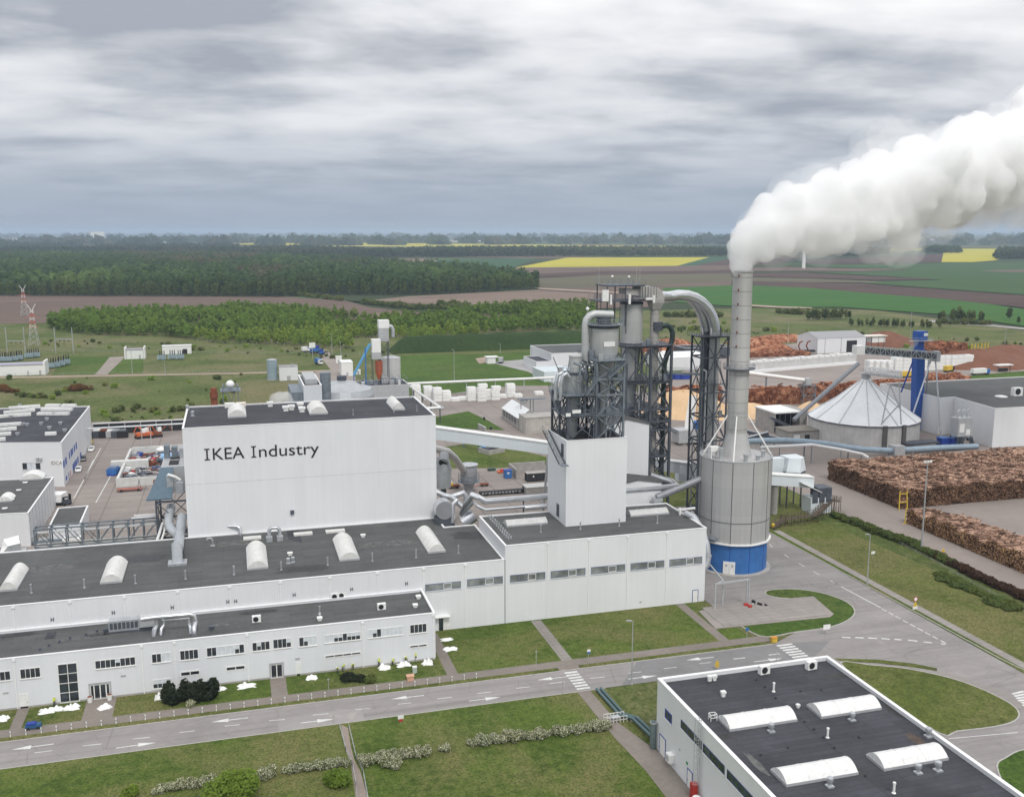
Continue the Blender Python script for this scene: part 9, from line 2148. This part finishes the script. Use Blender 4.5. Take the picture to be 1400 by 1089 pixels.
for k,(px,py,w,d,h,lab) in enumerate(((2,983,2.2,1.6,.8,'crumpled white plastic sheet cut by the left edge of the lawn'),(64,973,2.6,1.3,.9,'white plastic sheet at the feet of the left worker'),(76,970,2.2,1.2,.8,'white plastic sheet to the right of the left worker'),(98,968,1.9,1.4,1.0,'bunched white plastic sheet under the tall stair window'),(143,967,2.4,1.6,.8,'white plastic sheet lying on the main entrance path'),(219,954,1.6,1.4,1.2,'white plastic sheet left of the upright junipers'),(299,942,2.0,1.3,.9,'white plastic sheet at the right end of the junipers'),(337,938,2.6,1.5,.9,'pointed white plastic sheet under the second narrow window'),(426,927,2.2,1.4,.9,'white plastic sheet right of the side entrance path'),(526,913,2.0,1.5,1.0,'white plastic sheet before the standing middle worker'),(552,909,1.9,1.4,1.1,'white plastic sheet held by the bending worker'),(584,907,1.9,1.4,1.2,'white plastic sheet near the office corner'),(611,874,2.6,1.3,.4,'flat white plastic sheet outside the side door'),(616,887,2.2,1.7,.5,'flat white plastic sheet in the middle of the side lawn'))):tarp(lab,px,py,w,d,h,k*1.7+.4)
solo(MB().box(-.9,.9,-.3,.3,0,.35),'stone_pile',M('plum_stone',(0.20,0.15,0.14),.9),'heap of dull purple stones left of the white sheets','stones',pt(51,971))
HIVIS=M('yellow_vest',(0.62,0.70,0.10),.7,0,.1);TROUS=M('dark_trousers',(0.025,0.028,0.04),.85);SKINM=M('skin',(0.50,0.31,0.22),.6,0,.05);HELM=M('white_helmet',(0.75,0.75,0.70),.4)
def person_mesh(bend,arm,stride,crouch=0.0):
    """joints in metres, facing -Y; bend leans the trunk forward, crouch drops the hips"""
    V=[];E=[];R=[]
    def v(p,r,par=None):
        V.append(Vector(p));R.append(r);i=len(V)-1
        if par is not None:E.append((par,i))
        return i
    hz_=.95-crouch*.42;lean=lambda h,x=0,f=0:Vector((x,-sin(bend)*h-cos(bend)*f,hz_+cos(bend)*h-sin(bend)*f))
    pel=v((0,0,hz_),.15);wa=v(lean(.16),.135,pel);chs=v(lean(.38),.165,wa);sh_=v(lean(.50),.12,chs);nk=v(lean(.58),.058,sh_);hd=v(lean(.66,0,.02),.085,nk);tp=v(lean(.78,0,.02),.088,hd)
    v(lean(.68,0,.11),.022,hd)
    for s in (-1,1):
        so=v(lean(.48,.19*s),.068,sh_);el=v(lean(.48-.28*cos(arm),.23*s,.28*sin(arm)),.047,so);wr_=v(lean(.48-.28*cos(arm)-.25*cos(arm+.35),.22*s,.28*sin(arm)+.25*sin(arm+.35)),.033,el)
        b=V[wr_];dr=(V[wr_]-V[el]).normalized();pa=v(b+dr*.07,.036,wr_)
        for k,ln in enumerate((.06,.075,.08,.07)):q=v(b+dr*.11+Vector(((k-1.5)*.019,0,0)),.011,pa);v(V[q]+dr*ln+Vector((0,-.012,-.008)),.009,q)
        th=v(b+dr*.06+Vector((-.04*s,-.015,0)),.012,pa);v(V[th]+dr*.045,.010,th)
        hp_=v((.10*s,0,hz_-.07),.092,pel);kn=v((.12*s,-.05-.30*crouch+.16*stride*s,(hz_-.07)*.54+crouch*.1),.064,hp_);an=v((.12*s,.03+.22*stride*s,.09),.042,kn);v((.13*s,-.14+.22*stride*s,.045),.038,an)
    me=bpy.data.meshes.new('person_skeleton');me.from_pydata([tuple(p) for p in V],E,[]);o=bpy.data.objects.new('person_skeleton',me);COL.objects.link(o)
    sk=o.modifiers.new('skin','SKIN');sk.use_smooth_shade=True
    for i,r in enumerate(R):me.skin_vertices[0].data[i].radius=(r,r);me.skin_vertices[0].data[i].use_root=(i==pel)
    o.modifiers.new('sub','SUBSURF').levels=1;bpy.context.view_layer.update()
    nm=bpy.data.meshes.new_from_object(o.evaluated_get(bpy.context.evaluated_depsgraph_get()));bpy.data.objects.remove(o)
    nm.materials.clear()
    for m_ in (TROUS,HIVIS,SKINM,BLACK):nm.materials.append(m_)
    hv=V[hd];wrs=[i for i,r in enumerate(R) if r in (.036,.011,.009,.012,.010)]
    for p in nm.polygons:
        c=p.center;d=c-Vector((0,0,hz_));ax=d.dot(Vector((0,-sin(bend),cos(bend))))
        k=0
        if ax>.02:k=1
        if (c-hv).length<.15 or min((c-V[i]).length for i in wrs)<.035:k=2
        if c.z<.11:k=3
        p.material_index=k
    return nm,V[tp],bend
POSES=[person_mesh(.05,.25,.25),person_mesh(.95,.35,.3),person_mesh(.65,.6,.15,.55),person_mesh(.12,1.0,.1)]
def person(label,px,py,pose,rz):
    me,top,bd=POSES[pose];t=thing('person',label,'person',pt(px,py,.05),rz);o=bpy.data.objects.new('body',me);link(o,t)
    m=MB().sphere((0,0,0),.135,12,8,.85);h=m.build('helmet',HELM,t,True,off=Vector((0,0,0)));h.location=top+Vector((0,-.01,.0));h.rotation_euler=(bd,0,0)
for px,py,po,rz,lab in ((74.5,965.5,0,.6,'standing person in yellow vest beside the tall stair window'),(462,920,1,-.5,'bending person in yellow vest, left of the pair at the low juniper'),(468.5,917,1,.9,'bending person in yellow vest, right of the pair at the low juniper'),(482,914.5,2,.2,'crouching person in yellow vest behind the spreading juniper'),(518.5,911,3,.3,'standing person in yellow vest reaching forward in the middle of the group'),(536,908.5,2,1.2,'crouching person in yellow vest right of the standing one'),(556,905.5,1,-.8,'bending person in yellow vest pulling a white sheet'),(568.5,903.5,0,3.0,'standing person in yellow vest nearest the office corner')):person(lab,px,py,po,rz)
def fence(label,pts,step=6.0,h=1.8,mt=None):
    P=gp(pts);t=thing('mesh_fence',label,'fence',(*P[0],0));ps=MB();wr=MB()
    for a,b in zip(P,P[1:]):
        L=sqrt((b[0]-a[0])**2+(b[1]-a[1])**2);n=max(1,int(L/step))
        for k in range(n+1):x,y=a[0]+(b[0]-a[0])*k/n,a[1]+(b[1]-a[1])*k/n;ps.bar((x,y,0),(x,y,h),.09)
        for z in (h*.3,h*.65,h*.97):wr.bar((*a,z),(*b,z),.03)
    ps.build('lattice',mt or GREYM,t);wr.build('rail',mt or GREYM,t)
fence('long wire fence with grey posts across the meadow',[(0,514),(150,513),(330,510),(365,509)],8.0);fence('wire fence between the cone silo yard and the lorry road',[(1052,625),(1100,632),(1140,634)],4.0);fence('low post row along the edge of the lorry road',[(1150,700),(1200,728),(1270,764),(1330,798),(1400,835)],5.0,.7,CONC);fence('wire fence in front of the grove',[(30,480),(200,483),(420,484),(540,487)],10.0)
fence('low wire railing along the left bank of the drainage channel',[z2(400,715),z2(430,830),z2(462,905),z2(480,1000),z2(486,1085)],2.2,.8,GALV);fence('low wire railing along the right bank of the drainage channel',[z2(445,722),z2(480,870),z2(512,935),z2(540,1085)],2.2,.8,GALV)
# ---------------------- far town, wind turbine, steam, haze
def town(name,label,px,py,w,d,h,mt,cat='building',group=None,roof=None):
    p=pt(px,py);r=kit(name,label,cat,p,[('wall',mt,[('b',-w/2,w/2,0,d,0,h)]),('roof',roof or GREYM,[('b',-w/2-.3,w/2+.3,-.3,d+.3,h,h+1)])],group=group);return r
town('tower_block','pale high-rise slab far off in the town, bigger one',134,331,88,30,72,WHITEP);town('tower_block','grey-white high-rise slab just left of the bigger one',122,331,36,30,66,GREYM)
town('warehouse','bright white long roofs among the distant woods',219,334,60,30,14,WHITEP);town('warehouse','white shed at the forest edge in the far left',167,345,26,14,7,WHITEP);town('warehouse','white polytunnel roof in the fields behind the forest',417,341.5,60,14,7,WHITEP)
ho=kit('town_house','tiny pale house in the distant villages','house',pt(20,328),[('wall',WHITEP,[('b',-16,16,0,20,0,13)]),('roof',M('tile_red',(0.25,0.12,0.09)),[('b',-17,17,-1,21,13,18)])],group='houses of the distant villages')
random.seed(4)
for k in range(150):
    px=random.choice((random.uniform(0,260),random.uniform(280,480),random.uniform(300,420),random.uniform(560,660),random.uniform(820,940),random.uniform(1180,1390)));py=random.uniform(325,331.5) if px<480 else random.uniform(327,331)
    s=random.uniform(.5,1.3);dup(ho,pt(px,py),random.uniform(0,3),None,None,(s,s,random.uniform(.6,1.1)))
tp_=pt(1098.5,367);ht=ZT(tp_[0],tp_[1],341)
kit('white_mast','white stub tower standing in the fields right of the chimney','tower',tp_,[('shaft',WHITEP,[('c',0,0,3.6,3.0,0,ht)]),('head',GREYM,[('c',0,0,3.2,1.0,ht,ht+1.5)])])
from mathutils import noise as mn
def plume_mesh(name,spine,voxel,amp,seed,n_per):
    """lobes along a rising, widening path, fused and roughened into one billowing surface"""
    rg=random.Random(seed);m=MB();S=[(Vector(at(px,py,SYc+dy)),r) for px,py,r,dy in spine]
    for (a,ra),(b,rb) in zip(S,S[1:]):
        for k in range(n_per):
            t=(k+rg.random())/n_per;c=a.lerp(b,t);r=ra+(rb-ra)*t
            c=c+Vector((0,rg.gauss(0,.12)*r,rg.gauss(0,.10)*r));m.sphere(tuple(c),r*rg.uniform(.58,.78),14,9)
            for q in range(5):
                d=Vector((rg.gauss(0,1),rg.gauss(0,1),rg.gauss(0,1))).normalized();m.sphere(tuple(c+d*r*rg.uniform(.45,.86)),r*rg.uniform(.2,.44),12,8)
    me=bpy.data.meshes.new(name);me.from_pydata(m.v,[],m.f);o=bpy.data.objects.new(name,me);COL.objects.link(o)
    md=o.modifiers.new('fuse','REMESH');md.mode='VOXEL';md.voxel_size=voxel;bpy.context.view_layer.update()
    nm=bpy.data.meshes.new_from_object(o.evaluated_get(bpy.context.evaluated_depsgraph_get()));bpy.data.objects.remove(o)
    n=len(nm.vertices);co=np.empty(n*3,np.float32);nm.vertices.foreach_get('co',co);co=co.reshape(-1,3);no=np.empty(n*3,np.float32);nm.vertices.foreach_get('normal',no);no=no.reshape(-1,3)
    for i in range(n):
        p=Vector(co[i]);dd=min(1.0,.25+(p-S[0][0]).length/26)
        w=mn.noise(p*.13)*1.3+(.4-abs(mn.noise(p*.30)))*1.5+(.4-abs(mn.noise(p*.65)))*.85+(.4-abs(mn.noise(p*1.35)))*.5
        co[i]+=no[i]*w*amp*dd
    nm.vertices.foreach_set('co',co.reshape(-1));nm.update();o=bpy.data.objects.new(name,nm);COL.objects.link(o);md=o.modifiers.new('fuse','REMESH');md.mode='VOXEL';md.voxel_size=voxel;bpy.context.view_layer.update();nm=bpy.data.meshes.new_from_object(o.evaluated_get(bpy.context.evaluated_depsgraph_get()));bpy.data.objects.remove(o);nm.polygons.foreach_set('use_smooth',[True]*len(nm.polygons));return nm
def steam(name,dens,alb=(.99,.99,.99)):
    m=bpy.data.materials.new(name);m.use_nodes=True;t=m.node_tree;t.nodes.clear();o=t.nodes.new('ShaderNodeOutputMaterial');v=t.nodes.new('ShaderNodeVolumePrincipled')
    v.inputs['Color'].default_value=(*alb,1);v.inputs['Density'].default_value=dens;v.inputs['Anisotropy'].default_value=.0;t.links.new(v.outputs[0],o.inputs['Volume']);return m
SPINE=[(1012.5,371,12,0),(1014,352,15,.5),(1022,332,23,1),(1042,316,33,2),(1078,302,42,4),(1122,291,50,7),(1172,280,56,11),(1228,262,62,15),(1288,240,68,20),(1350,222,76,26),(1420,205,86,32),(1500,186,98,38),(1590,160,110,45)]
SPINE=[(x,y,r/6.0,d) for x,y,r,d in SPINE]
pl=thing('steam_plume','thick white steam plume streaming right from the chimney top','steam',(SXc,SYc,ZTOP));OFFp=OFF[pl.name]
nm=plume_mesh('steam_body',SPINE,.5,1.15,3,8);nm.transform(Matrix.Translation(-OFFp));nm.materials.append(steam('steam',.42,(1,1,1)));link(bpy.data.objects.new('steam_body',nm),pl)
HALO=[(x,y-r*.4,r*1.13,d) for x,y,r,d in SPINE[2:]]
nm=plume_mesh('steam_veil',HALO,.8,2.4,14,6);nm.transform(Matrix.Translation(-OFFp));nm.materials.append(steam('steam_veil',.045,(1,1,1)));link(bpy.data.objects.new('steam_veil',nm),pl)
WS_=[(1150,322,26,4),(1190,332,24,8),(1222,338,20,10),(1256,318,26,14),(1300,285,34,18),(1350,272,40,22),(1430,262,48,28)]
nm=plume_mesh('steam_fringe',[(x,y,r/6.0,d) for x,y,r,d in WS_],.8,2.6,9,4);nm.transform(Matrix.Translation(-OFFp));nm.materials.append(steam('thin_steam',.07));link(bpy.data.objects.new('steam_fringe',nm),pl)
nm=plume_mesh('steam_puff',[(399,548,4/3.6,62),(390,543,6/3.6,62),(380,541,7/3.6,62),(372,545,5/3.6,62)],.4,.7,5,3);pf=bpy.data.objects.new('steam_puff',nm);c=at(399,548,SYc+62);nm.transform(Matrix.Translation(-Vector(c)));pf.location=c;nm.materials.append(steam('puff_steam',.30));link(pf);tag(pf,'small white steam puff beside the boiler house behind the signed hall','steam')
m=MB().box(-93000,93000,-93000,93000,-2.0,130.0);hzm=steam('haze_air',8.0e-5,(.62,.75,.95));o=m.build('haze',hzm);tag(o,'pale blue haze over the whole plain','haze',None,'stuff')
